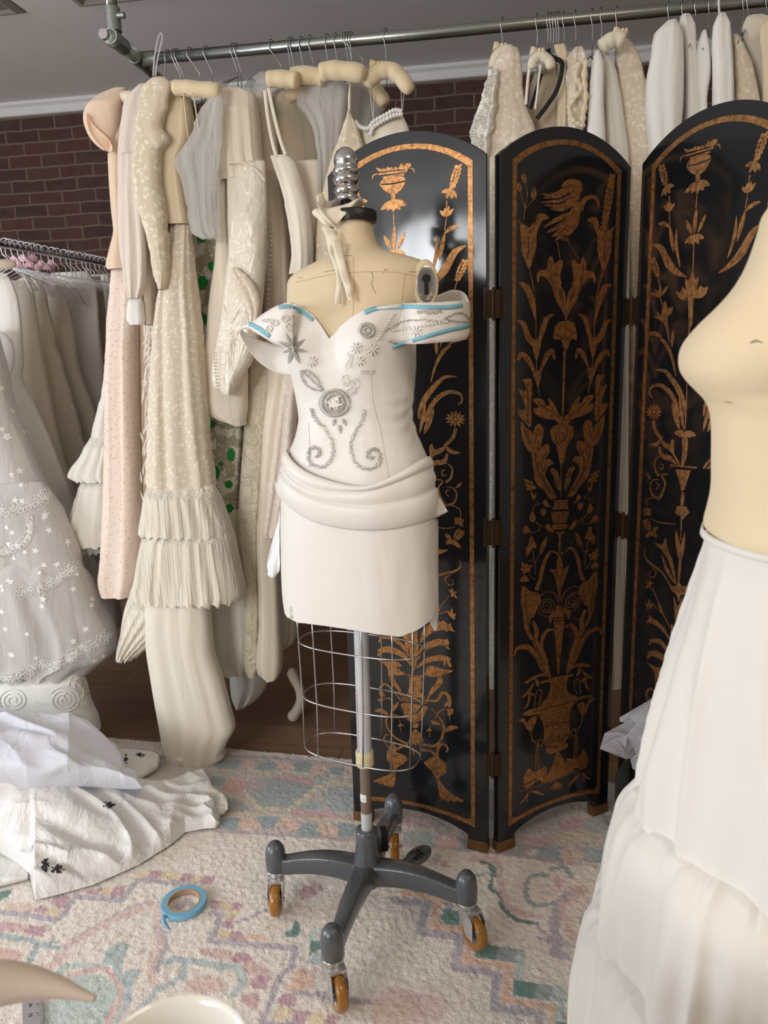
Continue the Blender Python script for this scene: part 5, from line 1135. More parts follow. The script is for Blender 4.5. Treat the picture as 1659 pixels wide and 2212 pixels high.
_gn = [0]
def cloth(name, rows, Y, mat, parent, depth=0.05, folds=5, amp=0.012, n=60, nt=72, jag=0.0, seed=None, grow=1.0, hem=0.0, topcap=True, expo=2.6, zshift=0.0, lean=0.0):
    """closed drape of cloth: rows = (y, left x, right x) in the photograph, measured on the plane Y"""
    _gn[0] += 1; sd = seed if seed is not None else _gn[0]*3.7
    R = []
    for r in rows:
        a, b = AY(r[1], r[0], Y), AY(r[2], r[0], Y); R.append(((a.z+b.z)/2, a.x, b.x, r[3] if len(r) > 3 else 1.0))
    T = interp_rows(R, n)[::-1]; H = T[0][0]-T[-1][0]; rings = []
    for i, (z, xl, xr, dk) in enumerate(T):
        t = i/(n-1); cx, hw = (xl+xr)/2, max((xr-xl)/2, 0.002); A = amp*(0.25+0.75*t**0.8)*grow; ring = []
        jl = jag*noise.noise(Vector((sd, z*38, 1)))+jag*.6*noise.noise(Vector((sd, z*110, 1))); jr = jag*noise.noise(Vector((sd, z*38, 9)))+jag*.6*noise.noise(Vector((sd, z*110, 9)))
        for k in range(nt):
            g = 2*pi*k/nt; c_, s_ = cos(g), sin(g)
            ux = math.copysign(abs(c_)**(2/expo), c_); uy = math.copysign(abs(s_)**(2/expo), s_)
            ph = sd+0.9*noise.noise(Vector((sd, z*1.6, 0))); q = ux*folds*1.5+1.3*noise.noise(Vector((ux*1.4, z*1.5, sd+3)))
            m1 = 0.5+1.1*abs(noise.noise(Vector((ux*1.1, z*0.9, sd+7)))); f = 0.6*sin(q+ph)*m1+0.45*noise.noise(Vector((ux*folds*0.8, z*2.6, sd)))
            f = f-0.45*m1*abs(sin(q*0.8+ph*1.7+0.4*z))**0.7
            edge = 1-abs(ux)**6
            dd = depth*min(1.0, 0.35+0.65*(t*4 if t < .25 else 1))*dk
            y = -uy*dd + (-A*f*edge)*(1 if s_ > 0 else -1)
            x = ux*(hw+(jl if ux < 0 else jr)) + 0.25*A*edge*cos(q*1.7+ph)
            zz = z - hem*(0.5+0.5*sin(q*1.6+ph*2))*max(0, (t-0.9)/0.1)**2
            ring.append(Vector((cx+x, Y+y+lean*(1-t), zz+zshift)))
        rings.append(ring)
    return MB().loft(rings, True, topcap, False).build(name, mat, parent)
def wire_hook(mb, x, Y, zdown, r=0.0013, sway=0.0):
    """hook over the rail then a straight shank"""
    c = Vector((x, Y, RZ)); R = 0.0195; pts = []
    for k in range(11):
        g = radians(-30+k*24); pts.append(c+Vector((0.3*R*cos(g), R*cos(g), R*sin(g)+0.001)))
    pts.append(c+Vector((sway*.5, -R*0.7, -0.035))); pts.append(Vector((x+sway, Y, RZ-0.055))); pts.append(Vector((x+sway, Y, zdown)))
    mb.tube(pts, r, 6)
HOOKM = simple('hanger_wire', (178, 176, 170), 0.22, 1.0)
PADC = fabric('hanger_padding_cream', (226, 206, 168), 0.55, 0.4, 0.12, 9, 600); PADI = fabric('hanger_padding_ivory', (226, 214, 188), 0.6, 0.4, 0.12, 9, 600)
def wire_hanger(px, py_top, Y, zdown, label, group=None, sway=0.0, kind='wire', w_=0.10):
    x = AY(px, py_top, RY).x; t = empty('clothes_hanger', (x, RY, RZ), label, 'hanger', group)
    mb = MB(); wire_hook(mb, x, RY, zdown, 0.0013, sway); mb.build('hook', HOOKM, t)
    mb = MB(); c = Vector((x+sway, RY, zdown)); dv = Vector((0.35, 0.94, 0)).normalized()
    mb.tube([c-dv*w_-Vector((0, 0, 0.05)), c-dv*0.02, c, c+dv*0.02, c+dv*w_-Vector((0, 0, 0.05))], 0.0016, 6); mb.build('arms', HOOKM, t)
    return t
def padded_hanger(pts, wpx, Y, hookpx, label, mat, bow=None, zt=None):
    q = [AY(x, y, Yy) for x, y, Yy in catmull([(p[0], p[1], p[2] if len(p) > 2 else Y) for p in pts], 12)]
    r = 1.08*wpx/2/pxm(q[len(q)//2]); t = empty('padded_hanger', q[len(q)//2], label, 'hanger'); m = len(q)
    mb = MB(); mb.tube(q, [r*min(1, sqrt(max(0.02, 1-(abs(2*i/(m-1)-1))**9)))*(1+0.03*sin(i*.5)) for i in range(m)], 16); mb.build('padding', mat, t)
    if hookpx:
        x = AY(hookpx, 90, RY).x; mb = MB(); top = min(q, key=lambda p: abs(p.x-x)); wire_hook(mb, x, RY, max(top.z, RZ-0.3)+r*0.2, 0.0014, top.x-x); mb.build('hook', HOOKM, t)
        if bow:
            mb = MB(); c = Vector((top.x, top.y-0.004, top.z+r*0.95))
            for sg, k_ in ((-1, .95), (1, .55)):
                mb.loft([[c+Vector((sg*0.002, 0, 0.004)), c+Vector((sg*0.002, 0, -0.003))], [c+Vector((sg*0.014, -0.006, 0.010))*1.0-Vector((sg*.014, 0, .010))*(1-k_), c+Vector((sg*0.016*k_, -0.002, -0.004))], [c+Vector((sg*0.024*k_, -0.002, 0.013*k_)), c+Vector((sg*0.030*k_, 0.002, -0.010))]], False)
            mb.ball(c+Vector((0, -0.002, 0.002)), 0.005, 8, 6); mb.build('bow', bow, t, solid=0.0008)
    return t
# cloths
F_PEACH = fabric('peach_crepe', (230, 204, 178), 0.85, 0.3, 0.3)
F_PEYE = fabric('peach_eyelet', (236, 216, 200), 0.85, 0.3, 0.25, lace=(95, 0.22), lacecol=(216, 180, 156))
F_BLUSH = fabric('blush_voile', (222, 208, 194), 0.8, 0.3, 0.45, 9)
F_LACE = fabric('ivory_alencon_lace', (216, 200, 174), 0.85, 0.2, 0.3, lace=(58, 0.36), lacecol=(236, 226, 206))
F_LACE2 = fabric('gathered_lace', (220, 205, 182), 0.85, 0.2, 0.35, lace=(70, 0.34), lacecol=(240, 231, 213), stretch=(1, 1, .2))
F_CREAM = fabric('cream_georgette', (222, 204, 172), 0.8, 0.3, 0.3)
F_TULLE = fabric('ivory_tulle', (248, 238, 218), 0.9, 0.4, 0.6, 18, alpha=0.97, transl=0.0, stretch=(5, 5, .10))
F_TULLW = fabric('white_tulle', (226, 222, 216), 0.9, 0.3, 0.4, 14, alpha=0.62, transl=0.3, stretch=(2.5, 2.5, .2))
F_GREEN = fabric('green_spotted_lace', (176, 170, 146), 0.85, 0.2, 0.25, lace=(24, 0.45), lacecol=(230, 228, 216))
F_IVORY = fabric('ivory_crepe', (232, 222, 204), 0.75, 0.3, 0.25)
F_SATIN = fabric('pearl_satin', (226, 216, 196), 0.22, 0.1, 1.0, 9, satin=True)
F_CRINK = fabric('crinkled_moire', (214, 203, 178), 0.36, 0.1, 1.0, 18, satin=True, stretch=(1, 1, .8))
F_SMSAT = fabric('smooth_satin', (230, 217, 196), 0.32, 0.1, 0.15, 4)
F_PINKL = fabric('pale_pink_lace', (224, 206, 190), 0.85, 0.3, 0.3, lace=(60, 0.3), lacecol=(238, 226, 214))
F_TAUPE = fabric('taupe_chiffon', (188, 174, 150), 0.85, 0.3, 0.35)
F_OFFW = fabric('off_white_organza', (222, 216, 204), 0.8, 0.3, 0.45, 8)
F_WHITE = fabric('soft_white_cotton', (232, 228, 220), 0.85, 0.3, 0.35)
F_SLACE = fabric('see_through_lace', (222, 216, 202), 0.85, 0.2, 0.2, lace=(34, 0.34), lacecol=(240, 236, 224), holes=0.75)
F_BLACK = simple('black_velvet_trim', (22, 24, 30), 0.8)
def garment(name, loc_px, Y, label, cat='dress', group=None):
    return empty(name, AY(loc_px[0], loc_px[1], Y), label, cat, group)

# -- peach dress at the far left of the rail
g = garment('peach_dress', (255, 1270), 2.36, 'long peach crepe dress with flared short sleeve, first on the left of the rail')
cloth('sleeve', [(193, 246, 276), (204, 222, 276), (222, 204, 274), (244, 190, 270), (262, 188, 268), (284, 194, 266), (304, 205, 262), (322, 222, 258), (334, 241, 256)], 2.34, F_PEACH, g, 0.06, 2, 0.004, n=36)
mb = MB(); c0 = [AY(188+k*0, 246, 2.28)]; ring = []
el = [(188, 240), (197, 262), (215, 282), (232, 298), (243, 318), (238, 329), (224, 322), (207, 304), (193, 282), (187, 258)]
q = catmull(el, 4, True); A_ = [AY(x, y, 2.272) for x, y in q]; cc_ = sum(A_, Vector())/len(A_)
mb.loft([A_, [p.lerp(cc_, .12)+Vector((0, .004, 0)) for p in A_], [p.lerp(cc_, .6)+Vector((0, .03, 0)) for p in A_]], True, False, True); mb.build('sleeve_lining', fabric('pale_peach_lining', (240, 204, 178), .8, .3, .3), g)
cloth('bodice', [(200, 256, 290), (260, 252, 290), (330, 243, 290), (382, 244, 292), (461, 250, 292), (500, 255, 292), (545, 243, 292), (578, 236, 292), (584, 242, 292)], 2.37, F_PEACH, g, 0.06, 3, 0.008)
cloth('skirt', [(570, 242, 295), (700, 236, 297), (866, 233, 298), (1033, 228, 303), (1199, 221, 303), (1262, 217, 300), (1284, 226, 292)], 2.37, F_PEYE, g, 0.055, 4, 0.010, jag=0.002)
# -- tiered ruffle dress just behind it
g = garment('ruffled_dress', (190, 1150), 2.46, 'cream tiered organza dress sticking out left from behind the peach dress')
cloth('bodice', [(600, 240, 262), (760, 236, 262), (860, 224, 262), (920, 206, 262), (965, 200, 262)], 2.47, F_OFFW, g, 0.05, 3, 0.008, jag=.004)
cloth('ruffle', [(940, 200, 262), (985, 180, 262), (1010, 160, 262), (1028, 154, 262), (1034, 176, 262)], 2.45, F_OFFW, g, 0.07, 9, 0.012, n=30, hem=.01)
cloth('ruffle', [(1010, 188, 262), (1080, 168, 262), (1130, 150, 262), (1160, 144, 262), (1172, 156, 262)], 2.46, F_OFFW, g, 0.07, 9, 0.010, n=36, jag=.004, hem=.01)
cloth('petticoat', [(1130, 160, 262), (1168, 152, 262), (1184, 166, 262)], 2.48, F_TULLW, g, 0.07, 10, 0.012, n=24, hem=.012)
# -- blush blouse
g = garment('blush_blouse', (300, 420), 2.27, 'sheer blush-white blouse with long gathered sleeve and cuff, beside the peach dress', 'blouse')
cloth('body', [(183, 300, 345), (196, 286, 345), (215, 272, 340), (250, 266, 335), (300, 262, 330), (400, 260, 335), (487, 260, 335), (540, 263, 336), (600, 276, 338), (650, 300, 338), (690, 306, 339), (702, 318, 338)], 2.285, F_BLUSH, g, 0.05, 4, 0.012)
cloth('sleeve', [(330, 262, 300), (420, 261, 308), (500, 262, 314), (570, 266, 316), (620, 274, 312), (645, 280, 304)], 2.225, F_BLUSH, g, 0.022, 5, 0.008, n=40)
cloth('cuff', [(642, 280, 304), (652, 278, 308), (690, 275, 312), (702, 284, 308)], 2.225, F_WHITE, g, 0.02, 2, 0.003, n=16)
# -- feathered gown
g = garment('feather_trimmed_gown', (315, 900), 2.41, 'pale gown with ostrich-feather fringe seen between peach dress and lace dress')
cloth('skirt', [(420, 300, 345), (700, 303, 350), (850, 305, 350), (1060, 306, 350), (1240, 300, 350)], 2.42, F_PEACH, g, 0.04, 3, 0.01)
mb = MB()
for k in range(170):
    y = 700+k*2.3+random.uniform(-4, 4); x = random.uniform(306, 334); L_ = random.uniform(40, 85); a = AY(x, y, 2.345); 
    b = AY(x-random.uniform(-2, 16)+random.uniform(4, 22), y-L_*0.5, 2.335) if k % 2 else AY(x+random.uniform(8, 26), y-L_*.6, 2.34)
    d = (b-a); w_ = 0.0035; nn = Vector((d.z, 0, -d.x)).normalized()*w_
    mb.loft([[a-nn*.3, a+nn*.3], [a.lerp(b, .4)-nn, a.lerp(b, .4)+nn], [b-nn*.1, b+nn*.1]], False)
mb.build('feather_fringe', fabric('ostrich_feather', (226, 216, 200), .9, .4, .2), g)
# -- lace and tulle gown (long lace sleeve)
g = garment('lace_and_tulle_gown', (400, 1100), 2.29, 'ivory floral lace gown with long lace sleeve and three pleated tulle tiers')
cloth('sleeve', [(168, 326, 356), (180, 310, 366), (200, 303, 364), (225, 300, 362), (277, 293, 352), (303, 290, 366), (330, 289, 348), (382, 287, 348), (422, 290, 352), (461, 303, 358), (500, 316, 362), (553, 327, 364), (605, 337, 366), (626, 345, 362)], 2.215, F_LACE, g, 0.028, 3, 0.007, n=70, jag=.004)
cloth('bodice', [(178, 345, 395), (205, 350, 408), (260, 350, 416), (310, 350, 412), (350, 348, 396), (400, 350, 400), (450, 355, 407), (487, 364, 413)], 2.27, F_CREAM, g, 0.04, 3, 0.006)
cloth('lace_skirt', [(482, 366, 412), (520, 362, 415), (580, 356, 420), (640, 345, 426), (700, 336, 434), (755, 332, 438), (866, 325, 446), (977, 321, 455), (1046, 320, 465), (1058, 325, 462)], 2.27, F_LACE2, g, 0.06, 7, 0.012, jag=.003)
cloth('tulle_tier', [(1046, 322, 462), (1060, 318, 468), (1100, 312, 484), (1140, 305, 498), (1150, 304, 497)], 2.255, F_TULLE, g, 0.08, 14, 0.013, n=30, nt=140, hem=.012)
cloth('tulle_tier', [(1120, 326, 492), (1150, 316, 502), (1200, 304, 512), (1250, 296, 522), (1275, 291, 527), (1288, 296, 520)], 2.26, F_TULLE, g, 0.095, 16, 0.016, n=34, nt=160, hem=.014)
cloth('tulle_tier', [(1270, 286, 500), (1300, 279, 470), (1330, 273, 420), (1365, 270, 366), (1395, 267, 325), (1407, 268, 306)], 2.30, F_TULLE, g, 0.09, 14, 0.014, n=30, nt=130, hem=.01)
padded_hanger([(372, 190), (400, 190), (440, 194), (478, 196)], 30, 2.225, 410, 'fat cream padded hanger over the lace gown, near the left end of the rail', PADC)
for a_ in ((395, 208, 405, 300), (418, 208, 430, 310)):
    pass
mb = MB(); mb.tube([AY(396, 200, 2.212), AY(401, 250, 2.215), AY(407, 300, 2.225)], 0.0022, 6); mb.build('shoulder_strap', F_CREAM, g)
mb = MB(); mb.tube([AY(417, 200, 2.20), AY(424, 245, 2.205), AY(434, 300, 2.22)], 0.0022, 6); mb.build('shoulder_strap', F_CREAM, g)
# -- veil and green spotted dress
g = garment('tulle_veil', (430, 350), 2.33, 'short white tulle veil gathered at the top, hanging over the green-spotted dress', 'veil')
cloth('veil', [(196, 462, 480), (215, 448, 482), (243, 428, 482), (283, 416, 480), (310, 400, 478), (343, 377, 476), (377, 387, 472), (435, 402, 468), (475, 406, 470), (505, 418, 474), (516, 436, 474)], 2.222, F_TULLW, g, 0.012, 5, 0.008, jag=.004)
mb = MB()
for k in range(7):
    x0 = 468+k*2; mb.tube([AY(x0, 200, 2.31), AY(x0+4+k*2, 186-k*1.5, 2.31), AY(x0+14+k*4, 176-k*2, 2.31), AY(x0+22+k*5, 180-k, 2.31)], 0.0007, 5)
mb.build('comb_wires', simple('dark_wire', (70, 66, 62), .4, .8), g)
g = garment('green_spotted_dress', (480, 1000), 2.42, 'white corded lace dress scattered with bright green spots')
cloth('dress', [(300, 430, 476), (445, 403, 486), (520, 414, 500), (680, 425, 520), (728, 430, 524), (889, 440, 528), (963, 450, 524), (1046, 460, 520), (1150, 478, 516), (1164, 486, 514)], 2.415, F_GREEN, g, 0.05, 4, 0.010)
gsb = bvh_of([o for o in bpy.data.objects if o.parent == g][0]); GSP = simple('green_felt_spot', (34, 142, 62), .9, bs=.4, bscale=200)
for x, y, rx, ry in ((437, 512, 11, 12), (457, 575, 7, 10), (438, 611, 12, 15), (440, 690, 9, 12), (449, 738, 6, 10), (458, 916, 8, 9), (492, 912, 6, 5), (499, 982, 8, 14), (478, 1001, 5, 5), (467, 1020, 8, 14), (494, 1046, 8, 9), (496, 1098, 8, 9)):
    q = [hit(gsb, x+rx*(1+.12*sin(k*2.7))*cos(2*pi*k/18), y+ry*(1+.12*sin(k*2.7))*sin(2*pi*k/18), .0025)[0] for k in range(18)]
    if all(q): cq = sum(q, Vector())/18; mb = MB(); mb.loft([q, [p.lerp(cq, .3)-Vector((0, .0012, 0)) for p in q]], True, False, True); mb.build('green_spot', GSP, g)
# -- long-sleeved ivory gown with satin sleeve
g = garment('satin_sleeved_gown', (490, 700), 2.31, 'ivory gathered-yoke gown with shiny satin sleeve and scalloped lace cuff')
cloth('yoke', [(192, 474, 520), (205, 472, 548), (250, 474, 558), (300, 474, 562), (345, 474, 566), (372, 476, 572), (390, 480, 574)], 2.30, F_SMSAT, g, 0.05, 8, 0.012, n=40)
cloth('under_sleeve', [(240, 474, 490), (380, 473, 500), (480, 472, 502), (570, 466, 510), (640, 455, 532), (700, 449, 534), (783, 438, 534), (855, 437, 534), (890, 446, 533), (906, 474, 530), (918, 512, 530)], 2.325, F_IVORY, g, 0.045, 3, 0.006, jag=.001)
cloth('satin_sleeve', [(350, 490, 572), (400, 491, 575), (480, 493, 576), (540, 495, 573), (600, 488, 571), (660, 481, 566), (730, 470, 558), (783, 460, 544), (815, 458, 524), (838, 466, 512), (852, 492, 504)], 2.265, F_SATIN, g, 0.035, 3, 0.010, n=80)
cloth('lace_cuff', [(578, 497, 512), (592, 496, 530), (620, 506, 552), (650, 524, 562), (680, 538, 560), (706, 540, 552)], 2.225, F_LACE2, g, 0.012, 4, 0.004, n=26, jag=.004)
mb = MB()
for k in range(12): mb.ball(AY(464+k*.7-3, 762+k*7.2, 2.232), 0.0036, 7, 5)
mb.build('cuff_buttons', F_SMSAT, g)
mb = MB(); mb.tube([AY(x, y, 2.238) for x, y in catmull([(490, 352), (520, 352), (552, 365), (574, 392)], 5)], 0.0022, 6); mb.build('piping', F_SMSAT, g)
# -- button-back gown
g = garment('button_back_gown', (600, 600), 2.40, 'champagne gown with a long row of covered buttons, hanging behind the satin sleeve')
cloth('dress', [(202, 542, 578), (260, 550, 592), (350, 553, 602), (420, 560, 612), (480, 568, 622), (600, 572, 628), (700, 575, 630), (800, 580, 630), (1000, 575, 620)], 2.39, F_SMSAT, g, 0.05, 4, 0.012)
mb = MB()
for k in range(24):
    c = AY(582+3*sin(k*.3), 478+k*10.5, 2.325); mb.ball(c, 0.0042, 8, 5)
    mb.tube([c+Vector((0.009*cos(a), -.001, 0.005*sin(a))) for a in [j*pi/4-pi/2 for j in range(5)]], 0.0009, 5)
mb.build('button_row', F_IVORY, g)
for x, y in ((567, 382), (570, 398), (572, 438), (566, 450)): MB().ball(AY(x, y, 2.262), 0.0055, 8, 6).build('button', F_IVORY, g)
g = garment('crinkled_moire_gown', (545, 1100), 2.40, 'narrow crinkled moire satin gown hanging to the left of the smooth satin column')
cloth('skirt', [(700, 545, 590), (780, 538, 592), (922, 530, 586), (1033, 522, 574), (1171, 514, 566), (1220, 520, 566), (1269, 530, 566), (1350, 532, 564), (1440, 529, 562), (1456, 540, 558)], 2.385, F_CRINK, g, 0.04, 3, 0.010)
g = garment('smooth_satin_gown', (585, 1300), 2.37, 'smooth ivory satin column skirt reaching almost to the floor left of the dress form')
cloth('skirt', [(700, 600, 632), (780, 588, 628), (922, 572, 614), (1033, 566, 602), (1150, 558, 598), (1269, 560, 604), (1350, 562, 607), (1436, 556, 608), (1452, 560, 606), (1462, 576, 600)], 2.355, F_SMSAT, g, 0.045, 2, 0.008)
g = garment('pink_lace_dress', (595, 1000), 2.34, 'pale pink lace dress hem hanging just left of the form\'s skirt')
cloth('skirt', [(700, 632, 668), (780, 618, 662), (866, 606, 650), (1000, 588, 640), (1100, 576, 625), (1150, 570, 612), (1158, 577, 604)], 2.32, F_PINKL, g, 0.035, 4, 0.008, jag=.003)
g = garment('beige_satin_gown', (620, 1250), 2.47, 'beige satin gown in shade, rearmost beside the dress form skirt')
cloth('skirt', [(640, 598, 720), (900, 596, 700), (1150, 592, 652), (1250, 594, 644), (1340, 594, 643), (1382, 588, 638), (1398, 574, 616), (1408, 570, 588)], 2.49, F_SMSAT, g, 0.05, 4, 0.015)
# -- strap dress with folded bodice
g = garment('strappy_folded_dress', (640, 450), 2.33, 'off-white strappy dress with its bodice folded forward, centre of the left group')
cloth('folded_bodice', [(336, 584, 622), (350, 588, 636), (372, 596, 645), (420, 612, 660), (452, 618, 668), (500, 626, 674), (540, 630, 676), (575, 628, 676), (592, 624, 675)], 2.285, F_IVORY, g, 0.03, 3, 0.010, jag=.0015)
cloth('bodice', [(348, 620, 690), (380, 622, 694), (452, 626, 696), (512, 632, 694), (600, 636, 690), (760, 640, 690)], 2.345, F_IVORY, g, 0.03, 2, 0.006)
for a_ in ([(580, 190), (590, 240), (605, 300), (618, 336)], [(572, 195), (578, 250), (588, 305), (598, 340)]):
    q = [AY(x, y, 2.275) for x, y in catmull(a_, 4)]; mb = MB(); mb.tube(q, 0.0055, 8, flat=.4); mb.build('shoulder_strap', F_IVORY, g)
g = garment('sheer_organza_dress', (700, 300), 2.36, 'sheer white organza bodice hanging under the longest padded hanger')
cloth('bodice', [(172, 655, 742), (200, 642, 748), (220, 640, 748), (252, 664, 744), (275, 676, 742), (320, 684, 738), (350, 688, 734), (420, 690, 728), (520, 688, 722)], 2.34, F_TULLW, g, 0.035, 4, 0.014, jag=.003)
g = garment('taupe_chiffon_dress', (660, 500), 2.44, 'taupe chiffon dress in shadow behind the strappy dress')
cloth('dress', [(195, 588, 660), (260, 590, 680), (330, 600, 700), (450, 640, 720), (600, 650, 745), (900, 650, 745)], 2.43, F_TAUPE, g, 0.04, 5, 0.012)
g = garment('grey_tulle_dress', (790, 300), 2.47, 'greyish tulle dress hanging behind the pointed lace bodice')
cloth('dress', [(165, 735, 800), (220, 735, 835), (300, 735, 800), (420, 700, 790), (600, 680, 790)], 2.47, F_TULLW, g, 0.03, 5, 0.012)
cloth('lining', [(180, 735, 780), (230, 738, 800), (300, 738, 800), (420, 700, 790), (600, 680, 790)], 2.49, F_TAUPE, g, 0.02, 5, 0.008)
g = garment('pointed_lace_dress', (740, 350), 2.33, 'beige lace dress rising to a point from one strap, above the form\'s neck')
cloth('bodice', [(236, 753, 757), (252, 748, 762), (270, 741, 770), (300, 732, 780), (331, 720, 790), (380, 706, 790), (412, 697, 785), (450, 690, 775), (600, 680, 770), (680, 676, 740)], 2.31, F_LACE, g, 0.03, 3, 0.008, jag=.002)
mb = MB(); mb.tube([AY(757, 175, 2.29), AY(755, 205, 2.30), AY(755, 240, 2.305)], [0.002, 0.004, 0.005], 7); mb.build('shoulder_strap', F_IVORY, g)
g = garment('crochet_camisole', (830, 290), 2.35, 'little ivory camisole with gathered crochet edge tied to the padded hanger by strings', 'camisole')
cloth('body', [(240, 846, 862), (250, 832, 868), (262, 812, 876), (272, 790, 880), (284, 778, 884), (300, 780, 888), (330, 790, 888), (420, 800, 880)], 2.345, F_IVORY, g, 0.03, 4, 0.006, jag=.002)
mb = MB()
for a_ in ([(768, 262), (778, 274), (796, 277), (808, 262), (830, 250), (852, 238), (868, 240)], [(800, 292), (806, 276), (826, 262), (850, 250), (870, 246)]):
    q = [AY(x, y, 2.308) for x, y in catmull(a_, 10)]; mb.tube(q, [0.006*(1+0.35*sin(i*2.1)) for i in range(len(q))], 8)
mb.build('gathered_edge', F_WHITE, g)
mb = MB()
for a_ in ([(798, 185), (806, 258)], [(808, 186), (806, 258)], [(866, 186), (868, 240)], [(874, 190), (869, 240)]): mb.tube([AY(x, y, 2.30) for x, y in a_], 0.0008, 5)
mb.build('hanging_strings', F_WHITE, g)
padded_hanger([(575, 172), (600, 170), (630, 172), (645, 174)], 32, 2.28, 587, 'cream padded hanger holding the strappy dress, left of the cluster', PADC)
padded_hanger([(628, 166), (650, 162), (690, 166), (705, 172)], 33, 2.31, 652, 'cream padded hanger in the middle of the cluster, its round end pointing left', PADC)
padded_hanger([(618, 214), (630, 205), (650, 192), (672, 185)], 28, 2.36, None, 'cream padded hanger arm slanting down below the cluster', PADC)
padded_hanger([(690, 158), (715, 152), (750, 154), (790, 160)], 35, 2.26, 727, 'longest cream padded hanger of the cluster, above the sheer organza bodice', PADC)
padded_hanger([(778, 160, 2.40), (800, 178, 2.40), (820, 205, 2.40), (834, 228, 2.40)], 28, 2.40, 745, 'padded hanger arm drooping behind the arched hanger', PADC)
padded_hanger([(791, 186), (800, 170), (822, 155), (845, 152), (866, 168), (888, 200)], 31, 2.29, 834, 'arched cream padded hanger with a yellow bow, last on the right of the left group', PADC, bow=fabric('yellow_ribbon', (222, 202, 148), .5, .2, .2))
padded_hanger([(264, 213), (275, 210), (300, 212), (320, 215)], 24, 2.31, 362, 'ivory padded hanger peeking out between the peach dress and the blouse', PADI)
# plastic loop and plain wire hangers
t = empty('plastic_tagging_loop', AY(340, 120, 2.37), 'clear plastic hanger hook standing up above the rail end', 'hanger hook')
mb = MB(); q = [(331, 165), (334, 125), (341, 85), (347, 72), (351, 78), (348, 95), (340, 130), (336, 165)]
mb.tube([AY(x, y, 2.372) for x, y in catmull(q, 4)], 0.0028, 8); mb.build('loop', simple('clear_plastic', (236, 232, 234), 0.12, alpha=0.55), t)
LHK = [(378, 185, 'between the clear plastic hook and the fat padded hanger'), (384, 200, 'just right of the clear plastic hook'), (447, 200, 'at the right end of the fat padded hanger')]
for px_, yb, wh_ in LHK: wire_hanger(px_, 110, 2.33, AY(px_, yb, 2.4).z, 'thin wire hanger '+wh_, sway=0.012)
for i, (px_, yb) in enumerate(((505, 170), (513, 172))): wire_hanger(px_, 105, 2.35, AY(px_, yb+25, 2.4).z, ('left', 'right')[i]+' one of the pair of wire hangers in the gap right of the veil', sway=0.006)
for i, (px_, yb) in enumerate(((627, 150), (632, 150), (672, 140), (708, 135), (750, 140), (755, 140), (761, 140))):
    wire_hanger(px_, 90, 2.35, AY(px_, yb+22, 2.4).z, 'thin wire hanger hook on the rail above the padded hanger cluster', 'wire hooks above the padded hanger cluster', sway=0.004*((i % 3)-1))
MB_ = MB()
g = garment('clear_garment_cover', (560, 210), 2.40, 'bunch of wire hanger ends wrapped in clear film left of the padded hangers', 'garment cover')
for k in range(5): MB_.tube([AY(540+k*3, 165+k*2, 2.36), AY(527+k*4, 195, 2.36), AY(532+k*5, 225+k*3, 2.36), AY(548+k*4, 238+k*2, 2.36)], 0.0012, 5)
MB_.build('wires', HOOKM, g)
cloth('film', [(155, 560, 585), (165, 546, 600), (190, 540, 602), (215, 550, 590), (225, 560, 580)], 2.41, fabric('clear_film', (214, 212, 210), .3, .1, .8, 12, alpha=.45), g, .02, 3, .01, n=20)
# lower gowns
g = garment('trailing_ivory_gown', (420, 1640), 2.2, 'long ivory chiffon gown whose hem puddles on the carpet')
cloth('skirt', [(1150, 330, 470), (1280, 318, 452), (1400, 318, 460), (1468, 328, 482), (1528, 338, 498), (1566, 345, 507), (1600, 351, 490), (1640, 362, 474)], 2.235, F_IVORY, g, 0.05, 8, 0.008, hem=0)
q = [(352, 1600), (366, 1630), (395, 1640), (430, 1630), (455, 1612), (472, 1612), (478, 1628), (462, 1640), (440, 1634)]
mb = MB(); mb.tube([FL(x, y, 0.016) for x, y in catmull(q, 6)], [0.012+0.010*sin(pi*k/48) for k in range(49)], 12, flat=.8); mb.build('hem_fold', F_IVORY, g)
g = garment('wide_white_slip', (430, 1400), 2.38, 'wide off-white slip skirt hanging behind the tulle tiers')
cloth('skirt', [(1100, 350, 520), (1270, 330, 536), (1350, 322, 538), (1410, 330, 536), (1436, 380, 532), (1450, 470, 528)], 2.385, F_OFFW, g, 0.045, 6, 0.014, hem=.01)
g = garment('hem_of_white_underskirt', (530, 1480), 2.5, 'rounded white underskirt hem showing below the moire gown')
cloth('skirt', [(1200, 500, 600), (1440, 494, 586), (1465, 498, 577), (1490, 500, 570), (1510, 505, 552), (1521, 515, 534)], 2.50, F_OFFW, g, 0.05, 4, 0.012)
# ------------------------------------------------------------------ right-hand group above the screen
def rg(name, label, rows, Y, mat, part='dress', depth=.05, folds=4, amp=.010, jag=.0, cat='dress', bottom=None, **kw):
    last = rows[-1]; rows = rows+[(bottom or 1480, last[1]+(4 if not bottom else 0), last[2]-4)]
    g_ = garment(name, (lerp(rows[0][1], rows[0][2], .5), rows[0][0]), Y, label, cat); cloth(part, rows, Y, mat, g_, depth, folds, amp, n=80, jag=jag, **kw); return g_
g = rg('cream_lace_gown', 'cream beaded lace gown, first on the left of the group above the screen', [(106, 1092, 1118), (118, 1078, 1124), (135, 1068, 1127), (160, 1062, 1128), (200, 1056, 1130), (240, 1050, 1140), (284, 1044, 1156), (400, 1040, 1162)], 2.33, F_LACE2, jag=.003)
cloth('lace_sleeve', [(150, 1056, 1075), (190, 1044, 1075), (229, 1034, 1072), (260, 1020, 1068), (284, 1013, 1066), (310, 1018, 1060), (340, 1030, 1058)], 2.30, F_SLACE, g, .02, 2, .005, jag=.006, n=40)
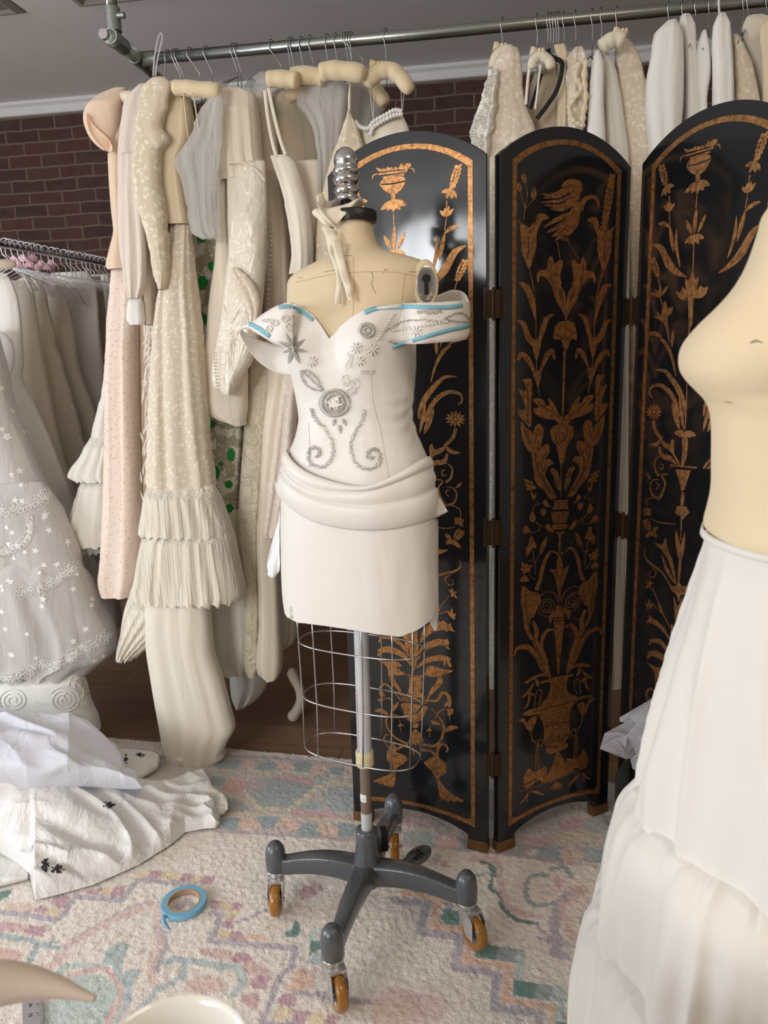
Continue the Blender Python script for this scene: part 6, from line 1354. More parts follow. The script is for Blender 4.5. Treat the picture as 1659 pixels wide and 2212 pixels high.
t = padded_hanger([(1066, 150), (1072, 125), (1090, 112), (1110, 112)], 24, 2.37, 1085, 'ivory padded hanger with cream bow inside the cream lace gown', PADI, bow=F_CREAM)
g = rg('black_trimmed_dress', 'champagne dress edged with black velvet trim, under a round padded hanger', [(140, 1168, 1200), (165, 1150, 1210), (210, 1143, 1216), (280, 1138, 1226), (400, 1140, 1230)], 2.40, F_TAUPE)
for i, a_ in enumerate(([(1184, 106), (1188, 120), (1200, 126), (1213, 134), (1214, 150), (1209, 175), (1200, 200), (1180, 230), (1160, 256)], [(1170, 160), (1160, 190), (1146, 235)])):
    mb = MB(); q = [AY(x, y, 2.325) for x, y in catmull(a_, 5)]; mb.tube(q, 0.0062 if i == 0 else .005, 8, flat=.5); mb.build('velvet_trim', F_BLACK, g)
mb = MB(); mb.tube([AY(x, y, 2.31) for x, y in catmull([(1148, 130), (1142, 160), (1138, 200), (1136, 226)], 4)], 0.0045, 6, flat=.5); mb.build('shoulder_strap', F_IVORY, g)
mb = MB(); mb.tube([AY(x, y, 2.305) for x, y in catmull([(1168, 140), (1164, 170), (1160, 205), (1156, 236)], 4)], 0.003, 6, flat=.5); mb.build('shoulder_strap', F_IVORY, g)
padded_hanger([(1150, 150), (1152, 132), (1168, 122), (1186, 132), (1190, 150)], 20, 2.31, 1160, 'round-ended ivory padded hanger beside the black velvet trim', PADI, bow=F_CREAM)
rg('ruffled_blouse_dress', 'cream dress with a wavy ruffled front, right of the black trim', [(98, 1196, 1222), (112, 1200, 1228), (150, 1206, 1226), (220, 1204, 1226), (280, 1200, 1226), (420, 1200, 1226)], 2.37, F_CREAM, folds=3, depth=.035)
g = rg('scalloped_lace_dress', 'cream lace dress with scalloped ruffle edges above the middle panel', [(104, 1238, 1258), (120, 1226, 1268), (160, 1224, 1270), (220, 1226, 1268), (280, 1228, 1262), (420, 1230, 1264)], 2.35, F_LACE2, jag=.008, depth=.04)
mb = MB()
for a_ in ([(1252, 135), (1244, 165), (1256, 190), (1240, 215), (1230, 235), (1240, 262), (1256, 268)], [(1266, 130), (1262, 170), (1266, 210), (1260, 250), (1258, 275)]):
    q = [AY(x, y, 2.312) for x, y in catmull(a_, 8)]; mb.tube(q, [0.007*(1+.3*sin(i*1.3)) for i in range(len(q))], 8, flat=.6)
mb.build('ruffle_edge', F_CREAM, g)
rg('white_crepe_dress', 'plain white crepe dress with piped sleeve, narrower of the two between lace dresses', [(112, 1286, 1294), (124, 1281, 1301), (150, 1277, 1304), (220, 1272, 1304), (300, 1268, 1308), (420, 1268, 1308)], 2.33, F_WHITE, folds=2, depth=.035)
rg('grey_white_dress', 'greyish white dress, wider of the two between the lace dresses', [(118, 1290, 1312), (135, 1292, 1324), (180, 1300, 1336), (260, 1304, 1348), (340, 1306, 1358), (420, 1308, 1358)], 2.37, F_OFFW, folds=3, depth=.04)
g = rg('fluffy_lace_gown', 'white lace gown with fluffy edging hung on a fat padded hanger above the middle panel', [(88, 1330, 1362), (105, 1326, 1374), (140, 1328, 1388), (200, 1332, 1402), (250, 1338, 1416), (290, 1344, 1428), (330, 1350, 1430), (420, 1352, 1420)], 2.40, F_SLACE if False else F_LACE2, jag=.007)
padded_hanger([(1298, 104), (1312, 92), (1332, 84), (1350, 88)], 30, 2.33, 1330, 'fattest ivory padded hanger, with a cream bow, above the middle panel', PADI, bow=F_CREAM)
rg('broad_white_dress', 'broad white pleated dress at the left of the tall white pair', [(48, 1438, 1462), (56, 1420, 1470), (75, 1412, 1474), (120, 1406, 1476), (170, 1396, 1476), (240, 1394, 1474), (300, 1400, 1468), (420, 1400, 1462)], 2.36, F_WHITE, folds=3, depth=.06)
rg('slim_white_dress', 'slim white dress with a sheer cap, tucked right of the broad white dress', [(34, 1470, 1490), (48, 1466, 1500), (100, 1474, 1503), (170, 1478, 1505), (240, 1478, 1508), (420, 1478, 1508)], 2.40, F_WHITE, folds=2, depth=.05)
rg('leaf_shaped_white_sleeve_dress', 'white dress with a drooping leaf-shaped sleeve above the right panel', [(68, 1516, 1524), (85, 1510, 1529), (120, 1504, 1534), (160, 1503, 1535), (210, 1506, 1526), (300, 1508, 1530)], 2.38, F_WHITE, folds=2, depth=.04)
rg('tall_white_dress', 'tall smooth white dress hung from a white plastic hook', [(32, 1550, 1566), (42, 1542, 1574), (80, 1539, 1579), (150, 1540, 1583), (230, 1540, 1584), (420, 1540, 1584)], 2.35, F_WHITE, folds=2, depth=.05)
rg('scalloped_white_lace_dress', 'white lace dress with scalloped right edge near the right end of the rail', [(78, 1582, 1592), (95, 1582, 1604), (130, 1584, 1620), (180, 1586, 1634), (240, 1588, 1642), (420, 1590, 1640)], 2.38, F_LACE2, folds=2, jag=.005, depth=.04)
rg('yellowish_ivory_dress', 'yellowish ivory dress at the right edge of the picture', [(36, 1612, 1650), (50, 1602, 1700), (100, 1612, 1740), (180, 1630, 1740), (300, 1640, 1740), (420, 1640, 1740)], 2.43, F_IVORY, folds=4, depth=.05)
rg('right_end_cream_dress', 'cream dress partly cut off at the upper right corner', [(40, 1652, 1700), (60, 1640, 1740), (120, 1645, 1740), (300, 1650, 1740)], 2.36, F_CREAM, folds=3, depth=.04)
for i, (px_, yb) in enumerate(((1184, 105), (1190, 108), (1196, 106), (1202, 104), (1207, 103))):
    wire_hanger(px_, 60, 2.4, AY(px_, yb+20, 2.4).z, 'thin wire hook in the tight bunch above the black-trimmed dress', 'wire hooks bunched above the black-trimmed dress')
for px_, yb, s_ in ((1218, 100, 'over the ruffled cream dress'), (1243, 105, 'over the scalloped lace dress'), (1279, 112, 'over the narrow white crepe dress'), (1299, 110, 'over the greyish white dress'), (1443, 52, 'over the broad white dress'), (1473, 40, 'over the slim white dress'), (1501, 70, 'over the leaf-shaped sleeve'), (1530, 75, 'left of the white plastic hook'), (1603, 60, 'over the scalloped white lace dress'), (1612, 50, 'over the yellowish ivory dress'), (1652, 45, 'nearest the right edge of the picture')):
    wire_hanger(px_, 30, 2.4, AY(px_, yb, 2.4).z, 'thin wire hanger '+s_, sway=0.003)
t = empty('plastic_hanger', AY(1553, 20, 2.42), 'white plastic hanger hook over the tall smooth white dress', 'hanger'); mb = MB(); wire_hook(mb, AY(1553, 15, RY).x, RY, AY(1553, 40, 2.4).z, 0.0035); mb.build('hook', simple('white_plastic', (226, 222, 216), .4), t)
# ------------------------------------------------------------------ chrome rack at the left
ZR = 1.79
ra_, rb_ = FL(242, 571, ZR), FL(0, 527, ZR)
rdir = (rb_-ra_).normalized()
def on_rack(x):                              # point of the rack rail seen at picture column x
    lo, hi = -1.0, 3.0
    for _ in range(40):
        m = (lo+hi)/2
        if project(ra_+rdir*m)[0] > x: lo = m
        else: hi = m
    return ra_+rdir*((lo+hi)/2)
rack = empty('garment_rack', rb_, 'chrome garment rack at the left, crowded with silver hangers', 'clothes rack')
e0, e1 = ra_-rdir*0.25, rb_+rdir*1.0
MB().tube([e0, e1], 0.0125, 16).build('top_bar', STEEL, rack)
for e in (e0, e1): MB().tube([e, Vector((e.x, e.y, 0.06))], 0.0125, 14).build('upright', STEEL, rack)
for e in (e0, e1): MB().tube([Vector((e.x-0.22, e.y, 0.055)), Vector((e.x+0.22, e.y, 0.055))], 0.012, 12).build('foot_bar', STEEL, rack)
for e in (e0, e1):
    for sx in (-0.2, 0.2): MB().ball(Vector((e.x+sx, e.y, 0.020)), 0.031, 12, 8).build('castor', BLACKP, rack)
HGR = simple('silver_hanger_wire', (226, 226, 228), 0.3, 0.6)
def rack_hanger(x, group, label, mat=HGR, r=0.0016):
    c = on_rack(x); t = empty('clothes_hanger', c, label, 'hanger', group); R = 0.021; pts = []
    for k in range(10):
        g = radians(-20+k*26); pts.append(c+Vector((R*cos(g), 0, R*sin(g)+0.002)))
    j = random.uniform(-.006, .006)
    pts += [c+Vector((-R*.8, j, -0.030)), c+Vector((0, j, -0.045)), c+Vector((0.002, j, -0.075))]
    mb = MB(); mb.tube(pts, r, 6); mb.build('hook', mat, t)
    b = c+Vector((0.002, j, -0.075)); mb = MB(); mb.tube([b+Vector((-0.17, 0, -0.07)), b+Vector((-0.02, 0, -0.005)), b+Vector((0.02, 0, -0.005)), b+Vector((0.17, 0, -0.07))], r, 6); mb.build('arms', mat, t)
for x in (10, 20, 32, 46, 58, 70, 82, 96, 112, 122, 138, 150, 160, 172, 184, 193, 202, 212, 222, 233): rack_hanger(x, 'silver hangers on the left rack', 'silver wire hanger on the crowded chrome rack at the left')
PKR = fabric('pink_satin_ribbon', (226, 178, 186), .5, .2, .4); WHW = simple('white_plastic_wire', (226, 216, 216), .4)
g = garment('ribbon_hangers', (60, 575), 2.9, 'tangle of white ribbon-wrapped hangers with pink bows under the left rack bar', 'hangers')
mb = MB()
for k in range(26):
    x, y = 12+k*5.2, 566+k*1.6+random.uniform(-4, 8); a = AY(x, y, 2.62+k*0.015); mb.tube([a, a+Vector((.03, 0, -.02)), a+Vector((.065, 0, -.055)), a+Vector((.085, 0, -.10))], 0.003, 6)
mb.build('wrapped_wires', WHW, g)
for x, y, Yy in ((42, 560, 2.66), (60, 558, 2.70), (52, 572, 2.64), (92, 578, 2.78), (100, 570, 2.82)):
    c = AY(x, y, Yy); mb = MB()
    for sg in (-1, 1): mb.loft([[c, c+Vector((0, 0, -.008))], [c+Vector((sg*.022, -.006, .016)), c+Vector((sg*.026, 0, -.010))], [c+Vector((sg*.040, 0, .004)), c+Vector((sg*.036, .004, -.020))]], False)
    mb.build('pink_bow', PKR, g, solid=0.001)
LR_T = fabric('ecru_silk', (226, 214, 196), .75, .3, .3); LR_W = fabric('rack_white', (232, 226, 216), .8, .3, .35); LR_L = fabric('rack_scalloped_lace', (220, 208, 190), .85, .2, .3, lace=(60, .3), lacecol=(234, 225, 208))
for nm, lab, rows, Y, mt, jag in (
    ('white_sleeved_dress', 'white dress with puffed sleeve edge, in front at the far left of the rack', [(592, -60, 14), (620, -60, 30), (680, -60, 44), (740, -60, 48), (790, -60, 50), (818, -60, 46), (850, -60, 62), (950, -60, 108), (1110, -50, 168), (1280, -40, 222), (1400, -30, 200)], 2.60, LR_W, .002),
    ('ecru_dress', 'plain ecru silk dress second from the front of the left rack', [(606, 10, 66), (640, 10, 74), (720, 10, 84), (860, 10, 108), (1000, 10, 140), (1150, 10, 190), (1300, 10, 215)], 2.74, LR_T, .001),
    ('scallop_edged_dress', 'ecru dress whose lace edge is scalloped, in the middle of the left rack', [(600, 40, 90), (635, 40, 100), (680, 40, 108), (744, 40, 122), (839, 40, 150), (940, 40, 178), (1040, 40, 205), (1200, 40, 225)], 2.84, LR_L, .009),
    ('pale_gown_with_appliques', 'pale gown with a small flower applique down its edge on the left rack', [(612, 70, 128), (650, 70, 146), (720, 70, 160), (800, 70, 172), (907, 70, 210), (1050, 70, 228), (1200, 70, 236)], 2.94, LR_T, .001),
    ('ruffle_collar_dress', 'white dress with crumpled collar, fourth group back on the left rack', [(588, 110, 190), (610, 110, 204), (640, 110, 210), (700, 110, 214), (830, 110, 226), (1000, 110, 238), (1200, 110, 240)], 3.04, LR_W, .003),
    ('olive_tinted_dress', 'olive-tinted ivory dress further back on the left rack', [(598, 150, 216), (640, 150, 224), (760, 150, 232), (900, 150, 240), (1200, 150, 246)], 3.14, F_TAUPE, .001),
    ('rearmost_rack_dress', 'off-white dress at the wall end of the left rack', [(594, 180, 234), (640, 180, 246), (800, 180, 252), (1200, 180, 256)], 3.26, LR_W, .001),
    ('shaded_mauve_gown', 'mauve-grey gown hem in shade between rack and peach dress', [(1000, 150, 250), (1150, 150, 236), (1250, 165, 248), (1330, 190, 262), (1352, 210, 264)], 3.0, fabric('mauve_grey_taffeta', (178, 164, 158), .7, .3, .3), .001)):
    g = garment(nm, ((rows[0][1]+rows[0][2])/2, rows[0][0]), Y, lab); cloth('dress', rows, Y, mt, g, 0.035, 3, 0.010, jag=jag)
g = garment('shaded_tulle_bundle', (270, 1450), 3.2, 'pale tulle bundle, coloured dark for shade, on the floor beneath the rack', 'tulle')
cloth('tulle', [(1395, 190, 300), (1420, 180, 318), (1450, 190, 322), (1480, 215, 312), (1500, 240, 290)], 3.2, fabric('shade_toned_tulle', (120, 108, 98), .9, .2, .6, 14), g, .08, 6, .02, jag=.01, hem=.01)  # pale gauze; the shade under the rack is put into its dark colour
wd = [o for o in bpy.data.objects if o.name.startswith('white_sleeved_dress')][0]; mb = MB()
mb.tube([AY(x, y, 2.55) for x, y in catmull([(-12, 718), (8, 722), (24, 742), (29, 772), (24, 800), (12, 818), (-8, 822)], 5)], .006, 8); mb.build('sleeve_binding', LR_W, wd)
# star-lace tiered dress, nearest on the rack
STARL = fabric('star_tulle', (214, 208, 202), .85, .3, .35, 8, alpha=.93, transl=.15, stretch=(2, 2, .3))
EMB = simple('white_embroidery', (240, 236, 230), 0.8, bs=.4, bscale=200)
g = garment('star_tulle_gown', (60, 1400), 2.35, 'white tiered tulle gown embroidered with little stars and lace borders, nearest on the left')
t1 = cloth('upper_skirt', [(700, -120, -10), (780, -140, 6), (866, -150, 24), (940, -155, 50), (1008, -160, 78), (1076, -160, 112)], 2.40, STARL, g, .08, 6, .012)
t2 = cloth('middle_tier', [(1040, -160, 90), (1076, -160, 116), (1144, -160, 148), (1200, -155, 170), (1262, -150, 178), (1276, -150, 172)], 2.36, STARL, g, .10, 9, .016, hem=.012)
t3 = cloth('lower_tier', [(1190, -150, 150), (1245, -150, 186), (1300, -145, 212), (1349, -140, 238), (1392, -135, 245), (1412, -130, 234), (1432, -125, 190)], 2.34, STARL, g, .13, 11, .020, hem=.03, nt=140)
t4 = cloth('hem_tier', [(1370, -120, 195), (1410, -120, 188), (1440, -120, 150), (1462, -120, 110), (1480, -110, 78), (1490, -110, 50)], 2.31, STARL, g, .075, 8, .012, hem=.02)
bs_ = bvh_of(t1, t2, t3, t4)
mb = MB()
def star(mb, x, y, r):
    h, n_ = hit(bs_, x, y, 0.0012)
    if not h: return
    u = n_.cross(Vector((0, 0, 1))).normalized(); v = n_.cross(u); a0 = random.uniform(0, 1.2); pts = []
    for k in range(10):
        rr = r*(1 if k % 2 == 0 else .42); pts.append(h+u*rr*cos(a0+k*pi/5)+v*rr*sin(a0+k*pi/5))
    b = len(mb.v); mb.v += [tuple(p) for p in pts]+[tuple(h+n_*0.001)]; mb.f += [(b+k, b+(k+1) % 10, b+10) for k in range(10)]
for k in range(95):
    x, y = random.uniform(2, 235), random.uniform(790, 1430)
    if x < (y-760)*0.40-6:
        mb = MB(); star(mb, x, y, random.uniform(.011, .016))
        if mb.v: mb.build('embroidered_star', EMB, g)
def lace_border(pts, w_, name='lace_border'):
    mb = MB(); q = catmull(pts, 8)
    for i, (x, y) in enumerate(q):
        for k in range(3):
            h, n_ = hit(bs_, x+random.uniform(-4, 4), y-k*w_/3+random.uniform(-3, 3), 0.0015)
            if not h: continue
            u = n_.cross(Vector((0, 0, 1))).normalized(); v = n_.cross(u); r = random.uniform(.006, .010)
            mb.tube([h+u*r*cos(g_)+v*r*sin(g_) for g_ in [j*pi/4 for j in range(8)]], 0.0011, 4, loop=True)
    if mb.v: mb.build(name, EMB, g)
lace_border([(0, 1110), (40, 1105), (80, 1090), (108, 1072)], 22); lace_border([(40, 1290), (80, 1280), (120, 1262), (150, 1240), (172, 1228)], 22); lace_border([(0, 1478), (30, 1470), (60, 1462), (85, 1440), (110, 1448), (140, 1432), (165, 1420), (200, 1400), (235, 1380)], 22)
lace_border([(0, 1110+90), (30, 1190), (60, 1170), (66, 1130)], 20)
# corded bodice, tulle and satin train lying on the carpet
g = garment('corded_satin_gown', (100, 1560), 2.05, 'white satin gown with spiral cord appliques, slumped under the star tulle gown')
cb = cloth('bodice', [(1425, 0, 120), (1440, -20, 165), (1480, -20, 182), (1520, -10, 196), (1545, 10, 208), (1572, 30, 213), (1590, 40, 200)], 2.30, F_WHITE, g, .07, 2, .006)
bc_ = bvh_of(cb); CORD = simple('white_cord', (238, 232, 224), .55); mb = MB()
def spiral(mb, cx, cy, r, turns=3.2, a0=0.0, sx=1.0):
    pts = []
    for k in range(70):
        t = k/69; a = a0+turns*2*pi*t; rr = r*(1-t)**.9+1.0; h, n_ = hit(bc_, cx+rr*cos(a)*sx, cy+rr*sin(a)*.85, 0.002)
        if h: pts.append(h)
    if len(pts) > 3: mb.tube(pts, 0.0022, 6)
for s_ in ((30, 1512, 30, 3, 2.5), (140, 1512, 34, 3.5, 3.6), (180, 1478, 30, 2.5, 3.0), (152, 1500, 36, 1.2, 4.2)): spiral(mb, *s_)
mb.build('spiral_cording', CORD, g); mb = MB()
for k in range(22):
    h, n_ = hit(bc_, random.uniform(5, 205), random.uniform(1500, 1565), .002)
    if h: mb.ball(h, .0022, 6, 4)
mb.build('pearls', PEARL, g)
def heap(name, top, bot, mat, parent, ztop, nx=150, nt=60, amp=.018, fs=9, seed=1.0, edge=.012, ridge=1.0, z0=.004, belly=1.0):
    """crumpled cloth lying on the floor, between the traced upper edge and lower edge"""
    x0, x1 = max(top[0][0], bot[0][0]), min(top[-1][0], bot[-1][0]); rings = []
    for i in range(nx+1):
        x = lerp(x0, x1, i/nx); yt, yb = fcurve(top, x), fcurve(bot, x); zt = fcurve(ztop, x) if hasattr(ztop, '__len__') else ztop; r = []
        for j in range(nt+1):
            t = j/nt; y = lerp(yb, yt, t); prof = (1-(1-min(1, t*5))**2)*edge+z0
            z = prof+(zt-edge-z0)*max(0, t)**belly if zt > edge else prof*(1-t)+z0*t
            p = FL(x, y, z); e = min(1, t*6)*min(1, (1-t)*8+.2)*min(1, i/6+.1)*min(1, (nx-i)/6+.1)
            v_ = Vector((p.x*fs*.55-p.y*fs*.35, p.y*fs*1.5+p.x*fs*.25, seed)); n1_ = noise.noise(v_+Vector((noise.noise(v_*.6), noise.noise(v_*.6+Vector((5, 0, 0))), 0))*1.2); n2_ = noise.noise(v_*2.3)
            rd = (1-abs(n1_)*2.2)*ridge; d = amp*e*(max(rd, -.3)+.35*n2_)
            r.append(Vector((p.x, p.y, max(0.002, z+d*.75))))
        r.append(FL(x, yt, 0.0015)*1.0+Vector((0, .01, 0))); rings.append(r)
    return MB().loft(rings, False).build(name, mat, parent)
TRSAT = fabric('train_satin', (232, 229, 224), .34, .15, .8, 10, satin=True); SHEERW = fabric('sheer_white_tulle', (226, 228, 238), .8, .35, .6, 8)
g = empty('satin_train_gown', FL(220, 1800), 'white satin gown train spread in crumples on the carpet, with black beaded sprigs', 'gown')
tr_ = heap('train', [(-70, 1700), (0, 1692), (80, 1686), (180, 1692), (262, 1690), (300, 1684), (350, 1690), (400, 1674), (440, 1664), (452, 1682), (468, 1740), (474, 1770)], [(-70, 1820), (0, 1845), (40, 1880), (66, 1900), (76, 1944), (120, 1934), (200, 1912), (300, 1868), (370, 1824), (400, 1798), (440, 1790), (466, 1789), (474, 1780)], TRSAT, g, [(-70, .20), (100, .16), (250, .10), (350, .05), (440, .025), (474, .012)], amp=.030, fs=9, belly=1.1, nx=220, nt=90, ridge=1.3)
heap('train_end', [(420, 1700), (445, 1690), (470, 1706), (488, 1722), (492, 1745)], [(420, 1740), (445, 1745), (470, 1764), (484, 1760), (492, 1750)], F_OFFW, g, .03, 40, 20, .012, 20, 7.0)
heap('train_corner', [(-70, 1830), (0, 1852), (60, 1872)], [(-70, 1935), (0, 1915), (60, 1900)], TRSAT, g, .02, 30, 20, .006, 9, 4.0)
bt_ = bvh_of(tr_); BLKB = simple('black_beads', (48, 44, 46), .25, .4)
def beadspray(c, sx, sy, n, name='black_beadwork', bv=None, par=None):
    mb = MB(); k = 0
    for _ in range(n):
        g_ = random.uniform(0, 6.28); rr = random.random()**.6; h, n_ = hit(bv or bt_, c[0]+sx*rr*cos(g_)*abs(cos(2.5*g_))**.4, c[1]+sy*rr*sin(g_), .002)
        if h: mb.ball(h, random.uniform(.0014, .0026), 6, 4)
    if mb.v: mb.build(name, BLKB, par or g)
beadspray((97, 1868), 10, 16, 60); beadspray((124, 1878), 16, 9, 60); beadspray((236, 1738), 14, 8, 50)
g = empty('white_tulle_overskirt', FL(120, 1660, .1), 'sheer bluish white tulle skirt billowing over the satin train', 'skirt')
heap('tulle', [(-70, 1530), (0, 1545), (60, 1540), (120, 1546), (150, 1542), (190, 1562), (230, 1600), (262, 1640), (270, 1668), (296, 1690), (306, 1700)], [(-70, 1720), (0, 1705), (60, 1712), (120, 1706), (200, 1700), (260, 1704), (296, 1705), (306, 1703)], SHEERW, g, [(-70, .34), (150, .30), (230, .2), (306, .09)], amp=.050, fs=6, seed=9.0, edge=.06, belly=.6, z0=.13, nx=200, nt=80)
g = empty('beaded_satin_piece', FL(310, 1660), 'small satin piece with dark beading behind the train', 'fabric piece')
sp_ = heap('satin', [(225, 1622), (262, 1616), (290, 1618), (330, 1624), (342, 1632), (344, 1648)], [(225, 1672), (270, 1680), (300, 1684), (325, 1672), (340, 1662), (344, 1652)], F_WHITE, g, .05, 60, 30, .012, 14, 3.0)
beadspray((272, 1640), 5, 10, 26, bv=bvh_of(sp_)); beadspray((304, 1632), 12, 5, 26, bv=bvh_of(sp_))
# white curved leg piece standing in the shade under the rail
LF = FL(634, 1553); LF.z = -.012; LEGM = simple('chalky_white_paint', (206, 192, 176), .55, var=.08)
g = empty('carved_leg', LF, 'chalky white curved furniture leg standing in the shade left of the wire cage', 'furniture leg')
q = [AY(x, y, LF.y) for x, y in catmull([(636, 1544), (646, 1526), (650, 1508), (646, 1486), (636, 1466), (631, 1452)], 6)]
m = len(q); mb = MB(); mb.tube(q, [lerp(.022, .018, sin(pi*i/(m-1))) for i in range(m)], 16); mb.ball(q[-1], .0178, 14, 8); mb.ball(q[0]+Vector((-.004, 0, -.004)), .0235, 14, 8); mb.build('leg', LEGM, g)
# ------------------------------------------------------------------ second dress form and tiered skirt, right foreground
RFY = 0.90
RROWS = [(250, 1742, 1846, .95), (330, 1740, 1848, .95), (370, 1728, 1862, .95), (400, 1702, 1890, 1.1), (430, 1674, 1925, 1.2), (455, 1658, 1945, 1.2), (478, 1652, 1955, 1.15), (510, 1642, 1965, 1.1), (545, 1630, 1962, 1.1), (585, 1612, 1960, 1.1), (625, 1585, 1955, 1.1), (660, 1553, 1952, 1.1), (690, 1522, 1950, 1.1), (715, 1500, 1950, 1.1), (740, 1483, 1948, 1.1), (765, 1476, 1946, 1.1), (795, 1478, 1942, 1.1), (820, 1492, 1940, 1.1),
         (845, 1515, 1936, 1.1), (865, 1534, 1932, 1.22), (890, 1545, 1930, 1.22), (930, 1549, 1928, 1.22), (1000, 1549, 1926, 1.22), (1080, 1546, 1930, 1.22), (1110, 1540, 1936, 1.22), (1150, 1532, 1940, 1.22), (1180, 1560, 1920, 1.22), (1400, 1580, 1900, 1.22)]
RF = Body(RROWS, Y=RFY, bust=0, w=Vector((1, 0, 0)), f=Vector((0, -1, 0)), phi=0.0)
rb0 = (AY(1740, 1100, RFY)); form2 = empty('dress_form', Vector((rb0.x, RFY, 0)), 'bare cream dress form torso in the right foreground, cut off by the picture edge', 'dress form')
CANV2 = fabric('form_canvas_warm', (224, 204, 170), 0.75, 0.1, 0.05, 4, 700)
tor2 = RF.mesh(AY(1740, 1330, RFY).z, RF.z1-.001, 120, 96).build('torso', CANV2, form2)
MB().lathe(RF.at(0, RF.z1)*.5+RF.at(pi, RF.z1)*.5, [(.030, -.002), (.031, .0), (.031, .014), (.028, .018), (.004, .019)], 32).build('neck_cap', BLACKP, form2, auto=40)
b2 = bvh_of(tor2); mb = MB()
for pts in ([(1620, 742), (1632, 735), (1647, 741)], [(1622, 741), (1635, 738), (1640, 738)], [(1566, 867), (1574, 869), (1582, 870)]): surf_line(b2, pts, .0004, mb)
mb.build('pen_marks', PENM, tor2)
px_, py_ = rb0.x, RFY
MB().tube([(px_, py_, .06), (px_, py_, .95)], .017, 20).build('pole', ALU, form2)
mb = MB()
for k in range(4):
    a_ = radians(45+90*k); mb.tube([(px_, py_, .11), (px_+.12*cos(a_), py_+.12*sin(a_), .10), (px_+.22*cos(a_), py_+.22*sin(a_), .045)], [.022, .018, .014], 12)
mb.build('base', CASTGREY, form2)
for k in range(4): a_ = radians(45+90*k); MB().lathe((px_+.22*cos(a_), py_+.22*sin(a_), .024), [(.005, -.008), (.020, -.009), (.0225, 0), (.020, .009), (.005, .008)], 20, frame_to((sin(a_), cos(a_), 0))).build('wheel', AMBER, form2)
SKW = fabric('ivory_muslin', (224, 219, 210), .85, .3, .22, 5)
sk = empty('tiered_skirt', Vector((px_, py_, .6)), 'long ivory tiered skirt with gathered seams on the foreground dress form', 'skirt')
# skirt outline on the left, measured on the plane of the form; the right side mirrors it
def tier(name, rows, folds, amp, flare=0.0, seed=1.0, topg=0.0):
    T = interp_rows([(y, x) for y, x in rows], 90); zs = [AY(x, y, RFY) for y, x in T]; rings = []; nt = 260
    for i, p in enumerate(zs):
        t = i/(len(zs)-1); hw = (px_-p.x); ring = []
        for k in range(nt):
            a_ = 2*pi*k/nt; gg = seed+0.6*noise.noise(Vector((seed, p.z*2, 0)))
            n_ = noise.noise(Vector((cos(a_)*folds*.32, sin(a_)*folds*.32, p.z*1.1+seed)))
            f = (1-abs(n_)*3.0)*.6+.4*sin(a_*folds+gg)*noise.noise(Vector((cos(a_)*2+seed, sin(a_)*2, p.z)))*2
            gth = topg*math.exp(-(t/.07)**2)*noise.noise(Vector((cos(a_)*26, sin(a_)*26, seed)))
            r = hw*(1.0)+amp*(0.15+.85*min(1, t*1.6))*(f-.55)+gth
            ring.append(Vector((px_+r*cos(a_), py_+r*1.2*sin(a_), p.z)))
        rings.append(ring)
    top = rings[0]; rings.insert(0, [v+(Vector((px_, py_, v.z))-v)*.16+Vector((0, 0, .004)) for v in top])
    return MB().loft(rings, True).build(name, SKW, sk)
tier('waist_yoke', [(1158, 1531), (1164, 1526), (1180, 1520), (1200, 1516), (1260, 1496), (1340, 1470), (1440, 1440), (1540, 1418), (1640, 1396), (1740, 1378), (1757, 1376)], 7, .032, seed=2.0)
tier('middle_tier', [(1748, 1384), (1758, 1372), (1775, 1352), (1800, 1334), (1850, 1318), (1920, 1300), (2000, 1290), (2020, 1288)], 13, .026, seed=5.0, topg=.014)
tier('lower_tier', [(2012, 1300), (2022, 1288), (2040, 1270), (2080, 1258), (2140, 1246), (2212, 1238), (2300, 1232), (2380, 1228)], 17, .030, seed=8.0, topg=.014)
mb = MB(); zz = [AY(x, y, RFY) for y, x in ((1150, 1528), (1166, 1524))]
mb.loft([[Vector((px_+(px_-p.x+.001)*cos(2*pi*k/120), py_+(px_-p.x+.001)*1.2*sin(2*pi*k/120), p.z)) for k in range(120)] for p in zz], True); mb.build('waistband', SKW, sk, solid=.0015)
# ------------------------------------------------------------------ tulle and floral bag beside the skirt
FBAG = bpy.data.materials.new('floral_print'); nt_, N, L, B = nodes(FBAG); v = coords(N, L); vo = N.new('ShaderNodeTexVoronoi'); vo.inputs['Scale'].default_value = 60; L.new(v, vo.inputs['Vector'])
sp = N.new('ShaderNodeSeparateColor'); L.new(vo.outputs['Color'], sp.inputs[0])
L.new(ramp(N, L, sp.outputs[0], [(0, lin((24, 26, 34))), (.28, lin((120, 150, 205))), (.45, lin((60, 110, 60))), (.6, lin((196, 190, 226))), (.75, lin((226, 150, 170))), (.86, lin((232, 180, 60))), (.93, lin((20, 20, 24)))], True), B.inputs['Base Color']); B.inputs['Roughness'].default_value = .6
g = empty('floral_tote_bag', FL(1380, 1800), 'black-handled tote bag with blue and pink floral print, under the tulle', 'bag')
BY = FL(1372, 1800).y
cloth('bag_body', [(1650, 1360, 1450), (1680, 1357, 1450), (1740, 1362, 1450), (1775, 1370, 1450), (1790, 1378, 1450)], BY+.06, FBAG, g, .05, 2, .006, topcap=True)
cloth('bag_base', [(1730, 1362, 1450), (1760, 1362, 1450), (1790, 1366, 1450), (1806, 1372, 1450)], BY+.055, simple('black_canvas', (20, 20, 22), .8), g, .055, 2, .004)
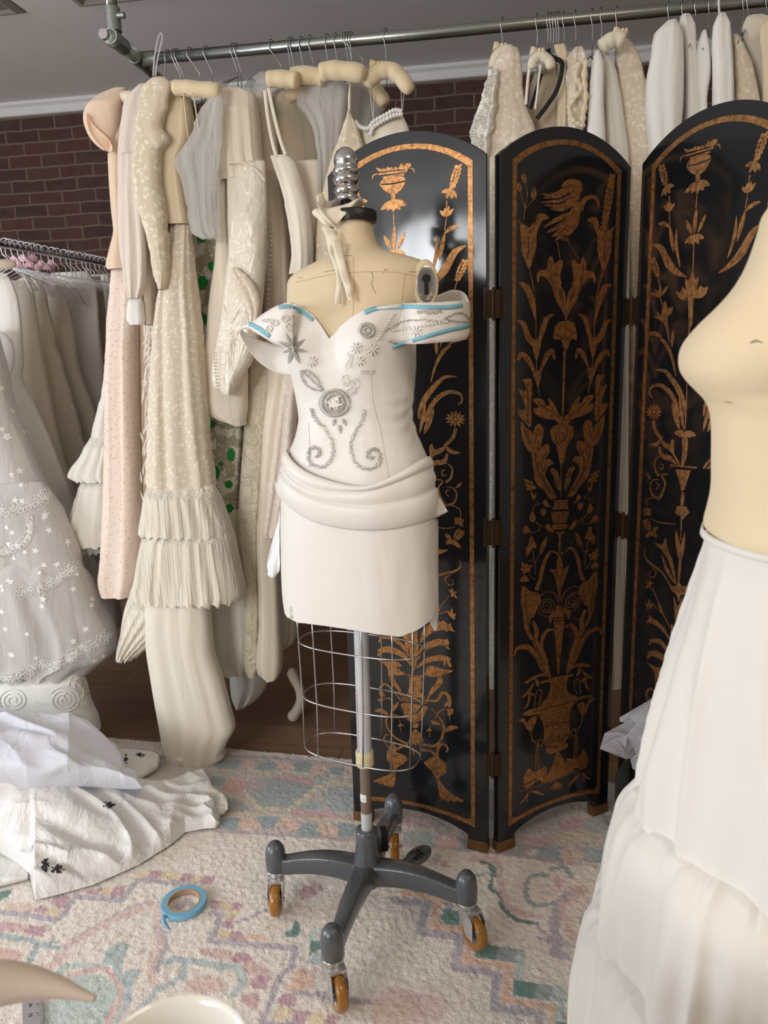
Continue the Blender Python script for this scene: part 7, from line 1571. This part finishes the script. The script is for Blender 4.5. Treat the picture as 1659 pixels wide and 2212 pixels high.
ribbon('strap', [(1356, 1640, BY-.01, 14, 0), (1346, 1670, BY-.015, 26, 0), (1342, 1710, BY-.015, 28, 0), (1340, 1750, BY-.015, 22, 0), (1342, 1790, BY-.01, 26, 0), (1350, 1797, BY-.01, 24, 0)], 0, simple('black_webbing', (26, 26, 28), .85, bs=.5, bscale=400), g)
g = empty('tulle_bundle', FL(1400, 1700, .25), 'stiff greyish white tulle bundle spilling out beside the foreground skirt', 'tulle')
TUL2 = fabric('stiff_grey_tulle', (206, 202, 206), .6, .3, .4, 12, alpha=.42, transl=.2)
def shard(pts, c, name='tulle_fold'):
    q = [AY(x, y, Y_) for x, y, Y_ in pts]; cc = AY(*c); mb = MB(); n = len(q); b = 0
    inner = [p.lerp(cc, .5)+Vector((0, .02*sin(i*2.4), .008*cos(i*1.7))) for i, p in enumerate(q)]; mb.loft([q, inner], True, False, False); b = len(mb.v); mb.v.append(tuple(cc)); mb.f += [(n+i, n+(i+1) % n, b) for i in range(n)]
    mb.build(name, TUL2, g, smooth=False, solid=.0006)
shard([(1296, 1618, 1.62), (1306, 1584, 1.66), (1340, 1566, 1.70), (1375, 1548, 1.66), (1420, 1530, 1.60), (1440, 1580, 1.55), (1400, 1630, 1.6), (1352, 1640, 1.62)], (1372, 1590, 1.56)); shard([(1340, 1560, 1.72), (1338, 1550, 1.72), (1390, 1520, 1.70), (1436, 1494, 1.68), (1450, 1540, 1.62), (1400, 1560, 1.66)], (1400, 1536, 1.62))
shard([(1352, 1590, 1.56), (1380, 1556, 1.58), (1420, 1540, 1.52), (1450, 1600, 1.5), (1420, 1650, 1.52), (1382, 1638, 1.55)], (1400, 1600, 1.48)); shard([(1362, 1640, 1.60), (1400, 1610, 1.58), (1440, 1620, 1.56), (1430, 1690, 1.56), (1390, 1676, 1.6), (1366, 1660, 1.6)], (1405, 1650, 1.54))
shard([(1298, 1616, 1.60), (1330, 1596, 1.58), (1356, 1588, 1.56), (1372, 1604, 1.58), (1350, 1634, 1.6)], (1340, 1608, 1.54)); shard([(1360, 1548, 1.6), (1400, 1520, 1.62), (1440, 1510, 1.6), (1440, 1580, 1.56), (1400, 1590, 1.56)], (1405, 1552, 1.52))
mb = MB(); mb.box((FL(1420, 1750).x, 1.62, .22), (.10, .12, .44)); 
# ------------------------------------------------------------------ blue tape roll, ruler and small scraps on the carpet
tc_ = FL(398, 1955, .0); tg = FL(398, 1958, 0)
t = empty('tape_roll', tg, 'roll of light blue tape lying on the carpet left of the caster base', 'tape roll')
w1 = FL(349, 1960); w2 = FL(447, 1950); R_o = (w2-w1).length/2; ct = (w1+w2)/2; ct.z = 0
mb = MB(); prof = [(R_o*.73, .001), (R_o*.985, .001), (R_o, .002), (R_o, .0125), (R_o*.985, .0135), (R_o*.73, .0135)]
mb.lathe(ct, prof, 64, cap0=False, cap1=False); mb.build('tape', simple('pale_blue_tape', (118, 178, 206), .45), t, auto=40)
mb = MB(); mb.loft([[ct+Vector((r*cos(a), r*sin(a), z)) for a in [2*pi*k/64 for k in range(64)]] for r, z in ((R_o*.735, .001), (R_o*.735, .0138), (R_o*.68, .0138), (R_o*.68, .001))], True, loop=True); mb.build('cardboard_core', simple('kraft_cardboard', (176, 146, 112), .8, var=.1), t, auto=40)
mb = MB(); q = [FL(358, 1978, .012), FL(352, 1986, .010), FL(356, 1996, .004), FL(364, 2008, .002)]
mb.loft([[p+Vector((-.006, 0, .003)) for p in q], [p+Vector((.007, 0, 0)) for p in q]], False); mb.build('loose_end', MATS['pale_blue_tape'], t, solid=.0004)
t = empty('steel_ruler', FL(70, 2190), 'wide steel ruler lying on the carpet at the bottom left', 'ruler')
c1, c2, c3 = FL(49, 2150), FL(92, 2150), FL(93, 2230); c4 = FL(49, 2230); axr = (c4-c1).normalized(); wv_ = (c2-c1)
base = [c1-axr*.05, c2-axr*.05, c3+axr*.25, c4+axr*.25]; mb = MB(); mb.loft([[p+Vector((0, 0, .0005)) for p in base], [p+Vector((0, 0, .003)) for p in base]], True, True, True); mb.build('blade', simple('ruler_steel', (196, 194, 194), .38, .6), t, smooth=False)
INK = simple('engraved_black', (40, 38, 38), .6); mb = MB(); Lr = (c3-c2).length
for k in range(60):
    a_ = c2+axr*(k*.00635-.04)-wv_.normalized()*.001; ln = .012 if k % 4 == 0 else .006; mb.loft([[a_+Vector((0, 0, .0033)), a_-wv_.normalized()*ln+Vector((0, 0, .0033))], [a_+axr*.0008+Vector((0, 0, .0033)), a_-wv_.normalized()*ln+axr*.0008+Vector((0, 0, .0033))]], False)
mb.build('graduations', INK, t, smooth=False)
def digits(txt, p, size, rot, mat, parent, name):
    cu = bpy.data.curves.new(name, 'FONT'); cu.body = txt; cu.size = size; cu.align_x = 'CENTER'; cu.extrude = .0002
    o = bpy.data.objects.new(name, cu); COL.objects.link(o); dg = bpy.context.evaluated_depsgraph_get(); me_ = bpy.data.meshes.new_from_object(o.evaluated_get(dg)); bpy.data.objects.remove(o)
    me_.materials.clear(); me_.materials.append(mat); o = bpy.data.objects.new(name, me_); COL.objects.link(o); o.parent = parent; o.location = Vector(p)-Vector(parent.matrix_basis.translation); o.rotation_euler = (0, 0, rot); return o
ang = atan2(axr.y, axr.x)
for tx, q in (('34', (62, 2172)), ('1', (77, 2170)), ('33', (62, 2194)), ('1', (77, 2190))): digits(tx, FL(q[0], q[1], .0034), .010, ang, INK, t, 'ruler_number')
t = empty('thread_scrap', FL(566, 2006), 'tiny white thread scrap on the carpet near the left caster', 'thread'); mb = MB(); mb.tube([FL(560, 2010, .004), FL(561, 2004, .006), FL(568, 2007, .005), FL(582, 2004, .004)], .0016, 6); mb.build('thread', F_WHITE, t)
# ------------------------------------------------------------------ worktable below the camera with blurred things at its edge
TT = 0.80
tb = empty('work_table', (-.25, .12, 0), 'pale worktable just below the bottom edge of the picture', 'table'); TW = simple('pale_table_laminate', (206, 196, 182), .5)
MB().box((-.25, .12, TT-.015), (1.1, .66, .03)).build('tabletop', TW, tb, smooth=False, bevel=.003)
for sx in (-.5, .5):
    for sy in (-.28, .28): MB().box((-.25+sx, .12+sy, (TT-.03)/2), (.05, .05, TT-.03)).build('leg', TW, tb, smooth=False, bevel=.002)
bp = FL(432, 2300, TT+.02); t = empty('white_bowl', Vector((bp.x, bp.y, TT)), 'blurred white bowl rim at the bottom edge, left of centre', 'bowl')
rim_l, rim_t = FL(300, 2235, TT+.075), FL(436, 2152, TT+.075); br_ = .058; bcx = FL(432, 2152, TT+.075); bcx = Vector((bcx.x, bcx.y-br_, TT))
mb = MB(); pr = [(.026, .001), (.028, .006), (.040, .02), (.053, .05), (.057, .074), (.058, .0765), (.0568, .0765), (.054, .072), (.048, .048), (.036, .020), (.005, .012)]
mb.lathe(bcx, pr, 56, cap0=True, cap1=True); mb.build('bowl', simple('white_glaze', (236, 234, 226), .12, coat=.7), t, auto=60)
mb = MB()
for k in range(40):
    a_, r_ = random.uniform(0, 6.28), .040*random.random()**.5; mb.ball(bcx+Vector((r_*cos(a_), r_*sin(a_), .045+random.uniform(0, .006))), .006, 8, 5)
mb.build('pearl_beads', simple('mixed_pearls', (226, 210, 186), .3, coat=.4, var=.3, vscale=60), t)
t = empty('padded_hanger', FL(0, 2130, TT+.06), 'blurred beige padded hanger tip jutting in at the bottom left', 'hanger')
zt_ = TT+.05; p0 = FL(205, 2157, zt_); p1 = FL(100, 2128, zt_); p2 = FL(0, 2124, zt_); p3 = FL(-140, 2150, zt_)
q = [Vector(p) for p in catmull([p0, p0.lerp(p1, .15), p1, p2, p3], 6)]; k_ = (p2-CAM).dot(FW)/FPX; m = len(q)
mb = MB(); mb.tube(q, [k_*min(46, 6+max(0, 205-project(p)[0])*0.2) for p in q], 20); mb.build('padding', fabric('beige_felt', (190, 174, 158), .85, .3, .1), t)
mb = MB(); mb.tube([p3+Vector((0, 0, 45*k_)), p3+Vector((-.01, .01, 45*k_+.04)), p3+Vector((.015, .01, 45*k_+.07)), p3+Vector((.03, .01, 45*k_+.05))], .0016, 6); mb.build('hook', HOOKM, t)
t = empty('pincushion', FL(30, 2230, TT+.02), 'dusky pink pincushion just entering the bottom left corner', 'pincushion'); c = FL(30, 2300, TT+.03); c.z = TT+.022
mb = MB(); mb.ball(c, .042, 24, 12, (1, .8, .52)); mb.build('cushion', simple('pink_felt', (176, 112, 128), .9), t)
t = empty('padded_hanger', AY(-10, 572, 2.5), 'beige padded hanger end poking in at the left edge in front of the rack', 'hanger')
q = [AY(x, y, Y_) for x, y, Y_ in ((34, 571, 2.2), (15, 571, 2.2), (-30, 572, 2.2), (-80, 574, 2.2))]; mb = MB(); mb.tube([Vector(p) for p in catmull(q, 4)], [.004]+[.010]*2+[.0155]*10, 14); mb.build('padding', MATS['beige_felt'], t)
mb = MB(); mb.tube([q[2]+Vector((0, 0, .012)), q[2]+Vector((-.01, 0, .06)), q[2]+Vector((.0, .1, .10)), Vector((q[2].x, q[2].y+.2, ZR))], .0015, 6); mb.build('hook', HOOKM, t)
